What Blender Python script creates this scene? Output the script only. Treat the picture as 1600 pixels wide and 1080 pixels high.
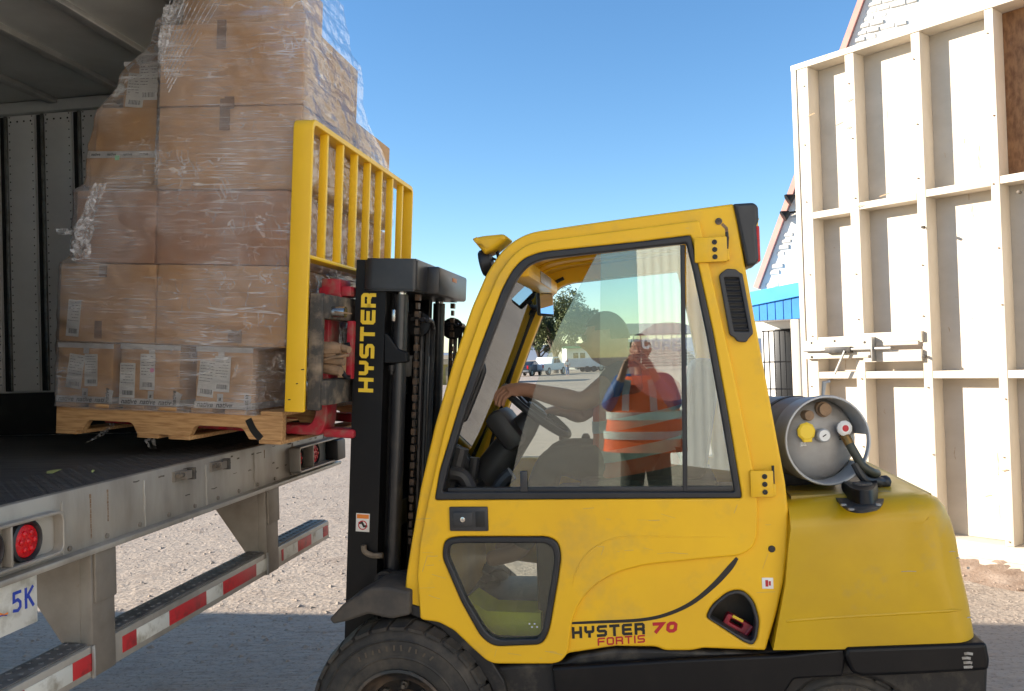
import bpy, bmesh, math, random
from mathutils import Vector, Matrix, Euler

random.seed(7)
for o in list(bpy.data.objects):
    bpy.data.objects.remove(o)
scene = bpy.context.scene
col = scene.collection
rad = math.radians

# ------------------------------------------------------------------ camera
FPX = 1320.0                       # focal length in pixels of the 1600 px wide photograph
HCAM = 1.75
PITCH, ROLL = rad(0.91), rad(1.8)
fw = Vector((0, math.cos(PITCH), math.sin(PITCH)))
up0 = Vector((0, -math.sin(PITCH), math.cos(PITCH)))
ex = Vector((1, 0, 0))
c_r = ex * math.cos(ROLL) - up0 * math.sin(ROLL)
c_u = ex * math.sin(ROLL) + up0 * math.cos(ROLL)
CAM = Vector((0, 0, HCAM))
cam_d = bpy.data.cameras.new('camera')
cam = bpy.data.objects.new('camera', cam_d)
col.objects.link(cam)
cam.matrix_world = Matrix(((c_r.x, c_u.x, -fw.x, 0), (c_r.y, c_u.y, -fw.y, 0), (c_r.z, c_u.z, -fw.z, HCAM), (0, 0, 0, 1)))
cam_d.sensor_fit = 'HORIZONTAL'
cam_d.sensor_width = 36
cam_d.lens = 36 * FPX / 1600
cam_d.clip_start = 0.02
cam_d.clip_end = 3000
scene.camera = cam

# ------------------------------------------------------------------ light
SUN_EL = rad(20)
sdir = Vector((-0.999, 0.03, 0)).normalized()
world = bpy.data.worlds.new('World')
scene.world = world
world.use_nodes = True
wn = world.node_tree.nodes
sky = wn.new('ShaderNodeTexSky')
sky.sky_type = 'NISHITA'
sky.sun_disc = False
sky.sun_elevation = SUN_EL
sky.sun_rotation = math.atan2(sdir.x, sdir.y)
sky.altitude = 0
sky.air_density = 1.0
sky.dust_density = 0
sky.ozone_density = 3.0
bg = wn['Background']
bg.inputs['Strength'].default_value = 0.085
hsv = wn.new('ShaderNodeHueSaturation')
hsv.inputs['Saturation'].default_value = 1.15
world.node_tree.links.new(sky.outputs[0], hsv.inputs['Color'])
world.node_tree.links.new(hsv.outputs[0], bg.inputs['Color'])
sun_d = bpy.data.lights.new('sun', 'SUN')
sun_d.energy = 4.7
sun_d.angle = rad(0.5)
sun_d.color = (1.0, 0.90, 0.77)
sun = bpy.data.objects.new('sun', sun_d)
col.objects.link(sun)
to_sun = Vector((sdir.x * math.cos(SUN_EL), sdir.y * math.cos(SUN_EL), math.sin(SUN_EL)))
sun.rotation_euler = to_sun.to_track_quat('Z', 'Y').to_euler()
sun.location = (-20, -5, 15)
vs = scene.view_settings
vs.view_transform = 'Standard'
vs.look = 'None'
vs.exposure = 1.5
vs.gamma = 1.0
vs.use_curve_mapping = False

# ------------------------------------------------------------------ helpers
def ray(u, v):
    return fw + c_r * ((u - 800) / FPX) - c_u * ((v - 540) / FPX)

class Frame:
    """a local frame; onX/onY/onZ give the local point of a plane that a line of sight meets"""
    def __init__(s, M):
        s.M = M.copy(); s.I = M.inverted()
        s.c = s.I @ CAM
    def _d(s, u, v):
        return s.I.to_3x3() @ ray(u, v)
    def on(s, ax, u, v, val):
        d = s._d(u, v)
        t = (val - s.c[ax]) / d[ax]
        return s.c + d * t
    def onX(s, u, v, x): return s.on(0, u, v, x)
    def onY(s, u, v, y): return s.on(1, u, v, y)
    def onZ(s, u, v, z): return s.on(2, u, v, z)

def yawM(psi, x=0, y=0, z=0):
    return Matrix.Translation((x, y, z)) @ Matrix.Rotation(-psi, 4, 'Z')

W = Frame(Matrix.Identity(4))
ROOT = {}

def tag(o, label, cat, group=None, kind=None):
    if label: o['label'] = label
    if cat: o['category'] = cat
    if group: o['group'] = group
    if kind: o['kind'] = kind
    return o

def thing(name, label, cat, M=None, group=None):
    o = bpy.data.objects.new(name, None)
    o.empty_display_size = 0.1
    col.objects.link(o)
    M = M or Matrix.Identity(4)
    o.matrix_world = M
    ROOT[o.name] = M.copy()
    return tag(o, label, cat, group)

def finish(me, name, mat, parent=None, frame=None, smooth=35):
    """link a mesh whose vertices are in frame (default: its root's frame) as one object"""
    o = bpy.data.objects.new(name, me)
    col.objects.link(o)
    if mat is not None:
        ms = mat if isinstance(mat, (list, tuple)) else [mat]
        me.materials.clear()
        for m in ms: me.materials.append(m)
    RMx = Matrix.Identity(4)
    if parent is not None:
        RMx = ROOT[parent.name]
        o.parent = parent
        ROOT[o.name] = RMx
    else:
        ROOT[o.name] = RMx
    if frame is not None:
        T = RMx.inverted() @ frame.M
        me.transform(T)
    if smooth:
        me.polygons.foreach_set('use_smooth', [True] * len(me.polygons))
        try: me.set_sharp_from_angle(angle=rad(smooth))
        except Exception: pass
    me.update()
    return o

def solo(me, name, mat, M, label, cat, group=None, kind=None, smooth=35):
    """a top-level thing that is one mesh; vertices local to M"""
    o = finish(me, name, mat, None, None, smooth)
    o.matrix_world = M
    ROOT[o.name] = M.copy()
    return tag(o, label, cat, group, kind)

class MB:
    def __init__(s): s.v = []; s.f = []; s.mi = []; s.cur = 0
    def _add(s, vs, fs):
        b = len(s.v); s.v += [tuple(p) for p in vs]
        for f in fs:
            s.f.append([b + i for i in f]); s.mi.append(s.cur)
    def box(s, x0, x1, y0, y1, z0, z1):
        vs = [(x, y, z) for z in (z0, z1) for y in (y0, y1) for x in (x0, x1)]
        s._add(vs, [(0, 2, 3, 1), (4, 5, 7, 6), (0, 1, 5, 4), (2, 6, 7, 3), (0, 4, 6, 2), (1, 3, 7, 5)]); return s
    def hexa(s, p):   # p: 8 points, bottom loop 0-3 then top loop 4-7
        s._add(p, [(3, 2, 1, 0), (4, 5, 6, 7), (0, 1, 5, 4), (1, 2, 6, 5), (2, 3, 7, 6), (3, 0, 4, 7)]); return s
    def obox(s, a, b, w, h, up=Vector((0, 0, 1))):
        a = Vector(a); b = Vector(b); d = (b - a).normalized()
        side = d.cross(Vector(up))
        if side.length < 1e-5: side = d.cross(Vector((1, 0, 0)))
        side.normalize(); u2 = side.cross(d).normalized()
        pts = []
        for q in (a, b):
            for (i, j) in ((-1, -1), (1, -1), (1, 1), (-1, 1)):
                pts.append(q + side * (w / 2 * i) + u2 * (h / 2 * j))
        s._add(pts, [(3, 2, 1, 0), (4, 5, 6, 7), (0, 1, 5, 4), (1, 2, 6, 5), (2, 3, 7, 6), (3, 0, 4, 7)]); return s
    def tube(s, pts, r, n=10, cap=True):
        pts = [Vector(p) for p in pts]
        rs = r if isinstance(r, (list, tuple)) else [r] * len(pts)
        m = len(pts); vs = []; prev = None
        for i, p in enumerate(pts):
            t = (pts[min(i + 1, m - 1)] - pts[max(i - 1, 0)]).normalized()
            if prev is None:
                a = t.cross(Vector((0, 0, 1)))
                if a.length < 1e-3: a = t.cross(Vector((0, 1, 0)))
            else:
                a = prev - t * prev.dot(t)
            a.normalize(); b = t.cross(a); prev = a
            for k in range(n):
                th = 2 * math.pi * k / n
                vs.append(p + (a * math.cos(th) + b * math.sin(th)) * rs[i])
        fs = []
        for i in range(m - 1):
            for k in range(n):
                k2 = (k + 1) % n
                fs.append((i * n + k, i * n + k2, (i + 1) * n + k2, (i + 1) * n + k))
        if cap:
            fs.append(tuple(range(n - 1, -1, -1))); fs.append(tuple(range((m - 1) * n, m * n)))
        s._add(vs, fs); return s
    def lathe(s, prof, c, axis=Vector((0, 1, 0)), n=32, cap=True, xa=None):
        """prof: list of (radius, distance along axis)"""
        axis = Vector(axis).normalized(); c = Vector(c)
        a = Vector(xa) if xa is not None else axis.orthogonal(); a = (a - axis * a.dot(axis)).normalized(); b = axis.cross(a)
        vs = []
        for r, h in prof:
            for k in range(n):
                th = 2 * math.pi * k / n
                vs.append(c + axis * h + (a * math.cos(th) + b * math.sin(th)) * r)
        fs = []
        for i in range(len(prof) - 1):
            for k in range(n):
                k2 = (k + 1) % n
                fs.append((i * n + k, i * n + k2, (i + 1) * n + k2, (i + 1) * n + k))
        if cap:
            fs.append(tuple(range(n - 1, -1, -1))); fs.append(tuple(range((len(prof) - 1) * n, len(prof) * n)))
        s._add(vs, fs); return s
    def strip(s, pts, w, n, th):
        """flat mitred stroke: pts in 3D in one plane with normal n"""
        n = Vector(n).normalized(); pts = [Vector(p) for p in pts]
        closed = (pts[0] - pts[-1]).length < 1e-6
        if closed: pts = pts[:-1]
        m = len(pts); L = []; R = []
        for i in range(m):
            if closed: d0 = (pts[i] - pts[i - 1]).normalized(); d1 = (pts[(i + 1) % m] - pts[i]).normalized()
            else:
                d0 = (pts[i] - pts[i - 1]).normalized() if i > 0 else (pts[1] - pts[0]).normalized()
                d1 = (pts[i + 1] - pts[i]).normalized() if i < m - 1 else d0
            t = (d0 + d1)
            t = t.normalized() if t.length > 1e-4 else d1
            side = n.cross(t); k = 1 / max(0.35, side.dot(n.cross(d1)))
            L.append(pts[i] + side * (w / 2 * k)); R.append(pts[i] - side * (w / 2 * k))
        vs = L + R + [p + n * th for p in L] + [p + n * th for p in R]
        fs = []
        for i in range(m if closed else m - 1):
            j = (i + 1) % m
            fs.append((2 * m + i, 3 * m + i, 3 * m + j, 2 * m + j))
            fs.append((i, j, m + j, m + i))
            fs.append((i, 2 * m + i, 2 * m + j, j)); fs.append((m + i, m + j, 3 * m + j, 3 * m + i))
        s._add(vs, fs); return s
    def mesh(s, fix=True):
        me = bpy.data.meshes.new('m')
        me.from_pydata(s.v, [], s.f)
        me.polygons.foreach_set('material_index', s.mi)
        if fix:
            bm = bmesh.new(); bm.from_mesh(me)
            bmesh.ops.recalc_face_normals(bm, faces=bm.faces)
            bm.to_mesh(me); bm.free()
        return me
    def build(s, name, mat, parent=None, frame=None, smooth=35):
        return finish(s.mesh(), name, mat, parent, frame, smooth)

def rbox_mesh(x0, x1, y0, y1, z0, z1, b=0.01, seg=2):
    bm = bmesh.new()
    bmesh.ops.create_cube(bm, size=1)
    for v in bm.verts:
        v.co = Vector(((x0 + x1) / 2 + v.co.x * (x1 - x0), (y0 + y1) / 2 + v.co.y * (y1 - y0), (z0 + z1) / 2 + v.co.z * (z1 - z0)))
    b = min(b, 0.45 * min(abs(x1 - x0), abs(y1 - y0), abs(z1 - z0)))
    bmesh.ops.bevel(bm, geom=list(bm.edges), offset=b, segments=seg, affect='EDGES', profile=0.5)
    me = bpy.data.meshes.new('m'); bm.to_mesh(me); bm.free()
    return me

def rbox(name, mat, parent, x0, x1, y0, y1, z0, z1, b=0.01, frame=None, seg=2):
    return finish(rbox_mesh(x0, x1, y0, y1, z0, z1, b, seg), name, mat, parent, frame)

def rnd(pts, r=0.0, n=5):
    """round the corners of a closed polygon; a point may carry its own radius"""
    out = []; m = len(pts)
    for i in range(m):
        p = Vector(pts[i][:2]); a = Vector(pts[i - 1][:2]); b = Vector(pts[(i + 1) % m][:2])
        rr = pts[i][2] if len(pts[i]) > 2 else r
        if rr <= 0: out.append((p.x, p.y)); continue
        la = (a - p).length; lb = (b - p).length
        q = min(rr, la * 0.48, lb * 0.48)
        s_ = p + (a - p).normalized() * q; e_ = p + (b - p).normalized() * q
        for k in range(n + 1):
            t = k / n
            w_ = s_ * (1 - t) ** 2 + p * 2 * t * (1 - t) + e_ * t * t
            out.append((w_.x, w_.y))
    return out

def spl(pts, n=6):
    """open Catmull-Rom through points"""
    P = [Vector(p) for p in pts]; out = []
    for i in range(len(P) - 1):
        p0 = P[max(i - 1, 0)]; p1 = P[i]; p2 = P[i + 1]; p3 = P[min(i + 2, len(P) - 1)]
        for k in range(n):
            t = k / n
            out.append(0.5 * ((2 * p1) + (p2 - p0) * t + (2 * p0 - 5 * p1 + 4 * p2 - p3) * t * t + (3 * p1 - p0 - 3 * p2 + p3) * t ** 3))
    out.append(P[-1])
    return out

def plate_mesh(loops, y0, y1, bevel=0.004, res=2):
    """solid plate: closed loops of (x, z), the later ones holes, between y0 and y1"""
    cu = bpy.data.curves.new('c', 'CURVE')
    cu.dimensions = '2D'; cu.fill_mode = 'BOTH'
    bevel = min(bevel, (y1 - y0) / 2 * 0.98)
    cu.extrude = max((y1 - y0) / 2 - bevel, 0.0); cu.bevel_depth = bevel; cu.bevel_resolution = res
    cu.offset = -bevel
    for lp in loops:
        sp = cu.splines.new('POLY'); sp.points.add(len(lp) - 1)
        for i, p in enumerate(lp): sp.points[i].co = (p[0], p[1], 0, 1)
        sp.use_cyclic_u = True
    ob = bpy.data.objects.new('c', cu)
    me = bpy.data.meshes.new_from_object(ob)
    bpy.data.objects.remove(ob); bpy.data.curves.remove(cu)
    me.transform(Matrix.Translation((0, (y0 + y1) / 2, 0)) @ Matrix.Rotation(math.pi / 2, 4, 'X'))
    return me

def plate(name, mat, parent, loops, y0, y1, bevel=0.004, frame=None, res=2, smooth=40):
    return finish(plate_mesh(loops, y0, y1, bevel, res), name, mat, parent, frame, smooth)

# ---- lettering -------------------------------------------------------------
GL = {  # strokes on a 0..1 x 0..1 cell
 'H': [[(0, 0), (0, 1)], [(1, 0), (1, 1)], [(0, .5), (1, .5)]],
 'Y': [[(0, 1), (0, .62), (.12, .5), (.88, .5), (1, .62), (1, 1)], [(.5, .5), (.5, 0)]],
 'S': [[(1, 1), (.15, 1), (0, .88), (0, .62), (.15, .5), (.85, .5), (1, .38), (1, .12), (.85, 0), (0, 0)]],
 'T': [[(0, 1), (1, 1)], [(.5, 1), (.5, 0)]],
 'E': [[(1, 1), (.12, 1), (0, .9), (0, .1), (.12, 0), (1, 0)], [(0, .5), (.9, .5)]],
 'R': [[(0, 0), (0, 1), (.85, 1), (1, .88), (1, .6), (.85, .46), (0, .46)], [(.6, .46), (1, .3), (1, 0)]],
 'F': [[(1, 1), (.12, 1), (0, .9), (0, 0)], [(0, .5), (.9, .5)]],
 'O': [[(.15, 0), (0, .14), (0, .86), (.15, 1), (.85, 1), (1, .86), (1, .14), (.85, 0), (.15, 0)]],
 'I': [[(.5, 0), (.5, 1)]],
 '0': [[(.3, 0), (.06, .2), (.06, .8), (.3, 1), (.7, 1), (.94, .8), (.94, .2), (.7, 0), (.3, 0)]],
 '7': [[(0, 1), (1, 1), (.35, 0)]],
 '5': [[(.95, 1), (.1, 1), (.06, .55), (.6, .6), (.95, .42), (.95, .16), (.6, 0), (.05, .06)]],
 'K': [[(0, 0), (0, 1)], [(.95, 1), (0, .45)], [(.3, .62), (1, 0)]],
 'C': [[(1, .8), (.8, 1), (.2, 1), (0, .8), (0, .2), (.2, 0), (.8, 0), (1, .2)]],
}
def letters(txt, org, xd, yd, cw, ch, gap, sw, nrm, th=0.0012):
    """thin raised strokes: org corner, xd/yd unit vectors, cell size, stroke width"""
    mb = MB(); org = Vector(org); xd = Vector(xd).normalized(); yd = Vector(yd); x = 0.0; k = 0
    nrm = Vector(nrm).normalized()
    for c in txt:
        w = cw * (0.25 if c == 'I' else 1.0)
        if c in GL:
            for st in GL[c]:
                k += 1
                pts = [org + xd * (x + sw / 2 + (w - sw) * a) + yd * (sw / 2 + (ch - sw) * b) for a, b in st]
                if len(st) == 2 and abs(st[0][0] - st[1][0]) < 1e-6:
                    d = (pts[1] - pts[0]).normalized() * (sw / 2)
                    if st[0][1] in (0, 1): pts[0] = pts[0] - d * 1.0
                    if st[1][1] in (0, 1): pts[1] = pts[1] + d * 1.0
                else:
                    d0 = (pts[0] - pts[1]).normalized() * (sw / 2) ; d1 = (pts[-1] - pts[-2]).normalized() * (sw / 2)
                    if (pts[0] - pts[-1]).length > 1e-6: pts[0] = pts[0] + d0; pts[-1] = pts[-1] + d1
                mb.strip(pts, sw, nrm, th + 0.00025 * (k % 3))
        x += w + gap
    return mb

# ------------------------------------------------------------------ materials
MATS = {}
def mat(name, c, rough=0.5, metal=0.0, c2=None, nscale=6.0, lo=0.4, hi=0.65, bump=0.0, bscale=60.0, spec=None, emit=None,
        detail=6, stretch=(1, 1, 1), bdist=0.002, r2=None, coat=0.0, c3=None, s3=1.0, lo3=0.55, hi3=0.7, voro=None):
    """principled paint: colour c broken up with noise towards c2 (wear, dirt) and broad stains c3, fine relief from bump"""
    if name in MATS: return MATS[name]
    m = bpy.data.materials.new(name); m.use_nodes = True
    nt = m.node_tree; N = nt.nodes; Lk = nt.links
    b = N['Principled BSDF']
    b.inputs['Base Color'].default_value = (*c, 1)
    b.inputs['Roughness'].default_value = rough
    b.inputs['Metallic'].default_value = metal
    if spec is not None: b.inputs['Specular IOR Level'].default_value = spec
    if coat: b.inputs['Coat Weight'].default_value = coat; b.inputs['Coat Roughness'].default_value = 0.12
    if emit:
        b.inputs['Emission Color'].default_value = (*emit[0], 1); b.inputs['Emission Strength'].default_value = emit[1]
    tc = N.new('ShaderNodeTexCoord'); mp = N.new('ShaderNodeMapping'); mp.inputs['Scale'].default_value = stretch
    Lk.new(tc.outputs['Object'], mp.inputs[0])
    def noise(sc, det=6, rg=0.6):
        n = N.new('ShaderNodeTexNoise'); n.inputs['Scale'].default_value = sc; n.inputs['Detail'].default_value = det; n.inputs['Roughness'].default_value = rg
        Lk.new(mp.outputs[0], n.inputs['Vector']); return n
    def ramp(src, a, bb):
        r = N.new('ShaderNodeMapRange'); r.inputs['From Min'].default_value = a; r.inputs['From Max'].default_value = bb
        Lk.new(src, r.inputs['Value']); return r
    out = None
    if c2:
        n = noise(nscale, detail); r = ramp(n.outputs[0], lo, hi)
        mx = N.new('ShaderNodeMix'); mx.data_type = 'RGBA'
        mx.inputs['A'].default_value = (*c, 1); mx.inputs['B'].default_value = (*c2, 1)
        Lk.new(r.outputs[0], mx.inputs['Factor']); out = mx.outputs['Result']
        if r2 is not None:
            rr = N.new('ShaderNodeMapRange'); rr.inputs['To Min'].default_value = rough; rr.inputs['To Max'].default_value = r2
            Lk.new(r.outputs[0], rr.inputs['Value']); Lk.new(rr.outputs[0], b.inputs['Roughness'])
    if c3:
        n3 = noise(s3, 8, 0.65); r3 = ramp(n3.outputs[0], lo3, hi3)
        mx3 = N.new('ShaderNodeMix'); mx3.data_type = 'RGBA'
        if out: Lk.new(out, mx3.inputs['A'])
        else: mx3.inputs['A'].default_value = (*c, 1)
        mx3.inputs['B'].default_value = (*c3, 1)
        Lk.new(r3.outputs[0], mx3.inputs['Factor']); out = mx3.outputs['Result']
    if out: Lk.new(out, b.inputs['Base Color'])
    if bump:
        nb = noise(bscale, 5)
        h = nb.outputs[0]
        if voro:
            vo = N.new('ShaderNodeTexVoronoi'); vo.inputs['Scale'].default_value = voro; Lk.new(mp.outputs[0], vo.inputs['Vector'])
            ad = N.new('ShaderNodeMath'); ad.operation = 'ADD'; Lk.new(h, ad.inputs[0]); Lk.new(vo.outputs['Distance'], ad.inputs[1]); h = ad.outputs[0]
        bp = N.new('ShaderNodeBump'); bp.inputs['Strength'].default_value = bump; bp.inputs['Distance'].default_value = bdist
        Lk.new(h, bp.inputs['Height']); Lk.new(bp.outputs[0], b.inputs['Normal'])
    MATS[name] = m
    return m

def glass_mat(name, tint, refl, dirt=0.0, alpha_col=None):
    m = bpy.data.materials.new(name); m.use_nodes = True
    nt = m.node_tree; N = nt.nodes; Lk = nt.links
    N.remove(N['Principled BSDF'])
    tr = N.new('ShaderNodeBsdfTransparent'); tr.inputs[0].default_value = (*tint, 1)
    gl = N.new('ShaderNodeBsdfGlossy'); gl.inputs['Roughness'].default_value = 0.0; gl.inputs[0].default_value = (0.95, 1, 1, 1)
    fr = N.new('ShaderNodeFresnel'); fr.inputs['IOR'].default_value = 1.32 if name == 'clear_glass' else 1.5
    ad = N.new('ShaderNodeMath'); ad.operation = 'ADD'; ad.use_clamp = True; ad.inputs[1].default_value = refl
    Lk.new(fr.outputs[0], ad.inputs[0])
    mx = N.new('ShaderNodeMixShader'); Lk.new(ad.outputs[0], mx.inputs[0]); Lk.new(tr.outputs[0], mx.inputs[1]); Lk.new(gl.outputs[0], mx.inputs[2])
    last = mx.outputs[0]
    if dirt:
        tc = N.new('ShaderNodeTexCoord'); n = N.new('ShaderNodeTexNoise'); n.inputs['Scale'].default_value = 5; n.inputs['Detail'].default_value = 9; n.inputs['Roughness'].default_value = 0.7
        Lk.new(tc.outputs['Object'], n.inputs[0])
        r = N.new('ShaderNodeMapRange'); r.inputs['From Min'].default_value = 0.4; r.inputs['From Max'].default_value = 0.8; r.inputs['To Max'].default_value = dirt
        Lk.new(n.outputs[0], r.inputs[0])
        df = N.new('ShaderNodeBsdfDiffuse'); df.inputs[0].default_value = (0.5, 0.45, 0.38, 1)
        m2 = N.new('ShaderNodeMixShader'); Lk.new(r.outputs[0], m2.inputs[0]); Lk.new(last, m2.inputs[1]); Lk.new(df.outputs[0], m2.inputs[2]); last = m2.outputs[0]
    Lk.new(last, N['Material Output'].inputs[0])
    MATS[name] = m
    return m

YEL = mat('yellow_paint', (0.84, 0.495, 0.018), 0.36, 0, (0.75, 0.425, 0.020), 2.5, .35, .75, 0.03, 250, c3=(0.52, 0.335, 0.075), s3=3.5, lo3=.52, hi3=.86, coat=0.05, r2=.55, spec=.3)
YEL2 = mat('yellow_shade_toned', (0.56, 0.345, 0.006), 0.30, 0, (0.47, 0.285, 0.008), 3.0, .35, .75, 0.05, 160, c3=(0.36, 0.26, 0.09), s3=5, lo3=.58, hi3=.85, coat=0.12, r2=.5, spec=.35)  # cab yellow darkened: the counterweight's deeper shade is put into its colour
YELDUST = mat('yellow_hood_paint', (0.44, 0.30, 0.03), 0.42, 0, (0.24, 0.18, 0.085), 9, .42, .72, 0.05, 200, stretch=(0.5, 2, 1))
BLK = mat('black_paint', (0.006, 0.006, 0.007), 0.42, 0, (0.016, 0.014, 0.013), 5, .5, .85, 0.08, 120, spec=.25)
BLKDIRT = mat('black_dirty_steel', (0.016, 0.015, 0.015), 0.55, 0.2, (0.10, 0.085, 0.066), 9, .5, .78, 0.3, 80)
MUD = mat('muddy_steel', (0.055, 0.05, 0.044), 0.8, 0, (0.26, 0.20, 0.14), 11, .45, .7, 0.8, 70, bdist=0.004)
MUDTAN = mat('caked_mud', (0.30, 0.19, 0.11), 0.9, 0, (0.16, 0.11, 0.07), 14, .4, .7, 0.9, 60, bdist=0.004)
RUB = mat('black_rubber', (0.014, 0.015, 0.018), 0.5, 0, (0.03, 0.03, 0.03), 8, .5, .8)
PLA = mat('charcoal_plastic', (0.028, 0.029, 0.032), 0.5, 0, (0.05, 0.05, 0.05), 10, .5, .8, 0.1, 300)
TYR = mat('tyre_rubber', (0.026, 0.024, 0.022), 0.75, 0, (0.075, 0.062, 0.048), 12, .42, .72, 0.3, 120, c3=(0.12, 0.095, 0.07), s3=5, lo3=.55, hi3=.85)
REDP = mat('red_paint', (0.38, 0.014, 0.03), 0.55, 0, (0.24, 0.12, 0.09), 16, .46, .68, 0.4, 60)
REDD = mat('red_print', (0.45, 0.01, 0.02), 0.5)
BLKD = mat('black_print', (0.01, 0.01, 0.01), 0.5)
YELD = mat('yellow_print', (0.80, 0.55, 0.03), 0.5)
WHT = mat('white_paint', (0.78, 0.77, 0.74), 0.5, 0, (0.66, 0.64, 0.6), 4)
ORGD = mat('orange_print', (0.75, 0.22, 0.03), 0.5)
CHROME = mat('bright_steel', (0.6, 0.6, 0.58), 0.22, 1.0, (0.4, 0.38, 0.34), 12)
STEEL = mat('galvanised_steel', (0.34, 0.34, 0.33), 0.45, 0.5, (0.24, 0.235, 0.225), 9, .4, .7, 0.1, 100)
GLASS = glass_mat('clear_glass', (0.93, 0.96, 0.94), 0.02)
GLASS2 = glass_mat('tinted_glass', (0.86, 0.90, 0.86), 0.055, 0.03)
GLASSD = glass_mat('dark_tinted_glass', (0.80, 0.84, 0.80), 0.02, 0.05)

# ================================================================== SETTING: ground
def ground_mat():
    m = bpy.data.materials.new('worn_yard_concrete'); m.use_nodes = True
    nt = m.node_tree; N = nt.nodes; Lk = nt.links; b = N['Principled BSDF']
    b.inputs['Roughness'].default_value = 0.9
    tc = N.new('ShaderNodeTexCoord')
    def noise(sc, det, rg=0.6, st=(1, 1, 1), dist=0.0):
        mp = N.new('ShaderNodeMapping'); mp.inputs['Scale'].default_value = st; mp.inputs['Rotation'].default_value = (0, 0, 0.35)
        Lk.new(tc.outputs['Object'], mp.inputs[0])
        n = N.new('ShaderNodeTexNoise'); n.inputs['Scale'].default_value = sc; n.inputs['Detail'].default_value = det
        n.inputs['Roughness'].default_value = rg; n.inputs['Distortion'].default_value = dist
        Lk.new(mp.outputs[0], n.inputs['Vector']); return n.outputs[0]
    def mapr(x, a, c, lo=0.0, hi=1.0):
        r = N.new('ShaderNodeMapRange'); r.inputs['From Min'].default_value = a; r.inputs['From Max'].default_value = c
        r.inputs['To Min'].default_value = lo; r.inputs['To Max'].default_value = hi; Lk.new(x, r.inputs[0]); return r.outputs[0]
    def mix(f, A, B):
        x = N.new('ShaderNodeMix'); x.data_type = 'RGBA'; Lk.new(f, x.inputs['Factor'])
        for k, q in (('A', A), ('B', B)):
            if isinstance(q, tuple): x.inputs[k].default_value = (*q, 1)
            else: Lk.new(q, x.inputs[k])
        return x.outputs['Result']
    broad = noise(0.25, 5); mid = noise(3.0, 8, 0.65); fine = noise(38, 5, 0.6); rip = noise(5.5, 5, 0.6, (0.8, 3.2, 1), 0.6)
    c = mix(mapr(broad, .35, .7), (0.40, 0.325, 0.255), (0.33, 0.27, 0.215))
    c = mix(mapr(mid, .52, .75), c, (0.27, 0.205, 0.155))
    c = mix(mapr(fine, .54, .68), c, (0.19, 0.145, 0.11))
    c = mix(mapr(rip, .58, .72, 0, .55), c, (0.21, 0.16, 0.12))
    Lk.new(c, b.inputs['Base Color'])
    vo = N.new('ShaderNodeTexVoronoi'); vo.inputs['Scale'].default_value = 26; Lk.new(tc.outputs['Object'], vo.inputs['Vector'])
    def add(a, q, k):
        mu = N.new('ShaderNodeMath'); mu.operation = 'MULTIPLY_ADD'; Lk.new(q, mu.inputs[0]); mu.inputs[1].default_value = k
        if a is None: mu.inputs[2].default_value = 0
        else: Lk.new(a, mu.inputs[2])
        return mu.outputs[0]
    h = add(None, rip, 1.0); h = add(h, mid, 0.8); h = add(h, fine, 0.25); h = add(h, vo.outputs['Distance'], 0.14)
    bp = N.new('ShaderNodeBump'); bp.inputs['Strength'].default_value = 0.95; bp.inputs['Distance'].default_value = 0.04
    Lk.new(h, bp.inputs['Height']); Lk.new(bp.outputs[0], b.inputs['Normal'])
    return m
GRD = ground_mat()
mb = MB()
S = 900
mb._add([(-S, -S, 0), (S, -S, 0), (S, S, 0), (-S, S, 0)], [(0, 1, 2, 3)])
g = mb.build('ground', GRD, smooth=0)
g['kind'] = 'structure'

STONE = mat('pale_stone', (0.36, 0.30, 0.245), 0.9, 0, (0.24, 0.19, 0.15), 12, .4, .7, .4, 60)
DIRT = mat('brown_dirt', (0.24, 0.165, 0.115), 0.95, 0, (0.34, 0.26, 0.20), 7, .4, .7, 1.0, 45, bdist=0.01)
def rock(mb, c, r):
    """one small angular stone, eight faces"""
    c = Vector(c); p = []
    for k in range(4):
        a = k * math.pi / 2 + random.uniform(-.5, .5)
        p.append(c + Vector((math.cos(a) * r * random.uniform(.7, 1.3), math.sin(a) * r * random.uniform(.7, 1.3), r * random.uniform(-.1, .15))))
    p.append(c + Vector((random.uniform(-.3, .3) * r, random.uniform(-.3, .3) * r, r * random.uniform(.4, .75))))
    p.append(c - Vector((0, 0, r * .4)))
    mb._add(p, [(0, 1, 4), (1, 2, 4), (2, 3, 4), (3, 0, 4), (1, 0, 5), (2, 1, 5), (3, 2, 5), (0, 3, 5)])
mb = MB()
for i in range(2600):
    y = random.uniform(5.0, 19)
    x = random.uniform(-0.62 * y - .3, -0.13 * y)
    rock(mb, (x, y, 0.0), random.choice((.006, .008, .011, .015, .024)) * random.uniform(.7, 1.2))
for i in range(500):
    y = random.uniform(5.2, 8); x = random.uniform(0.5 * y, 0.75 * y)
    rock(mb, (x, y, 0.0), random.uniform(.005, .013))
tag(mb.build('gravel', STONE, smooth=0), 'loose pale grit scattered over the yard concrete', 'gravel', kind='stuff')

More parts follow.
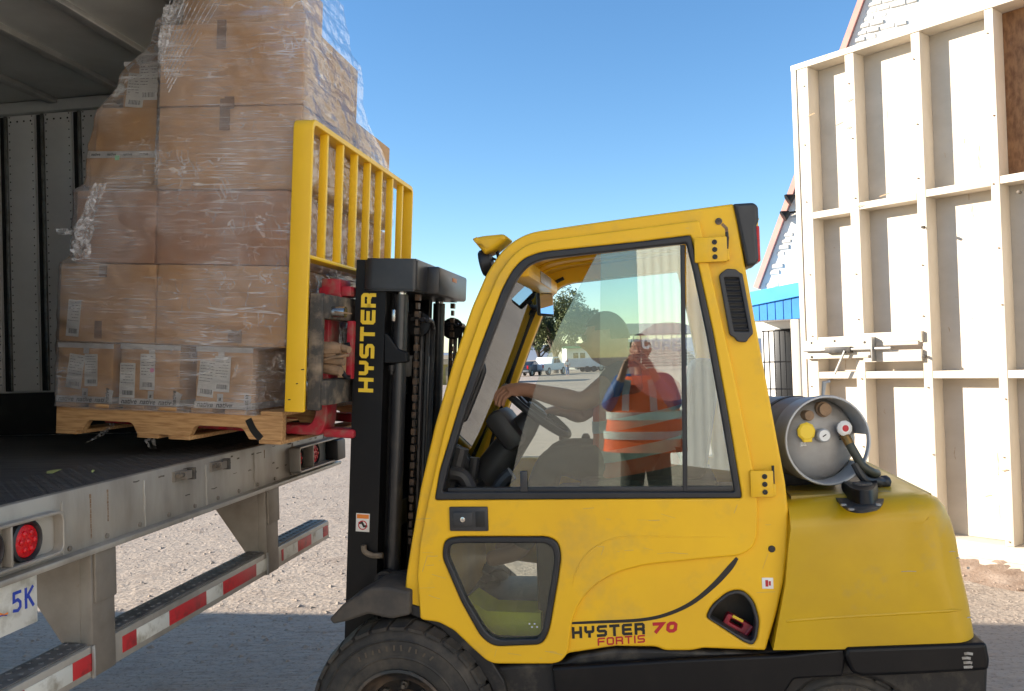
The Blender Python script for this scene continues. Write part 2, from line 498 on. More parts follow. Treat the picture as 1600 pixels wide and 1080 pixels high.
# ================================================================== TRAILER
T = Frame(yawM(rad(8.6)))
xr, yn, yf, zf, zc = -1.71, 1.93, 4.56, 1.39, HCAM + 1.607
TM = T.M @ Matrix.Translation((xr, 3.25, 0))
trailer = thing('cargo_trailer', 'long box trailer with open rear, grey steel sill and red lamps', 'trailer', TM)
SILL = mat('bare_steel_sill', (0.37, 0.345, 0.305), 0.46, 0.3, (0.21, 0.185, 0.155), 5, .42, .74, 0.12, 90, c3=(0.15, 0.085, 0.04), s3=7, lo3=.64, hi3=.80, stretch=(1, 1, .3))
LEGM = mat('grey_brown_steel', (0.22, 0.195, 0.165), 0.55, 0.25, (0.15, 0.125, 0.10), 6, .4, .72, 0.1, 120, c3=(0.16, 0.085, 0.045), s3=7, lo3=.66, hi3=.84)
DECK = mat('worn_black_deck', (0.040, 0.040, 0.041), 0.6, 0, (0.085, 0.083, 0.080), 10, .42, .75, 0.4, 60, stretch=(.35, 2.5, 1), c3=(0.11, 0.10, 0.09), s3=9, lo3=.66, hi3=.8)
WALLP = mat('scuffed_white_liner', (0.88, 0.87, 0.84), 0.5, 0, (0.78, 0.77, 0.74), 3, .4, .7, 0.05, 80, c3=(0.07, 0.07, 0.068), s3=9, lo3=.71, hi3=.78)
CEIL = mat('grey_trailer_roof', (0.60, 0.615, 0.59), 0.5, 0.1, (0.50, 0.51, 0.49), 3, .4, .7, 0.05, 60)
BOW = mat('aluminium_bow', (0.5, 0.5, 0.48), 0.4, 0.4, (0.4, 0.4, 0.38), 8)
DARK = mat('dark_liner', (0.02, 0.02, 0.019), 0.7, 0, (0.045, 0.042, 0.036), 8, .5, .8)
REDL = mat('red_lens', (0.62, 0.008, 0.014), 0.22, 0, (0.45, 0.006, 0.012), 60, .4, .6, 0.6, 160, bdist=.004)
REFR = mat('red_reflective_tape', (0.45, 0.025, 0.03), 0.5, 0, (0.22, 0.03, 0.03), 16, .52, .68)
REFW = mat('white_reflective_tape', (0.58, 0.58, 0.53), 0.5, 0, (0.30, 0.28, 0.23), 14, .5, .68)

def plateX(name, m, parent, loops, x0, x1, bevel=0.003, frame=None):
    me = plate_mesh(loops, -x1, -x0, bevel)
    me.transform(Matrix.Rotation(math.pi / 2, 4, 'Z'))
    return finish(me, name, m, parent, frame)

def TB(name, m, parent, *a, b=0.004):
    return rbox(name, m, parent, *a, b=b, frame=T)

TB('deck', DECK, trailer, -13.4, xr - .03, yn + .05, yf - .05, zf - .06, zf)
# diamond plate strip at the threshold, each bar a raised lozenge
mbd = MB()
for i in range(14):
    for j in range(86):
        cx, cy = xr - .05 - i * .028, yn + .08 + j * .029
        a = rad(45 if (i + j) % 2 else -45)
        d = Vector((math.cos(a), math.sin(a), 0)) * .011; n2 = Vector((-d.y, d.x, 0)) * .28
        c0 = Vector((cx, cy, zf + .0005))
        mbd._add([c0 - d, c0 + n2, c0 + d, c0 - n2, c0 + Vector((0, 0, .0025))], [(0, 1, 4), (1, 2, 4), (2, 3, 4), (3, 0, 4)])
o = mbd.build('tread_pattern', DECK, trailer, T, smooth=0); o['kind'] = 'stuff'
sill = TB('sill', SILL, trailer, xr - .03, xr, yn, yf, zf - .185, zf + .006, b=.005)
TB('sill_lip', SILL, sill, xr - .028, xr + .035, yn + .01, yf - .01, zf - .199, zf - .181, b=.004)
TB('under_frame', DARK, trailer, -13.2, xr - .09, yn + .12, yf - .12, zf - .16, zf - .063)
# far wall: liner panels between logistic posts
yw = yf - .05
TB('outer_wall', WALLP, trailer, -13.5, xr - .1, yw + .006, yf, zf - .18, zc + .06)
xs = [T.onY(u, 400, yw).x for u in (11, 68.5, 126)]
st = (xs[2] - xs[0]) / 2
post_x = [xs[0] + st * k for k in range(-16, 9) if xs[0] + st * k < xr - .12]
zlo, zhi = zf + .26, zc - .075
TB('kick_plate', DARK, trailer, -13.4, xr - .11, yw - .008, yw + .004, zf + .002, zlo - .01)
pan = None; posn = None
for k in range(len(post_x) - 1):
    a, b = post_x[k] + .034, post_x[k + 1] - .034
    p = TB('liner_panel', WALLP, trailer, a, b, yw - .014, yw + .004, zlo, zhi, b=.003)
    if b > -5.2:
        m2 = MB()
        n = int((b - a) / .045)
        for q in range(n + 1):
            m2.lathe([(.006, 0), (.004, .003)], (a + .02 + (b - a - .04) * q / n, yw - .0145, zhi - .035), (0, -1, 0), 6)
        for q in range(34):
            for xx in (a + .012, b - .012):
                m2.lathe([(.0045, 0), (.003, .0025)], (xx, yw - .0145, zlo + .04 + q * .048), (0, -1, 0), 5)
        r_ = m2.build('rivet_rows', DARK, p, T, smooth=0); r_['kind'] = 'stuff'
    x = post_x[k + 1]
    if x < xr - .15:
        q = TB('logistic_post', DARK, trailer, x - .024, x + .012, yw - .006, yw + .004, zlo, zhi, b=.002)
        TB('post_edge', CHROME, q, x + .013, x + .029, yw - .024, yw + .003, zlo, zhi, b=.004)
TB('top_rail', CEIL, trailer, -13.4, xr - .12, yw - .045, yw + .004, zc - .07, zc - .004)
roof = TB('roof', CEIL, trailer, -13.5, xr - .1, yn, yf + .004, zc, zc + .07)
for (u, v) in ((140, 38), (100, 100), (50, 147)):
    x = T.onZ(u, v, zc - .03).x
    q = TB('roof_bow', BOW, trailer, x - .028, x + .028, yn + .05, yw - .05, zc - .032, zc - .001, b=.006)
x0b = T.onZ(50, 147, zc - .03).x; dxb = x0b - T.onZ(100, 100, zc - .03).x
for k in range(1, 8):
    TB('roof_bow', BOW, trailer, x0b + dxb * k - .028, x0b + dxb * k + .028, yn + .05, yw - .05, zc - .032, zc - .001, b=.006)
x0b = T.onZ(140, 38, zc - .03).x
for k in range(1, 4):
    if x0b - dxb * k < xr - .15:
        TB('roof_bow', BOW, trailer, x0b - dxb * k - .028, x0b - dxb * k + .028, yn + .05, yw - .05, zc - .032, zc - .001, b=.006)
TB('near_wall', WALLP, trailer, -13.5, xr - .1, yn, yn + .045, zf - .18, zc - .002)
TB('front_wall', WALLP, trailer, -13.56, -13.5, yn, yf, zf - .18, zc + .07)
TB('corner_post', SILL, trailer, xr - .1, xr - .002, yf - .09, yf, zf + .008, zc + .1)
TB('corner_post', SILL, trailer, xr - .1, xr - .002, yn, yn + .07, zf + .008, zc + .1)
TB('header', SILL, trailer, xr - .1, xr - .004, yn + .072, yf - .092, zc - .01, zc + .1)
# running gear far forward under the box
def wheel_mesh(r, w, rim):
    mb = MB()
    mb.lathe([(rim, 0), (r * .93, .0), (r, w * .12), (r, w * .88), (r * .93, w), (rim, w)], (0, 0, 0), (0, 1, 0), 28, cap=False); t = mb.mesh()
    mb = MB(); mb.lathe([(rim * 1.01, .02), (rim * .9, .05), (rim * .45, .07), (rim * .3, .0), (.02, 0)], (0, 0, 0), (0, 1, 0), 20)
    mb.lathe([(rim * 1.01, w - .02), (rim * .9, w - .05), (rim * .3, w - .06), (.02, w - .06)], (0, 0, 0), (0, 1, 0), 20)
    return t, mb.mesh()
tm_, rm_ = wheel_mesh(.5, .5, .29)
for x in (-8.2, -9.5):
    ax = MB(); ax.tube([(x, yn + .2, .5), (x, yf - .2, .5)], .07).obox((x, yn + .7, .5), (x, yn + .7, zf - .1), .12, .3).obox((x, yf - .7, .5), (x, yf - .7, zf - .1), .12, .3)
    ax.build('axle', DARK, trailer, T)
    for y in (yn + .02, yf - .52):
        t2 = tm_.copy(); t2.transform(Matrix.Translation((x, y, .5))); wo = finish(t2, 'wheel', TYR, trailer, T)
        r2_ = rm_.copy(); r2_.transform(Matrix.Translation((x, y, .5))); finish(r2_, 'rim', STEEL, wo, T)
# landing legs
for y in (yn + .4, yf - .5):
    mb = MB(); mb.box(-11.6, -11.45, y, y + .12, .04, zf - .1).box(-11.66, -11.39, y - .05, y + .17, 0, .04); mb.build('landing_leg', LEGM, trailer, T)

# lamps -----------------------------------------------------------------
def rr_loop(y0, y1, z0, z1, r, n=5):
    return rnd([(y0, z0), (y1, z0), (y1, z1), (y0, z1)], r, n)
def lamp(yc_, zc_, r, x):
    m1 = MB(); m1.lathe([(r * 1.28, 0), (r * 1.28, .016), (r * 1.12, .02), (r * 1.02, .012), (r * 1.0, 0)], (x, yc_, zc_), (1, 0, 0), 28, cap=False)
    q = m1.build('tail_lamp', RUB, trailer, T)
    m2 = MB(); m2.lathe([(r, .004), (r * .97, .011), (r * .6, .016), (.003, .018)], (x, yc_, zc_), (1, 0, 0), 28)
    for i in range(7):
        a = i * math.pi / 3; rr = 0 if i == 6 else r * .55
        m2.lathe([(r * .2, 0), (r * .17, .006), (r * .08, .009)], (x + .0135, yc_ + rr * math.cos(a), zc_ + rr * math.sin(a)), (1, 0, 0), 10)
    m2.build('lens', REDL, q, T)
def light_box(pl, pr, ph, pv, mirror=False):
    pass
pA = T.onX(35, 850, xr); rA = .062
yB1 = T.onX(88, 850, xr).y
zt, zb_ = zf - .038, zf - .166
yB0 = pA.y - .30
bz = plateX('lamp_housing', SILL, trailer, [rr_loop(yB0, yB1, zb_, zt, .03), rr_loop(yB0 + .012, yB1 - .010, zb_ + .010, zt - .010, .024)], xr - .001, xr + .032, frame=T)
TB('lamp_divider', SILL, bz, xr, xr + .03, pA.y - .078, pA.y - .070, zb_ + .01, zt - .01, b=.002)
lamp(pA.y, (zt + zb_) / 2, .046, xr + .001); lamp(pA.y - .145, (zt + zb_) / 2, .046, xr + .001)
pB = T.onX(462, 715, xr); pC = T.onX(487, 708, xr)
yC0, yC1 = T.onX(452, 715, xr).y, yf - .03
bz = plateX('lamp_housing', SILL, trailer, [rr_loop(yC0, yC1, zb_, zt, .02), rr_loop(yC0 + .01, yC1 - .01, zb_ + .010, zt - .010, .016)], xr - .001, xr + .055, frame=T)
dv = (pB.y + pC.y) / 2
TB('lamp_divider', SILL, bz, xr, xr + .053, dv - .004, dv + .004, zb_ + .01, zt - .01, b=.002)
lamp(pB.y, (zt + zb_) / 2, .046, xr + .001); lamp(pC.y + .01, (zt + zb_) / 2, .046, xr + .001)
TB('dock_bumper', RUB, trailer, xr + .001, xr + .075, yf - .17, yf - .045, zb_ + .004, zt - .012, b=.01)
TB('sill_end_cap', LEGM, trailer, xr - .03, xr + .012, yf - .13, yf - .001, zf - .055, zf + .012, b=.012)
# latches on the sill
for (u, v) in ((284, 742), (340, 727)):
    p = T.onX(u, v, xr)
    mb = MB(); mb.box(xr - .001, xr + .012, p.y - .065, p.y + .065, p.z - .018, p.z + .018)
    mb.box(xr + .01, xr + .035, p.y - .03, p.y + .012, p.z - .013, p.z + .016)
    q = mb.build('latch_bracket', LEGM, trailer, T)
    mb = MB(); mb.tube([(xr + .024, p.y - .07, p.z + .004), (xr + .024, p.y + .05, p.z + .004)], .008).box(xr + .012, xr + .04, p.y + .018, p.y + .032, p.z - .02, p.z + .024)
    mb.build('latch_pin', MUD, q, T)
# rear guard --------------------------------------------------------------
zg1, zg0 = .902, .805
yg0, yg1 = yn + .01, T.onX(514, 820, xr).y
guard = TB('rear_guard', SILL, trailer, xr - .105, xr, yg0, yg1, zg0, zg1, b=.006)
GT = mat('guard_grip_tread', (0.15, 0.145, 0.14), 0.6, 0.2, (0.08, 0.078, 0.075), 12)
TB('grip_tread', GT, guard, xr - .1, xr - .014, yg0 + .01, yg1 - .012, zg1 + .0005, zg1 + .006, b=.002)
mb = MB()
for k in range(60):
    y = yg0 + .05 + k * (yg1 - yg0 - .1) / 59
    for x in (xr - .08, xr - .04):
        mb.lathe([(.009, 0), (.007, .003)], (x, y, zg1 + .006), (0, 0, 1), 7)
q = mb.build('grip_buttons', GT, guard, T); q['kind'] = 'stuff'
def gy(u): return T.onX(u, 1104 - .551 * u, xr).y
segs = [(-60, 38, 1), (38, 113, 0), (113, 156, 1), (191, 213, 1), (213, 264, 0), (264, 322, 1), (322, 348, 0), (348, 400, 1), (400, 424, 0),
        (440, 443, 1), (443, 465, 0), (465, 486, 1), (486, 504, 0), (504, 512, 1)]
for a, b, red in segs:
    ya, yb = max(gy(a), yg0 + .005), gy(b)
    q = TB('reflective_strip', REFR if red else REFW, guard, xr - .001, xr + .0018, ya, yb - .001, zg0 + .022, zg1 - .022, b=.0005)
for (ua, va, ub, vb, gt, gb) in ((140, 870, 177, 860, (56, 890), (101, 1010)), (414, 790, 433, 785, (365, 780), (407, 850))):
    ya, yb = T.onX(ua, va, xr).y, T.onX(ub, vb, xr).y
    leg = TB('guard_leg', LEGM, trailer, xr - .04, xr + .004, ya, yb, zg0 - .004, zf - .2, b=.008)
    TB('doubler', LEGM, leg, xr + .003, xr + .014, ya + .008, yb - .004, zf - .36, zf - .2, b=.006)
    mw = MB(); mw.tube(spl([(xr + .006, ya - .001, zg0 + .0), (xr + .008, ya - .002, zg0 + .05), (xr + .006, ya - .001, zg1 + .002)], 10), .006, 6); mw.build('weld_bead', STEEL, leg, T)
    xt, xb = T.onY(gt[0], gt[1], ya + .01).x, T.onY(gb[0], gb[1], ya + .01).x
    gus = [(xr - .038, zf - .2), (min(xt, xr - .3), zf - .2), (min(xb, xr - .1), zg1 + .007), (xr - .038, zg1 + .007)]
    gq = plate('gusset_plate', LEGM, leg, [gus], ya + .002, ya + .012, .002, frame=T)
    a_, b_ = Vector((gus[1][0], ya + .04, gus[1][1])), Vector((gus[2][0], ya + .04, gus[2][1]))
    mb = MB(); mb.obox(a_, b_, .075, .008, up=(1, 0, .5)); mb.build('gusset_flange', LEGM, leg, T)
# number plate
pz1, pz0 = T.onX(30, 892, xr - .01).z, T.onX(30, 946, xr - .01).z
py1 = T.onX(57, 915, xr - .01).y; py0 = py1 - .30
PLT = mat('dirty_white_plate', (0.60, 0.59, 0.54), 0.5, 0, (0.30, 0.28, 0.23), 14, .48, .72, 0.2, 60)
BLUED = mat('blue_print', (0.02, 0.05, 0.36), 0.5)
pl_ = TB('number_plate', PLT, trailer, xr - .012, xr - .008, py0, py1, zf - .199 - .145, zf - .195, b=.002)
hz = .058
zl = zf - .199 - .095
letters('5K', (xr - .0082, py1 - .098, zl), (0, 1, 0), Vector((0, 0, 1)), .036, hz, .012, .0085, (1, 0, 0)).build('plate_number', BLUED, pl_, T, 0)
mb = MB(); mb.strip([(xr - .0078, py1 - .17 + .014 * k, zl + .012 + .006 * math.sin(k * 1.4)) for k in range(5)], .005, (1, 0, 0), .0008)
mb.build('plate_flourish', ORGD, pl_, T, 0)
mb = MB(); mb.strip([(xr - .0078, py1 - .16 + .014 * k, zl + .004 + .005 * math.sin(k * 1.1)) for k in range(4)], .003, (1, 0, 0), .0008)
mb.build('plate_flourish', BLUED, pl_, T, 0)
# rust runs on the sill
RUST = mat('rust_stain', (0.16, 0.075, 0.03), 0.8, 0, (0.30, 0.23, 0.16), 60, .4, .65)
for (u, v, v2) in ((141, 772, 842), (168, 765, 815), (413, 703, 716)):
    p = T.onX(u, v, xr); p2 = T.onX(u + .02 * (v2 - v), v2, xr)
    mb = MB(); n = 9
    for k in range(n):
        f = k / n
        mb.box(xr, xr + .0009, p.y - .004 * (1 - .6 * f) + random.uniform(-.002, .002), p.y + .003 * (1 - .6 * f), p.z + (p2.z - p.z) * (k + .9) / n, p.z + (p2.z - p.z) * f)
    mb.build('rust_run', RUST, sill, T, 0)
# weld seams, bolts and scuffs along the sill
for y in [yn + .35 + .42 * k for k in range(6)]:
    mw = MB(); mw.tube([(xr + .001, y + .002 * math.sin(k * 1.7), zf - .18 + .02 * k) for k in range(9)], [.003 + .0012 * (k % 2) for k in range(9)], 6); mw.build('weld_seam', SILL, sill, T)
for k in range(14):
    y = yn + .2 + k * .18
    mw = MB(); mw.lathe([(.009, 0), (.009, .005), (.004, .006)], (xr, y, zf - .166), (1, 0, 0), 6); mw.build('sill_bolt', LEGM, sill, T)
SCF = mat('dark_scuff', (.07, .06, .05), .8, 0, (.16, .13, .10), 50, .4, .65)
for k in range(22):
    y = random.uniform(yn + .5, yf - .3); z = zf - random.choice((.012, .02, .03, .09, .12)) + random.uniform(-.006, .006); l = random.uniform(.01, .05)
    mw = MB(); mw.strip([(xr + .0003, y, z), (xr + .0003, y + l * .5, z + random.uniform(-.003, .004)), (xr + .0003, y + l, z)], random.uniform(.002, .007), (1, 0, 0), .0006); mw.build('scuff_mark', SCF, sill, T, 0)
# bits of litter on the deck
LEAF = mat('pale_green_scrap', (0.30, 0.33, 0.12), 0.8)
for (u, v, r) in ((84, 738, .03), (145, 738, .008)):
    p = T.onZ(u, v, zf + .002)
    mb = MB(); pts = []
    for k in range(9):
        a = k * 2 * math.pi / 9; rr = r * random.uniform(.6, 1.2)
        pts.append((rr * math.cos(a) * .6, rr * math.sin(a) * 1.3, .003 + .004 * math.sin(a * 2)))
    pts.append((0, 0, .009))
    mb._add(pts, [(k, (k + 1) % 9, 9) for k in range(9)] + [tuple(range(8, -1, -1))])
    solo(mb.mesh(), 'dry_leaf', LEAF, T.M @ Matrix.Translation(p), 'pale green dry leaf lying on the black trailer deck' if r > .01 else 'tiny pale leaf crumb lying on the trailer deck', 'leaf')

# ================================================================== FORKLIFT FRAMES
D0 = 3.2
F = Frame(yawM(rad(9.4)) @ Matrix.Translation((0, D0, 0)))
xm = F.onY(560, 940, .2).x
TILT = rad(3.6)
G = Frame(F.M @ Matrix.Translation((xm, 0, .35)) @ Matrix.Rotation(TILT, 4, 'Y'))   # leans back with the mast
def GP(u, v, y): return G.onY(u, v, y)

# ================================================================== LOAD
yl = 0.02
WOOD = mat('pallet_pine', (0.56, 0.33, 0.145), 0.75, 0, (0.38, 0.20, 0.08), 7, .42, .62, 0.15, 90, stretch=(1.2, 14, 14), c3=(0.30, 0.16, 0.065), s3=3, lo3=.62, hi3=.75)
CARD = mat('cardboard', (0.55, 0.315, 0.135), 0.78, 0, (0.48, 0.27, 0.115), 3, .35, .7, 0.05, 60, stretch=(1, 1, 5))
CARD2 = mat('cardboard_reddish', (0.46, 0.245, 0.135), 0.75, 0, (0.39, 0.205, 0.115), 3, .35, .7, 0.05, 60, stretch=(1, 1, 5))
TAPE = mat('brown_tape', (0.24, 0.125, 0.055), 0.3, 0, (0.19, 0.10, 0.045), 20)
WTAPE = mat('white_tape', (0.55, 0.54, 0.53), 0.35, 0, (0.42, 0.40, 0.38), 14, .4, .7)
PAPER = mat('white_label_paper', (0.66, 0.655, 0.63), 0.6, 0, (0.58, 0.57, 0.54), 8)
INK = mat('faded_ink', (0.09, 0.09, 0.09), 0.7)
GAP = mat('carton_seam', (0.05, 0.03, 0.018), 0.9)
PINK = mat('pink_dot', (0.75, 0.22, 0.45), 0.6)
GRN = mat('green_dot', (0.25, 0.6, 0.35), 0.6)

def text_mesh(s, size, shear=0.25):
    cu = bpy.data.curves.new('t', 'FONT'); cu.body = s; cu.size = size; cu.shear = shear; cu.offset = size * 0.018; cu.resolution_u = 2
    cu.extrude = 0.0004
    ob = bpy.data.objects.new('t', cu); me = bpy.data.meshes.new_from_object(ob)
    bpy.data.objects.remove(ob); bpy.data.curves.remove(cu)
    return me

pR, pL = GP(441, 672, yl), GP(88, 645, yl)
zp1 = (GP(442, 654, yl).z + GP(88, 631, yl).z) / 2          # stringer top
zp0 = zp1 - .10
xL, xR = pL.x, pR.x
PW = 1.12
PM = G.M @ Matrix.Translation((xR, yl, zp0))
pal = thing('wood_pallet', 'pale pine stringer pallet with notched sides under the wrapped cartons', 'pallet', PM)
def stringer(y):
    L_ = xR - xL
    n1, n2 = xL + .12 * L_, xL + .37 * L_
    m1, m2 = xL + .60 * L_, xL + .86 * L_
    d = .046
    lp = [(xL, zp0), (n1, zp0), (n1 + .025, zp0 + d), (n2 - .025, zp0 + d), (n2, zp0), (m1, zp0), (m1 + .025, zp0 + d), (m2 - .03, zp0 + d), (m2, zp0), (xR, zp0), (xR, zp1), (xL, zp1)]
    lp = rnd([(a, b, .02 if i in (2, 3, 6, 7) else .001) for i, (a, b) in enumerate(lp)])
    plate('stringer', WOOD, pal, [lp], y, y + .038, .002, frame=G)
for y in (yl, yl + PW / 2 - .02, yl + PW - .038): stringer(y)
nb = 7
for k in range(nb):
    w = .095; x0 = xL + (xR - xL - w) * k / (nb - 1)
    rbox('top_board', WOOD, pal, x0, x0 + w, yl - .004 + random.uniform(-.006, .006), yl + PW + .004, zp1 + .0003, zp1 + .017, .002, frame=G)
for k in range(5):
    w = .10; x0 = [xL, xL + .37 * (xR - xL), xL + .455 * (xR - xL), xL + .51 * (xR - xL), xR - w][k]
    if k in (2,): continue
    rbox('bottom_board', WOOD, pal, x0 + .002, x0 + w - .002, yl - .002, yl + PW, zp0 - .016, zp0 - .0003, .002, frame=G)
# dark scuff on the near stringer
mb = MB(); a = GP(388, 655, yl); b = GP(408, 690, yl)
mb.strip(spl([(a.x, yl - .0005, a.z), ((a.x + b.x) / 2 - .004, yl - .0005, (a.z + b.z) / 2), (b.x, yl - .0005, max(b.z, zp0 + .004))], 5), .03, (0, -1, 0), .0008)
mb.build('scuff_mark', BLKD, pal, G, 0)

zb = zp1 + .0175
CARTONS = []
def barcode_label(par, cx, cz, w, h, rot, y, dots=None, lines=7, bars=True):
    """paper label with printed lines and a bar code, on the near face"""
    R_ = Matrix.Translation((cx, y, cz)) @ Matrix.Rotation(rot, 4, 'Y')
    me = rbox_mesh(-w / 2, w / 2, -.0012, 0, -h / 2, h / 2, .0004, 1); me.transform(R_)
    q = finish(me, 'shipping_label', PAPER, par, G)
    mb = MB()
    for k in range(lines):
        zz = h / 2 - h * .08 - k * h * .58 / lines
        x0 = -w * .42
        while x0 < w * .34:
            l = w * random.uniform(.05, .2)
            if random.random() < .8: mb.box(x0, min(x0 + l, w * .43), -.0018, -.0011, zz, zz + h * .016)
            x0 += l + w * .04
    if bars:
        x0 = -w * .3
        while x0 < w * .36:
            l = w * random.choice((.015, .03, .05)); mb.box(x0, x0 + l, -.0018, -.0011, -h * .42, -h * .29); x0 += l + w * .03
    me = mb.mesh(False); me.transform(R_)
    finish(me, 'label_print', INK, q, G, 0)
    if dots:
        m3 = MB(); m3.lathe([(w * .14, 0), (w * .14, .001)], (w * .3, -.0015, h * .05), (0, -1, 0), 14); me = m3.mesh(); me.transform(R_)
        finish(me, 'colour_dot', PINK if dots == 'p' else GRN, q, G, 0)

def carton(x0, x1, y0, y1, z0, z1, label, m=CARD, tapes=(), labels=(), seam=True, white=False, group=None):
    M = G.M @ Matrix.Translation(((x0 + x1) / 2, y0, z0))
    t = thing('carton', label, 'carton', M, group)
    bm = bmesh.new(); bmesh.ops.create_grid(bm, x_segments=1, y_segments=1, size=.5); bm.free()
    me = rbox_mesh(x0, x1, y0, y1, z0, z1, .006, 2)
    bm = bmesh.new(); bm.from_mesh(me)
    bmesh.ops.subdivide_edges(bm, edges=[e for e in bm.edges if e.calc_length() > .08], cuts=5, use_grid_fill=True)
    cx, cy, cz = (x0 + x1) / 2, (y0 + y1) / 2, (z0 + z1) / 2
    ph = random.uniform(0, 6)
    for v in bm.verts:
        a, b, c = (v.co.x - cx) / (x1 - x0) * 2, (v.co.y - cy) / (y1 - y0) * 2, (v.co.z - cz) / (z1 - z0) * 2
        if b < -.98 and abs(a) < .9 and abs(c) < .9: v.co.y -= .0025 * (1 - a * a) * (1 - c * c) * math.sin(ph + a * 3)
        if abs(a) > .98 and abs(c) < .9 and abs(b) < .9: v.co.x += .002 * math.copysign(1, a) * (1 - b * b) * (1 - c * c) * math.cos(ph + b * 4)
    bm.to_mesh(me); bm.free()
    body = finish(me, 'box_body', m, t, G)
    for (fx, fz, w, h) in tapes:       # brown tape patches on the near face
        px_, pz_ = x0 + fx * (x1 - x0), z0 + fz * (z1 - z0)
        rbox('tape_strip', TAPE, t, px_ - w / 2, px_ + w / 2, y0 - .0042, y0 - .0015, pz_ - h / 2, pz_ + h / 2, .0005, frame=G, seg=1)
    for L_ in labels:
        barcode_label(t, x0 + L_[0] * (x1 - x0), z0 + L_[1] * (z1 - z0), L_[2], L_[3], L_[4], y0 - .0028 - (.0016 if len(L_) > 6 else 0), L_[5] if len(L_) > 5 else None)
    if white:                          # white printed tape round the bottom and top edges
        for (za, zb2) in ((z0 + .001, z0 + .028), (z1 - .022, z1 - .001)):
            q = rbox('edge_tape', WTAPE, t, x0 - .0015, x1 + .0018, y0 - .0028, y0 - .0006, za, zb2, .0005, frame=G, seg=1)
            if za < z0 + .01:
                q2 = rbox('edge_tape', WTAPE, t, x1 + .0004, x1 + .0026, y0 - .0025, y1 - .01, za, zb2, .0005, frame=G, seg=1)
                n = int((x1 - x0) / .085)
                for k in range(n):
                    me = text_mesh('native', .030); me.transform(Matrix.Translation((x0 + .008 + k * .085, y0 - .0031, z0 + .006)) @ Matrix.Rotation(math.pi / 2, 4, 'X'))
                    finish(me, 'tape_print', BLKD, q, G, 0)
        me = rbox_mesh(-.024, .006, -.0016, 0, 0, .06, .0004, 1); me.transform(Matrix.Translation((x1 - .01, y0 - .003, z0 - .001)) @ Matrix.Rotation(rad(random.uniform(0, 22)), 4, 'Y'))
        q = finish(me, 'corner_tape', WTAPE, t, G)
        me = text_mesh('native', .026); me.transform(Matrix.Translation((x1 - .012, y0 - .0049, z0 + .004)) @ Matrix.Rotation(math.pi / 2, 4, 'X') @ Matrix.Rotation(math.pi / 2, 4, 'Z'))
        finish(me, 'tape_print', BLKD, q, G, 0)
        xc = (x0 + x1) / 2 + (x1 - x0) * random.uniform(-.08, .08)
        q = rbox('seam_tape', WTAPE, t, xc - .013, xc + .013, y0 - .0046, y0 - .0026, z0 + .026, z0 + .062, .0005, frame=G, seg=1)
        me = text_mesh('a', .026); me.transform(Matrix.Translation((xc - .007, y0 - .005, z0 + .034)) @ Matrix.Rotation(math.pi / 2, 4, 'X')); finish(me, 'tape_print', BLKD, q, G, 0)
        rbox('seam_tape', WTAPE, t, xc - .013, xc + .013, y0 - .0046, y0 - .0026, z1 - .045, z1 - .02, .0005, frame=G, seg=1)
    return t

def bx(u0, u1, v0, v1, y):
    a = GP(u0, (v0 + v1) / 2, y); b = GP(u1, (v0 + v1) / 2, y); um = (u0 + u1) / 2
    return a.x, b.x, GP(um, v1, y).z, GP(um, v0, y).z
y1_ = yl + .01
lv = [zb]
for (u, v) in ((250, 538), (250, 412), (250, 296)): lv.append(GP(u, v, y1_).z)
RX = GP(452, 480, y1_).x              # right (fork side) face of the load
# bottom row
a, b, _, _ = bx(90, 176, 540, 632, y1_)
carton(a, b, y1_, y1_ + .36, lv[0], lv[1] - .004, 'small carton with two overlapping white labels at the inner end of the pallet', labels=((.33, .52, .072, .145, .12), (.62, .55, .06, .135, -.03, None, 1)), white=True)
a, b, _, _ = bx(188, 281, 540, 632, y1_)
carton(a, b, y1_, y1_ + .36, lv[0], lv[1] - .002, 'small carton with a pink dot on its shipping label, bottom row', labels=((.13, .40, .07, .145, 0), (.47, .55, .068, .15, 0, 'p', 1)), white=True)
a, b, _, _ = bx(306, 394, 540, 645, y1_)
CX = b
carton(a, b, y1_, y1_ + .36, lv[0], lv[1] - .003, 'small carton with white printed tape at the fork end of the bottom row', labels=((.2, .48, .072, .15, .08), (.48, .56, .07, .145, .03, None, 1)), white=True)
carton(CX - .62, CX - .02, y1_ + .37, y1_ + .72, lv[0], lv[1] - .004, 'plain carton in the middle of the bottom row, behind the taped ones')
carton(CX - .58, CX + .02, y1_ + .73, y1_ + 1.09, lv[0], lv[1] - .006, 'plain carton at the far side of the bottom row')
# second row
a, b, _, _ = bx(93, 243, 412, 538, y1_)
carton(a, b, y1_, y1_ + .45, lv[1], lv[2] - .004, 'wide carton with one white label low on its inner end, second row', tapes=((.45, .90, .035, .05), (.42, .16, .034, .075)), labels=((.16, .30, .06, .155, .06),))
a, b, _, _ = bx(245, 447, 412, 538, y1_)
carton(a, b, y1_, y1_ + .55, lv[1], lv[2] - .003, 'large carton behind wrinkled film, second row beside the backrest', tapes=((.62, .12, .06, .05),))
carton(RX - .62, RX - .01, y1_ + .56, y1_ + 1.12, lv[1], lv[2] - .003, 'large carton on the far side of the second row')
carton(RX - .98, RX - .63, y1_ + .46, y1_ + 1.05, lv[1], lv[2] - .005, 'carton at the far inner corner of the second row')
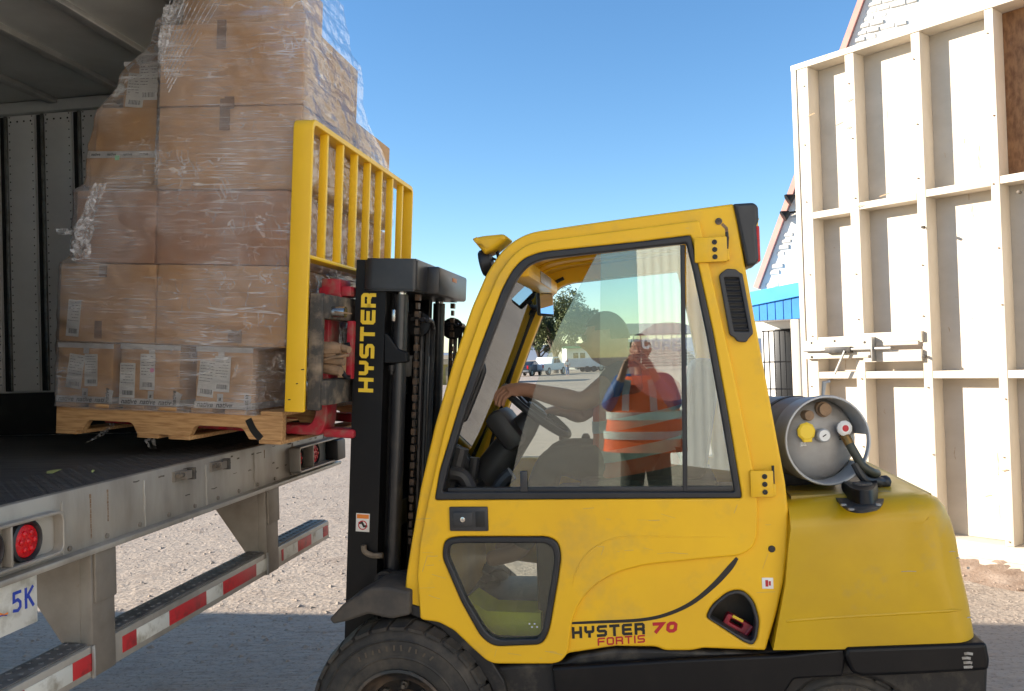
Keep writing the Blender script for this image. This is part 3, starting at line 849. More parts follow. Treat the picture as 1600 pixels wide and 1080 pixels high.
# third row
a, b, _, _ = bx(119, 243, 296, 405, y1_)
carton(a, b, y1_, y1_ + .45, lv[2], lv[3] - .006, 'reddish carton under wrinkled film, inner end of the third row', CARD2)
a, b, _, _ = bx(245, 449, 296, 405, y1_)
carton(a, b, y1_ + .002, y1_ + .55, lv[2], lv[3] - .004, 'reddish carton behind the yellow backrest post, third row', CARD2)
carton(RX - .62, RX + .0, y1_ + .56, y1_ + 1.25, lv[2], lv[3] - .003, 'reddish carton on the far side of the third row', CARD2)
carton(RX - .98, RX - .63, y1_ + .46, y1_ + 1.05, lv[2], lv[3] - .005, 'reddish carton at the far inner corner of the third row', CARD2)
# upper stack at the fork side
KX0, KX1, _, _ = bx(247, 470, 165, 296, y1_)
zK = GP(358, 166, y1_).z; zL = GP(358, 36, y1_).z
carton(KX0, KX1, y1_, y1_ + .62, lv[3], zK, 'big square carton just below the topmost large one', tapes=((.47, .9, .045, .13),))
carton(KX0, KX1 + .004, y1_ - .004, y1_ + .62, zK + .003, zL, 'big square carton carrying the topmost small box', tapes=((.43, .86, .042, .12), (.50, .03, .043, .05)), labels=())
carton(KX0 + .06, KX0 + .52, y1_ + .05, y1_ + .45, zL + .001, zL + .26, 'topmost carton of the load, under bunched film')
yfc = G.onX(609, 262, KX1).y
zfc = G.onX(609, 231, KX1).z
carton(KX0 + .1, KX1 - .002, y1_ + .64, yfc, lv[3], max(zfc, lv[3] + .12), 'flat carton at the far fork-side corner, upper level')
# upper stack at the inner side
a, b, _, _ = bx(139, 244, 236, 292, y1_ + .06)
zH = GP(195, 236, y1_ + .06).z
t = carton(a, b, y1_ + .06, y1_ + .46, lv[3], zH, 'carton with white tape along its upper edge, fourth row')
rbox('edge_tape', WTAPE, t, a, b, y1_ + .057, y1_ + .0595, zH - .03, zH - .001, .0005, frame=G, seg=1)
for k in range(4):
    me = text_mesh('native', .018); me.transform(Matrix.Translation((a + .01 + k * .075, y1_ + .0566, zH - .02)) @ Matrix.Rotation(math.pi / 2, 4, 'X')); finish(me, 'tape_print', BLKD, t, G, 0)
rbox('colour_dot', GRN, t, a + .125, a + .145, y1_ + .0545, y1_ + .057, zH - .04, zH - .02, .0005, frame=G, seg=1)
a, b, _, _ = bx(150, 244, 165, 234, y1_ + .09)
zI = GP(195, 168, y1_ + .09).z
carton(a, b, y1_ + .09, y1_ + .46, zH + .002, zI, 'plain carton between the tape-edged one and the one with papers')
a, b, _, _ = bx(193, 246, 96, 165, y1_ + .16)
zJ = GP(220, 96, y1_ + .16).z
t = carton(a, b + .2, y1_ + .16, y1_ + .50, zI + .001, zJ, 'small carton with white papers on its side beside the big top cartons', labels=((.17, .42, .085, .15, .1), (.34, .58, .09, .16, 0, None, 1)))
rbox('edge_tape', WTAPE, t, a, b + .2, y1_ + .157, y1_ + .1595, zJ - .022, zJ - .001, .0005, frame=G, seg=1)

# ---- stretch film round the load
def film_mat():
    m = bpy.data.materials.new('stretch_film'); m.use_nodes = True
    nt = m.node_tree; N = nt.nodes; Lk = nt.links; p = N['Principled BSDF']
    p.inputs['Base Color'].default_value = (0.86, 0.86, 0.88, 1); p.inputs['Roughness'].default_value = 0.16
    p.inputs['Specular IOR Level'].default_value = 0.8
    tc = N.new('ShaderNodeTexCoord')
    def noise(sc, st, rot, det=6, rg=.6, dist=0.0):
        mp = N.new('ShaderNodeMapping'); mp.inputs['Scale'].default_value = st; mp.inputs['Rotation'].default_value = rot
        Lk.new(tc.outputs['Object'], mp.inputs[0]); n = N.new('ShaderNodeTexNoise'); n.inputs['Scale'].default_value = sc
        n.inputs['Detail'].default_value = det; n.inputs['Roughness'].default_value = rg; n.inputs['Distortion'].default_value = dist
        Lk.new(mp.outputs[0], n.inputs['Vector']); return n.outputs[0]
    def mr(x, a, b, lo=0., hi=1.):
        r = N.new('ShaderNodeMapRange'); r.inputs['From Min'].default_value = a; r.inputs['From Max'].default_value = b
        r.inputs['To Min'].default_value = lo; r.inputs['To Max'].default_value = hi; Lk.new(x, r.inputs[0]); return r.outputs[0]
    def ridge(x, w):     # thin line where noise crosses .5
        s1 = N.new('ShaderNodeMath'); s1.operation = 'SUBTRACT'; Lk.new(x, s1.inputs[0]); s1.inputs[1].default_value = .5
        ab = N.new('ShaderNodeMath'); ab.operation = 'ABSOLUTE'; Lk.new(s1.outputs[0], ab.inputs[0])
        return mr(ab.outputs[0], 0, w, 1, 0)
    def op(o, a, b):
        q = N.new('ShaderNodeMath'); q.operation = o; q.use_clamp = False
        for i, z in enumerate((a, b)):
            if isinstance(z, (int, float)): q.inputs[i].default_value = z
            else: Lk.new(z, q.inputs[i])
        return q.outputs[0]
    hor = noise(4, (.35, .35, 17), (0, rad(-7), 0), 2, .5, .1)           # long stretch lines
    dia = noise(4, (.5, .5, 8), (0, rad(-30), 0), 2, .5, .5)
    crk = noise(9, (1.4, 1.4, .7), (0, rad(20), 0), 3, .55, .9)       # short crumples
    reg = noise(2.4, (1, 1, 1), (0, 0, 0), 3)
    reg2 = noise(1.7, (1, 1, 1.6), (.4, .8, 0), 3)
    l1 = op('MULTIPLY', ridge(hor, .022), mr(reg, .42, .62, .04, .6))
    l2 = op('MULTIPLY', ridge(dia, .016), mr(reg2, .40, .62, .0, .75))
    l3 = op('MULTIPLY', ridge(crk, .018), mr(reg2, .45, .62, 0, .45))
    haze = mr(reg, .36, .70, .04, .30)
    f = op('ADD', haze, op('MULTIPLY', op('MAXIMUM', op('MAXIMUM', l1, l2), l3), .62))
    cl = N.new('ShaderNodeClamp'); Lk.new(f, cl.inputs[0]); cl.inputs['Max'].default_value = .75
    h = op('ADD', op('MULTIPLY', hor, .6), op('ADD', op('MULTIPLY', dia, .7), op('MULTIPLY', crk, 1.0)))
    fold = noise(3.2, (1, 1, 3.2), (0, rad(-24), 0), 3, .55, .8)
    fold2 = noise(6.0, (1, 1, 1.8), (0, rad(-48), 0), 3, .6, 1.2)
    h = op('ADD', op('MULTIPLY', h, .16), op('ADD', op('MULTIPLY', fold, 2.2), op('MULTIPLY', fold2, .9)))
    bp = N.new('ShaderNodeBump'); bp.inputs['Strength'].default_value = .8; bp.inputs['Distance'].default_value = .010
    Lk.new(h, bp.inputs['Height']); Lk.new(bp.outputs[0], p.inputs['Normal'])
    tr = N.new('ShaderNodeBsdfTransparent'); mx = N.new('ShaderNodeMixShader')
    Lk.new(cl.outputs[0], mx.inputs[0]); Lk.new(tr.outputs[0], mx.inputs[1]); Lk.new(p.outputs[0], mx.inputs[2])
    gl = N.new('ShaderNodeBsdfGlossy'); gl.inputs['Roughness'].default_value = .1; Lk.new(bp.outputs[0], gl.inputs['Normal'])
    fr = N.new('ShaderNodeFresnel'); fr.inputs[0].default_value = 1.5; Lk.new(bp.outputs[0], fr.inputs['Normal'])
    fm = op('MULTIPLY', fr.outputs[0], .85)
    m2 = N.new('ShaderNodeMixShader'); Lk.new(fm, m2.inputs[0]); Lk.new(mx.outputs[0], m2.inputs[1]); Lk.new(gl.outputs[0], m2.inputs[2])
    Lk.new(m2.outputs[0], N['Material Output'].inputs[0])
    return m
FILM = film_mat()
from mathutils import noise as mnoise
rows = [(645, 87, 397, 0, .6), (590, 88, 399, 0, .7), (543, 89, 403, 0, .8), (533, 90, 452, 0, 1.05), (470, 91, 453, 0, 1.12), (412, 95, 454, 0, 1.14), (403, 112, 455, 0, 1.16), (350, 114, 456, 0, 1.16), (298, 117, 460, 0, yfc - y1_ + .012),
        (285, 134, 474, .03, yfc - y1_ + .012), (222, 140, 474, .05, yfc - y1_ + .012), (165, 152, 474, .07, 1.05), (120, 186, 474, .10, .76), (92, 192, 474, .14, .68), (60, 238, 475, .06, .66), (28, 246, 476, 0, .64), (14, 268, 470, .03, .55), (-60, 280, 462, .04, .5)]
lev = []
for v, ul, ur, dy, yfar in rows:
    a = GP(ul, v, y1_ - .012 + dy); b = GP(ur, v, y1_ - .012)
    lev.append((GP((ul + ur) / 2, v, y1_).z, a.x - .006, b.x + .006, y1_ - .014 + dy, y1_ - .014, y1_ + yfar))
lev.sort()
def film_at(z):
    for i in range(len(lev) - 1):
        if lev[i][0] <= z <= lev[i + 1][0]:
            t = (z - lev[i][0]) / (lev[i + 1][0] - lev[i][0] + 1e-9)
            return [lev[i][k] * (1 - t) + lev[i + 1][k] * t for k in range(1, 6)]
    return list(lev[-1][1:]) if z > lev[-1][0] else list(lev[0][1:])
nz, ns = 150, 190
mb = MB(); vs_ = []
z0_, z1_ = lev[0][0] + .01, lev[-1][0]
for i in range(nz + 1):
    z = z0_ + (z1_ - z0_) * i / nz
    xl_, xr_, yla, yra, yfr = film_at(z)
    # path: inner side (back to front), near face, fork side
    P0, P1, P2, P3 = Vector((xl_, yla + .42, 0)), Vector((xl_, yla, 0)), Vector((xr_, yra, 0)), Vector((xr_, yfr, 0))
    xm2 = GP(247, 200, y1_).x
    if yla > yra + .02 and xl_ < xm2: Pm = Vector((xm2 - .004, yra, 0)); path = [P0, P1, Vector((xm2 - .02, yla, 0)), Pm, P2, P3]
    else: path = [P0, P1, P2, P3]
    ln = [(path[k + 1] - path[k]).length for k in range(len(path) - 1)]; tot = sum(ln)
    for j in range(ns + 1):
        # equal fractions per leg so columns stay put between levels
        s_ = j / ns
        brk = [0, .16, .70, 1.0]
        if s_ <= .16: q = P0.lerp(P1, s_ / .16); nn = Vector((-1, 0, 0))
        elif s_ <= .70:
            f_ = (s_ - .16) / .54; q = P1.lerp(P2, f_)
            if yla > yra + .02 and xl_ < xm2:
                q.y = yla if q.x < xm2 - .015 else (yra if q.x > xm2 else yla + (yra - yla) * (q.x - xm2 + .015) / .015)
            nn = Vector((0, -1, 0))
        else: q = P2.lerp(P3, (s_ - .70) / .30); nn = Vector((1, 0, 0))
        n1 = mnoise.noise(Vector((q.x * 6, q.y * 6, z * 22))) ; n2 = mnoise.noise(Vector((q.x * 22 + z * 14, q.y * 22, z * 34)))
        off = max(-.004, .004 + .006 * n1 + .004 * n2)
        vs_.append((q.x + nn.x * off, q.y + nn.y * off, z + .012 * mnoise.noise(Vector((q.x * 3, q.y * 3, 1.7))) * (1 if i in (0, nz) else 0)))
W_ = ns + 1
mb._add(vs_, [(i * W_ + j, i * W_ + j + 1, (i + 1) * W_ + j + 1, (i + 1) * W_ + j) for i in range(nz) for j in range(ns)])
me = mb.mesh(False)
wrapM = G.M @ Matrix.Translation(((xL + xR) / 2, yl, zb))
film = thing('stretch_wrap', 'clear crinkled plastic film wound round the stacked cartons', 'plastic wrap', wrapM)
finish(me, 'film_sheet', FILM, film, G, smooth=60)
def ribbon(pts, w0, w1, seed, n=6, crump=.3, m=None):
    """crumpled tail of film"""
    P = spl(pts, 7); mb = MB(); vs_ = []
    for i, p in enumerate(P):
        f = i / (len(P) - 1); w = w0 + (w1 - w0) * f
        for k in range(n + 1):
            a = (k / n - .5)
            vs_.append((p.x + a * w, p.y + crump * w * mnoise.noise(Vector((i * .5 + seed, k * .9, seed))) - .01, p.z + crump * w * .6 * mnoise.noise(Vector((seed, i * .45, k * .8)))))
    mb._add(vs_, [(i * (n + 1) + k, i * (n + 1) + k + 1, (i + 1) * (n + 1) + k + 1, (i + 1) * (n + 1) + k) for i in range(len(P) - 1) for k in range(n)])
    return mb.mesh(False)
def film2_mat():
    m = bpy.data.materials.new('bunched_film'); m.use_nodes = True
    nt = m.node_tree; N = nt.nodes; Lk = nt.links; p = N['Principled BSDF']; p.inputs['Base Color'].default_value = (.8, .8, .82, 1); p.inputs['Roughness'].default_value = .15
    tc = N.new('ShaderNodeTexCoord'); n = N.new('ShaderNodeTexNoise'); n.inputs['Scale'].default_value = 45; n.inputs['Detail'].default_value = 4; n.inputs['Distortion'].default_value = 1; Lk.new(tc.outputs['Object'], n.inputs[0])
    r = N.new('ShaderNodeMapRange'); r.inputs['From Min'].default_value = .38; r.inputs['From Max'].default_value = .68; r.inputs['To Min'].default_value = .06; r.inputs['To Max'].default_value = .6; Lk.new(n.outputs[0], r.inputs[0])
    bp = N.new('ShaderNodeBump'); bp.inputs['Strength'].default_value = 1; bp.inputs['Distance'].default_value = .01; Lk.new(n.outputs[0], bp.inputs['Height']); Lk.new(bp.outputs[0], p.inputs['Normal'])
    tr = N.new('ShaderNodeBsdfTransparent'); mx = N.new('ShaderNodeMixShader'); Lk.new(r.outputs[0], mx.inputs[0]); Lk.new(tr.outputs[0], mx.inputs[1]); Lk.new(p.outputs[0], mx.inputs[2]); Lk.new(mx.outputs[0], N['Material Output'].inputs[0])
    return m
FILM2 = film2_mat()
def gp3(u, v, y): return GP(u, v, y)
for sd, (pts, w0, w1) in enumerate((
        ([gp3(160, 288, -.02), gp3(146, 325, -.02), gp3(134, 365, -.02), gp3(128, 404, -.015)], .05, .09),
        ([gp3(150, 300, -.03), gp3(135, 340, -.035), gp3(118, 362, -.04), gp3(104, 366, -.04), gp3(98, 358, -.03)], .035, .06),
        ([gp3(138, 345, -.04), gp3(120, 375, -.04), gp3(126, 398, -.03)], .07, .05),
        ([gp3(182, 655, .2), gp3(172, 668, .2), gp3(158, 680, .2), gp3(136, 692, .2)], .05, .012),
        ([gp3(236, 668, .15), gp3(236, 684, .15), gp3(240, 700, .15)], .05, .045),
        ([gp3(276, 8, 0), gp3(262, 45, 0), gp3(252, 100, 0)], .10, .02))):
    finish(ribbon(pts, w0, w1, sd * 3.1 + .4), 'film_tail', FILM2, film, G, smooth=80)
# taut strands running up to the topmost box
mb = MB()
for k in range(11):
    p0, p1 = GP(248 + k * 1.5, 75 + k * 7, y1_ - .02), GP(276 + k * 7, -30 + k * 3, y1_ + .02)
    mb.tube(spl([p0, (p0 + p1) / 2 + Vector((0, -.01, -.005)), p1], 4), .0022, 5)
q = mb.build('film_strands', FILM2, film, G); q['kind'] = 'stuff'

# ================================================================== FORKLIFT
FM = F.M @ Matrix.Translation((.2, .57, 0))
fork = thing('forklift', 'yellow forklift with glazed cab and black mast lifting the wrapped pallet', 'forklift', FM)
def A(pts, y=0.0, r=6, n=5, fr=None):
    fr = fr or F
    return [(p.x, p.z) for p in (fr.onY(u, v, y) for u, v in rnd(pts, r, n))]
def FB(name, m, parent, *a, b=.006, fr=None): return rbox(name, m, parent, *a, b=b, frame=fr or F)
CW = 1.14     # cab width
BLKGASKET = RUB

frame_out = [(628, 957, 8), (633, 900), (641, 850), (655, 765), (678, 665), (706, 568), (736, 480), (760, 425, 10), (786, 386, 25), (822, 363, 25), (900, 351), (1000, 337), (1080, 326), (1147, 317, 4),
             (1153, 345), (1166, 420), (1184, 520), (1201, 610), (1214, 680), (1228, 755), (1233, 800), (1233, 838, 3), (1231, 870), (1226, 910), (1214, 962), (1197, 1019, 4), (1100, 1015), (1080, 1019), (1040, 1019), (1025, 1013), (960, 1012), (888, 1023), (880, 1028), (760, 1022, 20), (695, 975, 20), (662, 962)]
door_out = [(657, 968, 6), (652, 900), (656, 850), (668, 785), (692, 680), (722, 575), (752, 490), (778, 430), (800, 398, 20), (830, 378, 20), (900, 369), (1000, 356), (1093, 344, 5),
            (1104, 395), (1128, 500), (1148, 590), (1166, 680), (1181, 755), (1184, 790), (1183, 838, 6), (1176, 857, 10), (1156, 868, 8), (1100, 873), (1010, 882, 15), (960, 895, 20), (925, 917, 20), (903, 945, 15), (893, 975), (888, 1020, 10), (876, 1034, 10), (862, 1037), (766, 1037, 14), (740, 1014), (710, 985), (686, 972)]
hole_in = [(672, 950), (668, 900), (672, 850), (682, 790), (706, 690), (735, 590), (765, 505), (790, 445), (808, 415, 20), (836, 394, 20), (1000, 371), (1082, 360), (1092, 400), (1120, 520), (1170, 765), (1170, 835), (1140, 855), (1005, 868), (945, 885), (910, 912), (890, 945), (876, 1005), (780, 1010), (730, 965)]
win_out = [(680, 781, 5), (688, 735), (718, 636), (752, 540), (784, 455), (800, 424, 15), (818, 404, 15), (846, 394, 12), (1000, 378), (1079, 368, 4), (1092, 420), (1114, 520), (1136, 640), (1158, 771, 3), (1158, 778, 3)]
win_in = [(692, 768, 3), (702, 726), (730, 636), (763, 545), (794, 464), (810, 432, 15), (826, 414, 12), (850, 405, 10), (1000, 388), (1072, 380, 3), (1083, 424), (1104, 524), (1126, 644), (1147, 768, 3)]
low_out = [(691, 868, 14), (696, 842, 14), (716, 838, 8), (856, 838, 12), (872, 846, 12), (877, 868, 12), (872, 905), (858, 985, 12), (848, 1006, 14), (772, 1009, 14), (752, 994, 12), (722, 940)]
low_in = [(700, 868, 10), (704, 850, 10), (720, 848, 6), (852, 848, 10), (863, 854, 10), (867, 870, 10), (862, 905), (849, 982, 10), (842, 996, 12), (778, 998, 12), (760, 986, 10), (731, 938)]
pocket = [(1104, 966, 5), (1112, 948, 12), (1138, 926, 14), (1160, 923, 12), (1178, 940, 14), (1187, 972, 10), (1183, 1000), (1176, 1010, 5), (1162, 1004)]

cab = plate('cab_frame', YEL, fork, [A(frame_out), A(hole_in), A(pocket)], .012, .075, .010, frame=F, res=3)
door = plate('door', YEL, fork, [A(door_out), A(win_out), A(low_out)], -.006, .024, .008, frame=F, res=3)
# raised swage lines of the door skin
def swage(pts, w, y, m, name, par, n=8):
    mb = MB(); P = spl([tuple(F.onY(u, v, y)) for u, v in pts], n)
    ws = []
    mb.tube(P, [w * min(1, .25 + 6 * min(i, len(P) - 1 - i) / len(P)) for i in range(len(P))], 8); return mb.build(name, m, par, F)
swage([(893, 920), (900, 893), (915, 868), (938, 850), (965, 840), (1000, 838), (1176, 840)], .0035, -.005, YEL, 'swage_line', door)
# gasket, panes
gas = plate('window_gasket', BLKGASKET, door, [A(win_out), A(win_in)], -.012, .03, .006, frame=F)
mull = [(1063, 383), (1070, 383), (1074, 768), (1067, 768)]
plate('window_mullion', BLKGASKET, door, [A(mull, r=0)], -.006, .03, .003, frame=F)
FB('window_channel', BLKGASKET, door, F.onY(700, 770, 0).x, F.onY(1145, 770, 0).x, -.004, .024, F.onY(900, 770, 0).z, F.onY(900, 761, 0).z, b=.003)
pane1 = [(795, 769), (812, 690), (838, 600), (875, 508), (915, 430), (932, 398), (1066, 383), (1070, 769)]
plate('sliding_pane', GLASS2, door, [A(pane1, .004, 0)], .002, .006, .0005, frame=F)
pane2 = [(935, 769), (939, 396), (1066, 382), (1070, 769)]
plate('rear_sliding_pane', GLASS2, door, [A(pane2, .014, 0)], .012, .016, .0005, frame=F)
pane3 = [(1072, 380), (1083, 424), (1104, 524), (1126, 644), (1147, 768), (1074, 768)]
plate('quarter_pane', GLASS2, door, [A(pane3, .008, 0)], .006, .010, .0005, frame=F)
FB('pane_latch', PLA, door, F.onY(813, 740, 0).x, F.onY(824, 740, 0).x, -.012, .003, F.onY(818, 768, 0).z, F.onY(818, 736, 0).z, b=.003)
lg = plate('lower_gasket', BLKGASKET, door, [A(low_out), A(low_in)], -.014, .03, .007, frame=F)
plate('lower_pane', GLASSD, door, [A(low_in, .004)], .002, .007, .0005, frame=F)
mb = MB()
for k in range(4):
    p = F.onY(826 + 4 * k, 976 + 5 * (k % 2), 0); mb.box(p.x, p.x + .006, .0008, .0019, p.z, p.z + .005)
mb.build('etched_mark', WHT, lg, F, 0)
# door handle
hp0, hp1 = F.onY(704, 829, 0), F.onY(763, 791, 0)
han = FB('door_handle', PLA, door, hp0.x, hp1.x, -.016, -.004, hp0.z, hp1.z, b=.006)
hx = hp1.x - hp0.x; hzz = hp1.z - hp0.z
FB('handle_paddle', PLA, han, hp0.x + hx * .10, hp0.x + hx * .62, -.022, -.0155, hp0.z + hzz * .2, hp0.z + hzz * .8, b=.004)
mb = MB(); mb.lathe([(.011, 0), (.010, .004), (.004, .005), (.003, .002)], (hp0.x + hx * .36, -.022, hp0.z + hzz * .5), (0, -1, 0), 16); mb.build('key_lock', CHROME, han, F)
FB('finger_recess', BLKD, han, hp0.x + hx * .68, hp0.x + hx * .93, -.0172, -.0155, hp0.z + hzz * .18, hp0.z + hzz * .82, b=.0008)
# hinges
for (u0, v0, u1, v1) in ((1085, 412, 1135, 370), (1172, 776, 1207, 734)):
    a, b = F.onY(u0, v0, 0), F.onY(u1, v1, 0)
    h = FB('hinge', YEL, fork, a.x, b.x, -.022, -.003, a.z, b.z, b=.006)
    FB('hinge_knuckle', YEL, h, b.x - .004, b.x + .008, -.02, .012, a.z + .004, (a.z + b.z) / 2, b=.004)
    mb = MB(); mb.tube([(b.x + .0, -.012, (a.z + b.z) / 2), (b.x + .0, -.012, b.z + .016)], .005); mb.build('hinge_pin', BLKD, h, F)
    for k in range(3):
        m2 = MB(); m2.lathe([(.0095, 0), (.0095, .003), (.005, .0035), (.004, .001)], (a.x + (b.x - a.x) * .62 , -.022, a.z + (b.z - a.z) * (.2 + .29 * k)), (0, -1, 0), 12); m2.build('hinge_bolt', BLKD, h, F)
# rust patch and bolt at the upper rear corner
p = F.onY(1123, 346, .01)
mb = MB(); mb.lathe([(.013, 0), (.013, .004), (.007, .006), (.006, .002)], (p.x, .012, p.z), (0, -1, 0), 14); mb.build('frame_bolt', MUD, cab, F)
mb = MB(); mb.strip([tuple(F.onY(u, v, .0115)) for u, v in ((1128, 350), (1135, 357), (1137, 372), (1136, 386))], .011, (0, -1, 0), .0006); mb.build('rust_streak', RUST, cab, F, 0)
# vent grille in the rear pillar
vent_out = [(1123, 430, 6), (1130, 424), (1136, 420, 3), (1150, 421, 3), (1155, 426), (1160, 428, 5), (1177, 522, 5), (1170, 528), (1166, 535, 3), (1152, 534, 3), (1147, 527), (1140, 524, 5)]
vent_in = [(1131, 434, 2), (1154, 434, 2), (1170, 518, 2), (1147, 518, 2)]
vf = plate('vent_grille', PLA, fork, [A(vent_out), A(vent_in)], -.008, .013, .004, frame=F)
plate('vent_backing', BLKD, vf, [A(vent_in)], .009, .0119, .0005, frame=F)
for k in range(10):
    f = (k + .5) / 10
    a = F.onY(1131 + 16 * f, 434 + 84 * f, 0); b = F.onY(1154 + 16 * f, 434 + 84 * f, 0)
    mb = MB(); mb.obox((a.x, .0, a.z), (b.x, .0, b.z), .014, .004, up=(0, -1, 1.4)); mb.build('louvre', PLA, vf, F)
# rear work lamp
lampb = [(1146, 318, 3), (1178, 316, 8), (1185, 322, 5), (1186, 345), (1182, 352), (1186, 405), (1181, 414, 4), (1167, 416, 3)]
rl = plate('rear_lamp_housing', PLA, fork, [A(lampb)], .0, .13, .012, frame=F)
a = F.onY(1184, 352, 0); b = F.onY(1184, 408, 0)
FB('rear_lamp_lens', REDL, rl, a.x - .006, a.x + .008, .015, .11, b.z, a.z, b=.004)
lamp_far = [(x, z) for x, z in A(lampb)]
rl2 = plate('rear_lamp_housing', PLA, fork, [lamp_far], CW - .13, CW, .012, frame=F)
mb = MB()
c0 = F.onY(1184, 410, .4)
for k in range(4):
    mb.tube([(c0.x - .02, .3 + .1 * k, c0.z), (c0.x - .01, .3 + .1 * k, c0.z + .16)], .006, 6)
mb.tube([(c0.x - .02, .28, c0.z), (c0.x - .02, .64, c0.z)], .007, 6).tube([(c0.x - .01, .28, c0.z + .16), (c0.x - .01, .64, c0.z + .16)], .007, 6)
mb.build('lamp_guard', YEL, fork, F)
# lower side panel: black sweep, lettering
swp = [(890, 974), (940, 972), (1000, 969), (1040, 961), (1080, 943), (1115, 915), (1140, 888), (1152, 872)]
wd = [3.5, 4.5, 5, 5.5, 6.5, 8, 9, 5]
up_, dn = [], []
for i, (u, v) in enumerate(swp):
    q0, q1 = swp[max(i - 1, 0)], swp[min(i + 1, len(swp) - 1)]
    d = Vector((q1[0] - q0[0], q1[1] - q0[1])).normalized(); nrm = Vector((d.y, -d.x))
    up_.append((u + nrm.x * wd[i] / 2, v + nrm.y * wd[i] / 2)); dn.append((u - nrm.x * wd[i] / 2, v - nrm.y * wd[i] / 2))
up_ = [tuple(q)[:2] for q in spl([(a, b, 0) for a, b in up_], 5)]; dn = [tuple(q)[:2] for q in spl([(a, b, 0) for a, b in dn], 5)]
plate('sweep_stripe', BLKD, cab, [[(q.x, q.z) for q in (F.onY(u, v, .01) for u, v in up_ + dn[::-1])]], .0098, .0135, .0006, frame=F)
def flet(txt, u0, v0, u1, v1, hpx, m, name, par, y=.0118, sw=.24, slant=.0, gap=.22, fr=None):
    fr = fr or F
    a, b = fr.onY(u0, v0, y), fr.onY(u1, v1, y); t = fr.onY(u0, v0 - hpx, y)
    xd = (b - a); L_ = xd.length; h = (t - a).length
    n = sum(.25 if c == 'I' else 1 for c in txt); cw = L_ / (n + gap * (len(txt) - 1))
    yd = Vector((0, 0, 1)) + xd.normalized() * slant
    return letters(txt, a, xd, yd, cw, h, gap * cw, h * sw, (0, -1, 0)).build(name, m, par, fr, 0)
flet('HYSTER', 894, 998, 1008, 991, 18, BLKD, 'maker_lettering', cab)
flet('FORTIS', 934, 1009, 1008, 1004, 12, REDD, 'model_lettering', cab, sw=.2)
flet('70', 1018, 990, 1058, 988, 17, REDD, 'model_number', cab, sw=.3, slant=.15, gap=.18)
# small instruction decal
a, b = F.onY(1191, 920, .01), F.onY(1208, 903, .01)
dq = FB('decal', WHT, cab, a.x, b.x, .0100, .0117, a.z, b.z, b=.0004)
mb = MB(); w = b.x - a.x
mb.box(a.x + w * .3, a.x + w * .55, .0093, .0099, a.z + w * .2, a.z + w * .8).box(a.x + w * .6, a.x + w * .78, .0093, .0099, a.z + w * .3, a.z + w * .7); mb.build('decal_print', REDD, dq, F, 0)
p = F.onY(1206, 858, .01); mb = MB(); mb.lathe([(.013, 0), (.011, .005), (.003, .006)], (p.x, .0118, p.z), (0, -1, 0), 16); mb.build('push_plug', RUB, cab, F)
# pocket: gasket and dark tray
gin = [(1109, 966, 4), (1117, 950, 10), (1140, 931, 12), (1158, 928, 10), (1173, 943, 12), (1182, 973, 8), (1178, 998), (1174, 1003, 4), (1163, 999)]
pk = plate('step_pocket', PLA, fork, [A(pocket), A(gin)], .006, .07, .004, frame=F)
MUDD = MUDTAN
plate('pocket_tray', MUD, pk, [A([(1095, 920), (1195, 920), (1195, 1012), (1095, 1012)], r=0)], .17, .18, .002, frame=F)
a, b = F.onY(1104, 972, .08), F.onY(1178, 1012, .08)
mb = MB(); mb.obox((a.x, .12, a.z - .012), (b.x, .12, b.z - .012), .11, .02, up=(0, 0, 1)); mb.build('pocket_floor', MUDTAN, pk, F)

# far side of the cab, the same frame on the other side
cab2 = plate('cab_frame', YEL, fork, [A([(u, v, *r) for u, v, *r in frame_out if not (895 > u > 690 and v > 1015)]), A(win_in)], CW - .075, CW - .012, .010, frame=F, res=3)
plate('far_window_gasket', BLKGASKET, fork, [A(win_out), A(win_in)], CW - .012, CW + .006, .005, frame=F)
mb = MB()
# windscreen side seals: black lines on the far pillar
seal = [(672, 800), (700, 690), (730, 590), (760, 505), (785, 447), (806, 414), (836, 396)]
mb.tube(spl([(lambda q: (q.x, CW - .078, q.z))(F.onY(u, v, 0)) for u, v in seal], 5), .009, 8)
mb.build('far_door_seal', RUB, fork, F)
# roof: sweep the top of the profile across the width
top = [(736, 480), (760, 425), (773, 403), (786, 388), (802, 375), (822, 366), (850, 359), (900, 352), (1000, 338), (1080, 327), (1147, 318)]
tp = [F.onY(u, v + 3, 0) for u, v in top]
def skin_roof(idx, th, y0, y1, m, name, par=fork, arch=0.0, ny=10):
    mb = MB(); vs_ = []; pts = [tp[i] for i in idx]; n = len(pts)
    for s_ in (0, 1):
        for p in pts:
            for j in range(ny + 1):
                f = j / ny
                vs_.append((p.x, y0 + (y1 - y0) * f, p.z - s_ * th - .004 + arch * (1 - (2 * f - 1) ** 2)))
    w = ny + 1; fs = []
    for s_ in (0, 1):
        for i in range(n - 1):
            for j in range(ny): fs.append(tuple(s_ * n * w + q for q in (i * w + j, i * w + j + 1, (i + 1) * w + j + 1, (i + 1) * w + j)))
    o_ = n * w
    for i in range(n - 1):
        fs.append((i * w, (i + 1) * w, o_ + (i + 1) * w, o_ + i * w)); fs.append((i * w + ny, (i + 1) * w + ny, o_ + (i + 1) * w + ny, o_ + i * w + ny))
    for j in range(ny):
        fs.append((j, j + 1, o_ + j + 1, o_ + j)); b_ = (n - 1) * w; fs.append((b_ + j, b_ + j + 1, o_ + b_ + j + 1, o_ + b_ + j))
    mb._add(vs_, fs); return mb.build(name, m, par, F)
skin_roof(range(3, 11), .028, .074, CW - .074, YEL, 'roof')
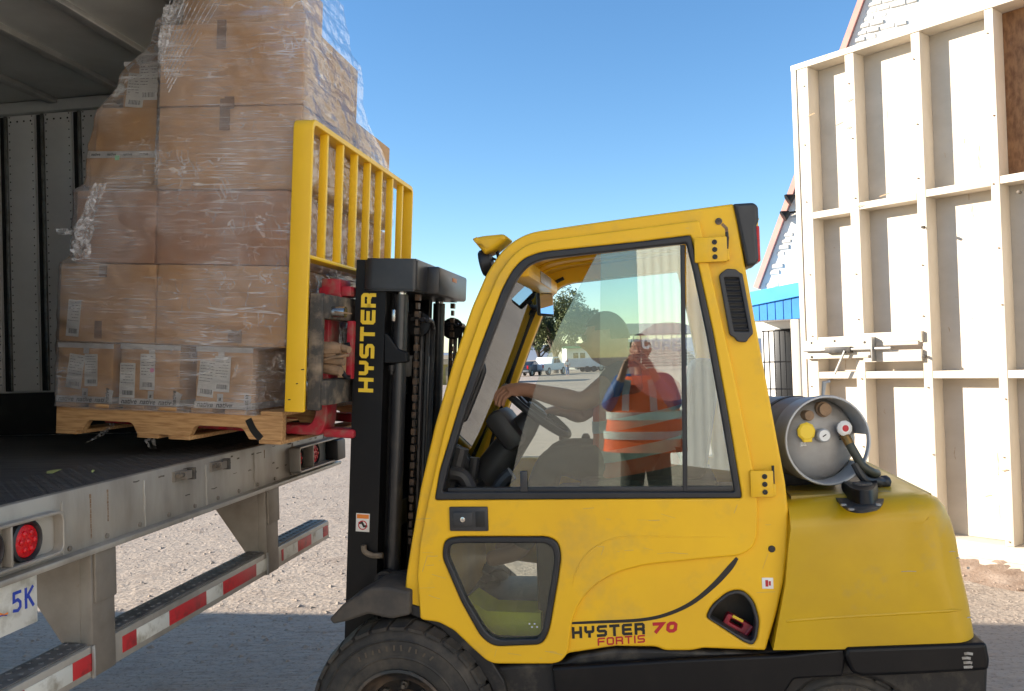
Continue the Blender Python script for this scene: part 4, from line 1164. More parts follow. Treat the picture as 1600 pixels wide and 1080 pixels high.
for k in range(4):     # pressed ribs under the roof
    mb = MB(); y = .25 + k * .2
    mb.tube(spl([(p.x, y, p.z - .036) for p in tp[4:]], 3), .010, 6); mb.build('roof_rib', YEL, fork, F)
# windscreen header and bottom
h0 = tp[3]
FB('windscreen_header', YEL, fork, h0.x - .0, h0.x + .09, .076, CW - .076, h0.z - .10, h0.z - .035, b=.012)
p = F.onY(856, 425, .6); LABM = mat('silver_label', (.42, .42, .42), .4, .3, (.3, .3, .3), 30)
FB('header_label', LABM, fork, h0.x + .0905, h0.x + .0925, .40, .78, h0.z - .094, h0.z - .045, b=.0006)
wp0, wp1 = F.onY(660, 775, 0), F.onY(792, 412, 0)
mb = MB(); mb.hexa([(wp0.x, .08, wp0.z), (wp0.x + .005, .08, wp0.z), (wp0.x + .005, CW - .08, wp0.z), (wp0.x, CW - .08, wp0.z), (wp1.x, .08, wp1.z), (wp1.x + .005, .08, wp1.z), (wp1.x + .005, CW - .08, wp1.z), (wp1.x, CW - .08, wp1.z)])
mb.build('windscreen', GLASS, fork, F)
# rear wall frame of the cab
r0, r1 = F.onY(1160, 420, 0), F.onY(1225, 800, 0)
for y in (.08, CW - .15):
    mb = MB(); mb.obox((r0.x - .06, y + .03, r0.z), (r1.x - .06, y + .03, r1.z), .07, .05, up=(0, 1, 0)); mb.build('rear_pillar', YEL, fork, F)
# cab body behind the door: floor, dash, seat base
FB('cab_floor', BLKDIRT, fork, F.onY(690, 1000, 0).x, F.onY(1190, 1000, 0).x, .08, CW - .08, F.onY(800, 1030, 0).z, F.onY(800, 1012, 0).z)
dz = F.onY(720, 780, 0).z
FB('bulkhead', YEL, fork, wp0.x - .02, wp0.x + .03, .077, CW - .077, F.onY(660, 1000, 0).z, dz, b=.01)
FB('dashboard', PLA, fork, wp0.x + .032, wp0.x + .16, .09, CW - .09, dz - .18, dz + .02, b=.03)
# green-yellow tray seen through the low window
HV = mat('hi_vis_yellow', (.80, .78, .03), .6, 0, (.68, .66, .03), 8)
mb = MB(); pts = [F.onY(u, v, .14) for u, v in ((728, 935), (760, 955), (845, 958), (845, 1000), (770, 1000), (750, 985))]
mb._add([(q.x, .14, q.z) for q in pts] + [(q.x + .02, .3, q.z) for q in pts], [(0, 1, 2, 3, 4, 5), (11, 10, 9, 8, 7, 6)] + [(i, (i + 1) % 6, 6 + (i + 1) % 6, 6 + i) for i in range(6)]); mb.build('inner_step', HV, fork, F)
# hydraulic levers, dash clutter
for (u0, v0, u1, v1, y, r) in ((700, 775, 722, 700, .2, .03), (730, 775, 742, 715, .3, .022), (705, 740, 735, 765, .15, .03), (770, 775, 800, 740, .18, .03), (712, 700, 745, 775, .35, .02)):
    a, b = F.onY(u0, v0, y), F.onY(u1, v1, y); mb = MB(); mb.tube(spl([a, (a + b) / 2 + Vector((.01, 0, .02)), b], 5), r, 10); mb.build('cable_boot', PLA, fork, F)
# engine hood with seat
sx0, sx1 = F.onY(930, 760, .5).x, F.onY(1120, 760, .5).x
sz = F.onY(980, 770, .5).z
HOOD = mat('grey_hood_trim', (.045, .043, .04), .7, 0, (.09, .075, .055), 8)
FB('engine_hood', HOOD, fork, F.onY(850, 760, .5).x, F.onY(1195, 760, .5).x, .16, CW - .16, F.onY(900, 1010, .3).z, sz - .02, b=.04)
FB('seat_cushion', PLA, fork, sx0 - .06, sx1, .32, .84, sz - .019, sz + .09, b=.04)
a = F.onY(1075, 745, .55)
mb = MB()
seatb = rbox_mesh(-.06, .06, -.25, .25, 0, .52, .05); seatb.transform(Matrix.Translation((a.x, .58, sz + .06)) @ Matrix.Rotation(rad(10), 4, 'Y'))
finish(seatb, 'seat_back', PLA, fork, F)
for u in (940, 905):
    a = F.onY(u - 40, 690, .9); mb = MB(); mb.tube([(a.x + .05, .88, a.z - .16), (a.x + .05, .88, a.z)], .012).lathe([(.004, 0), (.02, .012), (.022, .03), (.012, .045)], (a.x + .05, .88, a.z - .005), (0, 0, 1), 12); mb.build('hydraulic_lever', PLA, fork, F)
# steering column and wheel
wc = F.onY(838, 642, .52)
wn_ = Vector((-.62, 0, -.78)).normalized()      # down the column
col0 = wc - wn_ * .02; col1 = wc + wn_ * .42
mb = MB(); mb.tube([col0, col0.lerp(col1, .25), col0.lerp(col1, .6), col1], [.035, .06, .075, .08], 12); sc = mb.build('steering_column', PLA, fork, F)
a = wc + wn_ * .13
cons = rbox_mesh(-.05, .05, -.13, .13, -.10, .09, .035); cons.transform(Matrix.Translation(a + Vector((-.05, 0, .03))) @ Matrix.Rotation(rad(-38), 4, 'Y'))
finish(cons, 'instrument_pod', PLA, fork, F)
mb = MB()
for k in range(4):
    mb.box(-.054, -.0502, -.1 + .05 * k, -.07 + .05 * k, -.06, -.03)
mb2 = mb.mesh(); mb2.transform(Matrix.Translation(a + Vector((-.05, 0, .03))) @ Matrix.Rotation(rad(-38), 4, 'Y')); 
RW = .175
sp_x = wn_.cross(Vector((0, 1, 0))).normalized()
mb = MB(); n, k2 = 48, 10; vs_ = []
for i in range(n):
    th = 2 * math.pi * i / n; d = sp_x * math.cos(th) + Vector((0, 1, 0)) * math.sin(th)
    for j in range(k2):
        ph = 2 * math.pi * j / k2; vs_.append(wc + d * (RW + .016 * math.cos(ph)) + wn_ * (.016 * math.sin(ph)))
mb._add(vs_, [(i * k2 + j, ((i + 1) % n) * k2 + j, ((i + 1) % n) * k2 + (j + 1) % k2, i * k2 + (j + 1) % k2) for i in range(n) for j in range(k2)])
sw_ = mb.build('steering_wheel', RUB, fork, F)
for th in (.5, 2.6, 4.71):
    d = sp_x * math.cos(th) + Vector((0, 1, 0)) * math.sin(th); mb = MB(); mb.obox(wc + wn_ * .01, wc + d * RW, .03, .012, up=wn_); mb.build('wheel_spoke', PLA, sw_, F)
mb = MB(); mb.lathe([(.05, -.015), (.055, 0), (.04, .03)], wc, wn_, 18); mb.build('wheel_hub', PLA, sw_, F)
KN = wc + sp_x * RW * (1 if sp_x.x < 0 else -1)        # forward side of the rim
# grab rail at the front pillar, mirrors, screen wiper motor
gr = [F.onY(u, v, .16) for u, v in ((724, 655), (729, 648), (752, 590), (755, 575), (750, 568))]
mb = MB(); mb.tube(spl([gr[0] + Vector((-.02, 0, .0))] + gr + [gr[-1] + Vector((-.025, 0, 0))], 5), .013, 10); mb.build('grab_rail', RUB, fork, F)
def mirror(u, v, y, w, h, yawd, tiltd, label, pit=0):
    p = F.onY(u, v, y); Mx = Matrix.Translation(p) @ Matrix.Rotation(rad(yawd), 4, 'Z') @ Matrix.Rotation(rad(pit), 4, 'X') @ Matrix.Rotation(rad(tiltd), 4, 'Y')
    me = rbox_mesh(-w / 2, w / 2, 0, .03, -h / 2, h / 2, .014, 3); me.transform(Mx); q = finish(me, label, PLA, fork, F)
    MIR = mat('mirror_glass', (.9, .9, .9), .02, 1.0)
    me = rbox_mesh(-w / 2 + .008, w / 2 - .008, -.0015, .002, -h / 2 + .008, h / 2 - .008, .0008, 1); me.transform(Mx); finish(me, 'mirror_face', MIR, q, F)
    return q, p
q, p = mirror(854, 475, .95, .092, .118, 40, 4, 'side_mirror', -8)
mb = MB(); mb.tube([(p.x - .03, .97, p.z), (p.x - .09, 1.05, p.z - .02)], .012); mb.build('mirror_arm', PLA, q, F)
q, p = mirror(800, 462, .55, .05, .15, 48, 28, 'inside_mirror')
mb = MB(); mb.tube([(p.x - .01, .57, p.z), (p.x - .03, .6, p.z + .06)], .01); mb.build('mirror_arm', PLA, q, F)
p = F.onY(826, 487, 1.04); mb = MB(); mb.tube([(p.x - .05, 1.03, p.z + .008), (p.x + .03, 1.05, p.z - .008)], [.018, .022], 10); mb.build('door_stay', RUB, fork, F)
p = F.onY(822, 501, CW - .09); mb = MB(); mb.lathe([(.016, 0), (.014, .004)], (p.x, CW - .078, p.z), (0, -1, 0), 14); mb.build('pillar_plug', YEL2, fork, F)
# faint coral disc with CORE lettering, laid on the glass
def faint(name, c, a):
    m = bpy.data.materials.new(name); m.use_nodes = True; nt = m.node_tree; N = nt.nodes; p = N['Principled BSDF']; p.inputs['Base Color'].default_value = (*c, 1); p.inputs['Roughness'].default_value = .6
    tr = N.new('ShaderNodeBsdfTransparent'); mx = N.new('ShaderNodeMixShader'); mx.inputs[0].default_value = a
    nt.links.new(tr.outputs[0], mx.inputs[1]); nt.links.new(p.outputs[0], mx.inputs[2]); nt.links.new(mx.outputs[0], N['Material Output'].inputs[0]); return m
cc = F.onY(1043, 565, .0); mb = MB()
FAINT = faint('faint_coral', (.85, .25, .18), .09); FAINTW = faint('faint_white', (.85, .85, .82), .24)
loop = [(1066, 505), (1066, 625), (1040, 627), (1010, 618), (990, 600), (980, 570), (986, 540), (1002, 518), (1025, 505), (1045, 502)]
cdisc = plate('coral_disc', FAINT, door, [A(loop, .001, 8)], .0006, .0014, .0002, frame=F)
flet('CORE', 1003, 545, 1064, 549, 18, FAINTW, 'disc_lettering', cdisc, y=.0002, sw=.22)
# front work lamp with yellow hood
p = F.onY(766, 378, .14)
hood = [(739, 374), (757, 370), (788, 367), (797, 373), (775, 392), (760, 399)]
plate('lamp_hood', YEL, fork, [A(hood, .14, 4)], .10, .24, .02, frame=F)
a = F.onY(756, 410, .14)
mb = MB(); mb.lathe([(.01, -.035), (.045, -.03), (.056, 0), (.054, .012), (.04, .016)], (a.x, .17, a.z), Vector((-1, 0, -.2)), 20); wl = mb.build('work_lamp', RUB, fork, F)
mb = MB(); mb.lathe([(.05, .0165), (.03, .02), (.003, .021)], (a.x, .17, a.z), Vector((-1, 0, -.2)), 20); mb.build('lamp_lens', GLASS, wl, F)
mb = MB(); mb.tube([(a.x + .02, .17, a.z + .02), (a.x + .055, .17, a.z + .01), (a.x + .05, .17, a.z + .06)], .008, 8); mb.build('lamp_bracket', BLK, wl, F)

# ---- counterweight and chassis ------------------------------------------------
cwp = [(1237, 788, 4), (1234, 850), (1229, 910), (1207, 1013, 4), (1300, 1012), (1537, 1006, 5), (1531, 950), (1516, 850), (1500, 800, 25), (1478, 779, 40), (1400, 776), (1300, 780)]
# lofted across the width so that only the top and rear edges are rounded over
cwl = [(1233, 788, 0, 1), (1231, 850, 0, 0), (1226, 910, 0, 0), (1207, 1013, 0, 0), (1300, 1012, 0, 0), (1420, 1009, 0, 0), (1541, 1007, .6, 0), (1534, 950, .8, 0), (1525, 900, 1, 0), (1517, 850, 1, 0), (1508, 818, 1, .2), (1498, 798, .9, .5), (1483, 784, .6, .9), (1462, 777, .3, 1), (1435, 774, .1, 1), (1400, 776, 0, 1), (1320, 780, 0, 1)]
cq_ = [(F.onY(u, v, 0), a_, b_) for u, v, a_, b_ in cwl]
mb = MB(); vs_ = []; RB = .11; st_y = []
for k in range(9): th = k / 8 * math.pi / 2; st_y.append((-.02 + RB * (1 - math.sin(th)), RB * (1 - math.cos(th))))
st_y = st_y[::-1]
st_y = [(-.02 + RB * (1 - math.cos(k / 8 * math.pi / 2)), RB * (1 - math.sin(k / 8 * math.pi / 2))) for k in range(9)]
st_y += [(CW + .01 - y, d) for y, d in st_y[::-1]]
for y, d in st_y:
    for q, a_, b_ in cq_:
        vs_.append((q.x - a_ * d * 1.2 - .25 * a_ * max(0, abs(y - CW / 2) - .2) ** 2, y, q.z - b_ * d * .8))
n_ = len(cq_)
mb._add(vs_, [(i * n_ + j, i * n_ + (j + 1) % n_, (i + 1) * n_ + (j + 1) % n_, (i + 1) * n_ + j) for i in range(len(st_y) - 1) for j in range(n_)] + [tuple(range(n_)), tuple(range(len(st_y) * n_ - 1, (len(st_y) - 1) * n_ - 1, -1))])
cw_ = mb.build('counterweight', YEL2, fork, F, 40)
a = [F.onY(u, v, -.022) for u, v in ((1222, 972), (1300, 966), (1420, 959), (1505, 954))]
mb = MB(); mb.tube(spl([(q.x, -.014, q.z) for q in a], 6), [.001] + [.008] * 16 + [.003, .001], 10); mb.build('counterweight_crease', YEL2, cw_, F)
# dusty top skin of the hood
tpx = [(1243, 783), (1300, 780), (1400, 776), (1470, 779)]
tq = [F.onY(u, v, 0) for u, v in tpx]
mb = MB(); vs_ = []
for q in tq: vs_ += [(q.x, .10, q.z + .0012), (q.x, CW - .09, q.z + .0012), (q.x, .10, q.z - .01), (q.x, CW - .09, q.z - .01)]
fs = []
for i in range(3):
    b_ = 4 * i; fs += [(b_, b_ + 1, b_ + 5, b_ + 4), (b_ + 2, b_ + 6, b_ + 7, b_ + 3), (b_, b_ + 4, b_ + 6, b_ + 2), (b_ + 1, b_ + 3, b_ + 7, b_ + 5)]
fs += [(0, 2, 3, 1), (12, 13, 15, 14)]
mb._add(vs_, fs); mb.build('hood_top', YELDUST, cw_, F)
# scrape marks
CHIP = mat('scraped_metal', (.38, .37, .35), .6, .2, (.2, .18, .15), 40)
for (u, v, w, h) in ((1515, 965, .016, .004), (1420, 893, .05, .002), (1497, 872, .012, .003), (1488, 862, .02, .002), (1513, 888, .008, .008)):
    q = F.onY(u, v, -.0208); mb = MB(); mb.strip([(q.x - w / 2, -.0203, q.z - .001), (q.x, -.0203, q.z + .001), (q.x + w / 2, -.0203, q.z)], h, (0, -1, 0), .0006); mb.build('scrape_mark', CHIP, cw_, F, 0)
# chassis side, black
ch = [(765, 1042), (880, 1034), (900, 1024), (960, 1014), (1025, 1014), (1190, 1020), (1240, 1014), (1540, 1006), (1545, 1040), (1543, 1085), (1420, 1095), (1380, 1066, 30), (1330, 1056, 30), (1270, 1062, 30), (1232, 1100), (1200, 1150), (860, 1180), (800, 1160), (780, 1100)]
plate('chassis', BLKDIRT, fork, [A(ch, .03, 4)], .03, CW - .03, .015, frame=F)
sk = [(862, 1042), (1050, 1030), (1225, 1022), (1318, 1012), (1322, 1022), (1316, 1056), (1240, 1060), (1215, 1100), (900, 1110), (868, 1090)]
plate('side_skirt', BLK, fork, [A(sk, .0, 4)], -.012, .03, .010, frame=F)
sk2 = [(1318, 1022), (1322, 1011), (1540, 1003, 6), (1545, 1030), (1543, 1046, 6), (1440, 1052), (1345, 1056, 6), (1330, 1050)]
rb_ = plate('rear_bumper', BLK, fork, [A(sk2, -.02, 4)], -.035, CW + .04, .014, frame=F)
for k in range(4):
    q = F.onY(1511 + random.uniform(-2, 2), 1022 + 7 * k, -.036); mb = MB(); mb.strip([(q.x - .012, -.0354, q.z), (q.x + .004 * k, -.0354, q.z + .002), (q.x + .016, -.0354, q.z)], .009, (0, -1, 0), .0006); mb.build('scrape_mark', CHIP, rb_, F, 0)
# fender over the drive wheel
fen = [(514, 968, 3), (535, 945), (578, 919, 3), (606, 918), (640, 925), (640, 962), (610, 968), (575, 960), (540, 972), (520, 976, 3)]
fd = plate('fender', mat('worn_fender_rubber', (.055, .05, .045), .8, 0, (.10, .085, .068), 9, .4, .7, .3, 80), fork, [A(fen, -.03, 4)], -.03, .26, .012, frame=F)
arch = [(600, 958), (640, 955), (690, 978), (735, 1020), (765, 1060), (785, 1110), (800, 1110), (790, 1060), (765, 1020), (740, 985), (690, 955), (640, 940)]
plate('wheel_arch', BLKDIRT, fork, [A(arch, .03, 4)], .0, .26, .006, frame=F)

# ---- wheels ---------------------------------------------------------------------
def tyre_thing(cx, cy, cz, r, w, rim_r, lugs=30):
    mb = MB(); c = (cx, cy, cz)
    prof = [(rim_r, .02), (rim_r * 1.04, .004), (rim_r * 1.25, .0), (r * .86, .004), (r * .93, .016), (r * .955, .03), (r * .955, w - .03), (r * .93, w - .016), (r * .86, w - .004), (rim_r * 1.2, w), (rim_r, w - .02)]
    mb.lathe(prof, c, (0, 1, 0), 72, cap=False)
    t = mb.build('tyre', TYR, fork, F)
    # lugs: zig-zag blocks, two rows
    lm = MB(); step = 2 * math.pi / lugs
    for i in range(lugs):
        for row in (0, 1):
            y0, y1 = (.006, w * .47) if row == 0 else (w * .53, w - .006)
            th0 = i * step + (step / 2 if row else 0)
            skew = .5 * step
            pts = []
            for (yy, sk_) in ((y0, 0), (y0 + (y1 - y0) * .55, skew * .3), (y1, skew if row == 0 else skew)):
                pts.append((yy, th0 + (sk_ if row == 0 else skew - sk_)))
            for k in range(2):
                (ya, ta), (yb, tb) = pts[k], pts[k + 1]; g_ = step * .40
                def pt(th, y, rr): return (cx + rr * math.sin(th), cy + y, cz + rr * math.cos(th))
                ra = r * (.965 if (k == 0 and row == 0) else 1.0); rb2 = r * (.965 if (k == 1 and row == 1) else 1.0); ri = r * .93
                lm.hexa([pt(ta - g_, ya, ri), pt(ta + g_, ya, ri), pt(tb + g_, yb, ri), pt(tb - g_, yb, ri), pt(ta - g_, ya, ra), pt(ta + g_, ya, ra), pt(tb + g_, yb, rb2), pt(tb - g_, yb, rb2)])
    q = lm.build('tread_lugs', TYR, t, F, 30); q['kind'] = 'stuff'
    rg = MB(); rg.lathe([(rim_r * 1.26, -.001), (rim_r * 1.29, -.004), (rim_r * 1.32, -.001)], c, (0, 1, 0), 60, cap=False); rg.lathe([(r * .82, .002), (r * .835, -.002), (r * .85, .003)], c, (0, 1, 0), 60, cap=False)
    rg.build('sidewall_rib', TYR, t, F)
    # moulded sidewall letters
    for k in range(11):
        th = rad(-32 + k * 6.2); rr = (rim_r * 1.32 + r * .82) / 2
        d = Vector((math.sin(th), 0, math.cos(th))); tg = Vector((math.cos(th), 0, -math.sin(th)))
        o_ = Vector(c) + d * (rr - .012) - tg * .008 + Vector((0, .0012, 0))
        sm_ = MB(); sm_.strip([o_ + d * .004, o_ + d * random.uniform(.018, .026) + tg * random.uniform(-.004, .006)], .007, (0, -1, 0), .002); sm_.build('sidewall_mark', mat('dusty_sidewall', (.09, .072, .052), .9), t, F, 0)
    rm = MB(); rm.lathe([(rim_r * 1.02, .005), (rim_r * 1.05, -.006), (rim_r * .99, -.008), (rim_r * .95, .01), (rim_r * .9, .03), (rim_r * .80, .045), (rim_r * .74, .05), (rim_r * .70, .10), (rim_r * .3, .12), (.01, .12)], c, (0, 1, 0), 56, cap=False)
    wr = rm.build('rim', mat('scuffed_black_rim', (.022, .022, .024), .4, .2, (.13, .09, .06), 9, .48, .72, .2, 90), fork, F)
    hb = MB(); hb.lathe([(rim_r * .42, .119), (rim_r * .40, .03), (rim_r * .30, .015), (.01, .012)], c, (0, 1, 0), 28); hb.build('hub', MUDTAN, wr, F)
    for k in range(8):
        th = k * math.pi / 4; n_ = MB(); n_.lathe([(.016, .0), (.016, -.03), (.009, -.032), (.009, -.05), (.003, -.052)], (cx + rim_r * .57 * math.cos(th), cy + .11, cz + rim_r * .57 * math.sin(th)), (0, 1, 0), 6); n_.build('lug_nut', MUD, wr, F)
    return t
wcx = F.onY(622, 1090, -.06).x
TR = HCAM * 0 + .372
tyre_thing(wcx, -.055, TR, TR, .26, .19)
tyre_thing(wcx, CW - .205, TR, TR, .26, .19)
rwx = F.onY(1325, 1090, .02).x
tyre_thing(rwx, .04, .29, .29, .2, .15, 26); tyre_thing(rwx, CW - .24, .29, .29, .2, .15, 26)
mb = MB(); mb.tube([(wcx, .15, TR), (wcx, CW - .15, TR)], .09, 14); mb.build('drive_axle', BLKDIRT, fork, F)
mb = MB(); mb.tube([(rwx, .2, .29), (rwx, CW - .2, .29)], .06, 12); mb.build('steer_axle', BLKDIRT, fork, F)
# reflector and hose seen behind the tyre

# ---- mast (leans back: frame G) ------------------------------------------------------
ym0, ym1 = .20, .94
def GB(name, m, parent, *a, b=.004): return rbox(name, m, parent, *a, b=b, frame=G)
mz0, mz1 = G.onY(560, 1035, ym0).z, G.onY(575, 406, ym0).z
mx0, mx1 = G.onY(551, 600, ym0).x, G.onY(598, 600, ym0).x
def channel(name, y, s_, x0, x1, z0, z1, t=.016, d=.085):
    """C-section upright: web outside, flanges inward (s_ = +1 opens to +y)"""
    me = None; lp = [(x0, 0), (x1, 0), (x1, d), (x1 - t, d), (x1 - t, t), (x0 + t, t), (x0 + t, d), (x0, d)]
    mb = MB(); n = len(lp); vs_ = [(a, y + s_ * b, z) for z in (z0, z1) for a, b in lp]
    mb._add(vs_, [(i, (i + 1) % n, n + (i + 1) % n, n + i) for i in range(n)] + [tuple(range(n - 1, -1, -1)), tuple(range(n, 2 * n))])
    return mb.build(name, BLK, fork, G, 30)
m1 = channel('mast_upright', ym0, 1, mx0, mx1, mz0, mz1)
channel('mast_upright', ym1, -1, mx0, mx1, mz0, mz1)
channel('inner_upright', ym0 + .09, 1, mx0 + .02, mx1 + .03, mz0 + .05, mz1 - .012, d=.06)
channel('inner_upright', ym1 - .09, -1, mx0 + .02, mx1 + .03, mz0 + .05, mz1 - .012, d=.06)
# maker's name down the side: letters run upwards
q0, q1 = G.onY(572, 613, ym0 - .001), G.onY(572, 458, ym0 - .001)
hgt = (G.onY(582, 530, ym0).x - G.onY(559, 530, ym0).x)
org = Vector((G.onY(583, 613, ym0).x, ym0 - .0002, q0.z)); Lm = q1.z - q0.z
cwid = Lm / (6 + .18 * 5)
letters('HYSTER', org, (0, 0, 1), Vector((-1, 0, 0)), cwid, hgt, .18 * cwid, hgt * .24, (0, -1, 0)).build('maker_lettering', YELD, m1, G, 0)
# warning decal
a, b = G.onY(556, 830, ym0), G.onY(578, 803, ym0)
dc = GB('warning_decal', WHT, m1, a.x, b.x, ym0 - .0022, ym0 - .0002, a.z, b.z, b=.0004)
w, h = b.x - a.x, b.z - a.z
GB('decal_header', ORGD, dc, a.x + w * .06, b.x - w * .06, ym0 - .0032, ym0 - .0021, b.z - h * .28, b.z - h * .05, b=.0003)
mb = MB(); mb.strip([(a.x + w * .5 + w * .3 * math.cos(t), ym0 - .0024, a.z + h * .36 + w * .3 * math.sin(t)) for t in [k * math.pi / 8 for k in range(17)]], w * .07, (0, -1, 0), .0006); mb.build('decal_ring', REDD, dc, G, 0)
mb = MB(); mb.strip([(a.x + w * .2, ym0 - .0022, a.z + h * .45), (a.x + w * .45, ym0 - .0022, a.z + h * .5), (a.x + w * .6, ym0 - .0022, a.z + h * .3), (a.x + w * .85, ym0 - .0022, a.z + h * .32)], w * .16, (0, -1, 0), .0005); mb.build('decal_figure', BLKD, dc, G, 0)
# crosshead
chx0, chx1 = G.onY(566, 420, ym0).x, G.onY(654, 430, ym0 + .0).x
zx0, zx1 = G.onY(640, 455, ym0 - .03).z, mz1 + .005
def xh(y0, y1, xa, xb, z0, z1, nm, m):
    lp = rnd([(xa, y0, .05), (xb, y0, .02), (xb, y1, .02), (xa, y1, .05)], .03, 6)
    mb = MB(); n = len(lp); mb._add([(x, y, z) for z in (z0, z1) for x, y in lp], [(i, (i + 1) % n, n + (i + 1) % n, n + i) for i in range(n)] + [tuple(range(n - 1, -1, -1)), tuple(range(n, 2 * n))])
    me = mb.mesh(); bm = bmesh.new(); bm.from_mesh(me); ed = [e for e in bm.edges if abs(e.verts[0].co.z - e.verts[1].co.z) < 1e-6]
    bmesh.ops.bevel(bm, geom=ed, offset=.008, segments=2, affect='EDGES'); bm.to_mesh(me); bm.free()
    return finish(me, nm, m, fork, G)
XHM = mat('crosshead_black', (.022, .023, .026), .38, 0, (.045, .045, .045), 6, .4, .75, .06, 120)
crx = G.onY(690, 432, ym0).x
xhd = xh(ym0 - .03, ym1 + .02, mx0 + .035, chx1, zx0, zx1, 'crosshead', XHM)
GB('crosshead_bar', XHM, fork, chx1 - .02, chx1 + .055, ym0 + .14, ym1 - .06, zx0 - .0, zx1 - .015, b=.012)
mb = MB(); mb.lathe([(.03, 0), (.028, .008), (.012, .01), (.01, .004)], (mx0 + .12, ym0 + .08, zx1), (0, 0, 1), 18); mb.build('crosshead_bolt', BLK, xhd, G)
q = G.onX(712, 440, chx1 + .0555)
GB('crosshead_label', ORGD, xhd, chx1 + .0545, chx1 + .0562, q.y - .06, q.y + .02, q.z - .006, q.z + .012, b=.0004)
# lift cylinders, hoses, chains
HOSE = mat('oily_black_hose', (.022, .022, .024), .3, 0, (.05, .045, .04), 14, .5, .75)
for y in (ym0 + .05, ym1 - .05):
    mb = MB(); mb.tube([(mx1 + .055, y, mz0 + .1), (mx1 + .055, y, zx0 - .01)], .03, 16); cyl = mb.build('lift_cylinder', HOSE, fork, G)
    mb = MB(); mb.tube([(mx1 + .055, y, zx0 - .06), (mx1 + .055, y, zx0 + .002)], .021, 14); mb.build('cylinder_rod', CHROME, cyl, G)
    mb = MB()
    for k in range(30): mb.box(mx1 + .098 + (.004 if k % 2 else 0), mx1 + .118 - (.004 if k % 2 else 0), y + .055, y + .085, zx0 - .03 - k * .036, zx0 - .004 - k * .036)
    cq = mb.build('lift_chain', mat('oily_chain', (.06, .045, .035), .5, .6, (.14, .085, .05), 30), fork, G); cq['kind'] = 'stuff'
    for k in range(4):
        xx = mx1 + .085 + .022 * k; mb = MB()
        pts = [(xx, y + .14, mz0 + .25), (xx + .004, y + .14, mz0 + .6), (xx, y + .14 + .01 * k, zx0 - .25), (xx + .01, y + .12, zx0 - .13), (xx + .0, y + .07, zx0 - .11)]
        mb.tube(spl(pts, 8), .0105, 8); mb.build('hydraulic_hose', HOSE, fork, G)
    mb = MB(); mb.lathe([(.055, 0), (.045, .012), (.055, .024)], (mx1 + .10, y + .10, zx0 - .13), (0, 1, 0), 20); mb.build('hose_sheave', BLK, fork, G)
GB('mast_crossbar', BLK, fork, mx0 + .03, mx1 - .01, ym0 + .1, ym1 - .1, mz0 + .5, mz0 + .62)
GB('mast_crossbar', BLK, fork, mx0 + .03, mx1 - .01, ym0 + .1, ym1 - .1, mz1 - .5, mz1 - .4)
GB('centre_cylinder', BLK, fork, mx1 + .02, mx1 + .10, .52, .62, mz0 + .1, zx0 - .25, b=.038)
GB('mast_back_plate', BLKD, fork, mx0 + .005, mx0 + .012, ym0 + .20, ym1 - .08, mz0 + .05, mz1 - .16, b=.002)
a = G.onY(600, 525, ym0 + .03); b = G.onY(640, 575, ym0 + .03)
brk = [(600, 520), (606, 522), (622, 545), (636, 551), (637, 566), (622, 568), (600, 568)]
plate('hose_bracket', BLK, fork, [A(brk, ym0 + .01, 2, fr=G)], ym0 + .005, ym0 + .05, .006, frame=G)
q = G.onY(612, 578, ym0 + .02); mb = MB(); mb.lathe([(.014, .02), (.014, -.005), (.008, -.006), (.008, -.02)], (q.x, ym0 + .02, q.z), (0, 0, 1), 8); mb.build('bracket_bolt', BLKDIRT, fork, G)
q = G.onY(625, 493, ym0 + .08); GB('bracket_tag', CHROME, fork, q.x - .008, q.x + .006, ym0 - .01 , ym0 + .0, q.z - .028, q.z + .02, b=.001)
# tilt cylinder clevis and hook low on the mast
hk = spl([G.onY(u, v, ym0 - .02) for u, v in ((598, 868), (582, 868), (570, 862), (568, 852))], 5)
mb = MB(); mb.tube(hk, .012, 8); mb.build('tow_hook', MUD, fork, G)
q = G.onY(606, 905, ym0 + .02); mb = MB(); mb.tube([(q.x - .02, ym0 - .01, q.z), (q.x + .16, ym0 - .01, q.z + .03)], .035, 14).lathe([(.045, -.02), (.045, .02)], (q.x, ym0 - .01, q.z), (0, 1, 0), 16); mb.build('tilt_cylinder', BLKDIRT, fork, G)
# ---- carriage, forks, backrest
yb0 = -.06
bxl, bxr = G.onY(451, 420, yb0).x, G.onY(482, 420, yb0).x
bz1, bz0 = G.onY(466, 187, yb0).z, G.onY(466, 644, yb0).z
yb1 = G.onX(645, 330, bxr).y
YB = mat('backrest_yellow', (0.86, 0.53, 0.018), 0.42, 0, (0.79, 0.47, 0.020), 2.5, .35, .75, 0.02, 250, c3=(0.55, 0.36, 0.06), s3=9, lo3=.66, hi3=.9)
zmid = G.onY(482, 400, yb0).z
ul = rnd([(yb0, bz0), (yb0 + .016, bz0), (yb0 + .016, bz1 - .016, .03), (yb1 - .016, bz1 - .016, .03), (yb1 - .016, zmid - .03), (yb1, zmid - .03), (yb1, bz1 + .008, .045), (yb0, bz1 + .008, .045)], 0, 6)
ba = plateX('backrest_frame', YB, fork, [ul], bxl, bxr, .004, frame=G)
GB('backrest_mid_bar', YB, fork, bxl + .004, bxr - .004, yb0 + .015, yb1 - .015, zmid - .008, zmid + .008, b=.004)
mbm = zmid - (.0)
nsl = 7
for k in range(nsl):
    f = (k + 1) / (nsl + 1)
    # slats stand a little closer towards the far side
    y = yb0 + (yb1 - yb0) * f
    GB('backrest_slat', YB, fork, bxr - .040, bxr - .006, y - .010, y + .010, zmid + .004, bz1 - .006, b=.003)
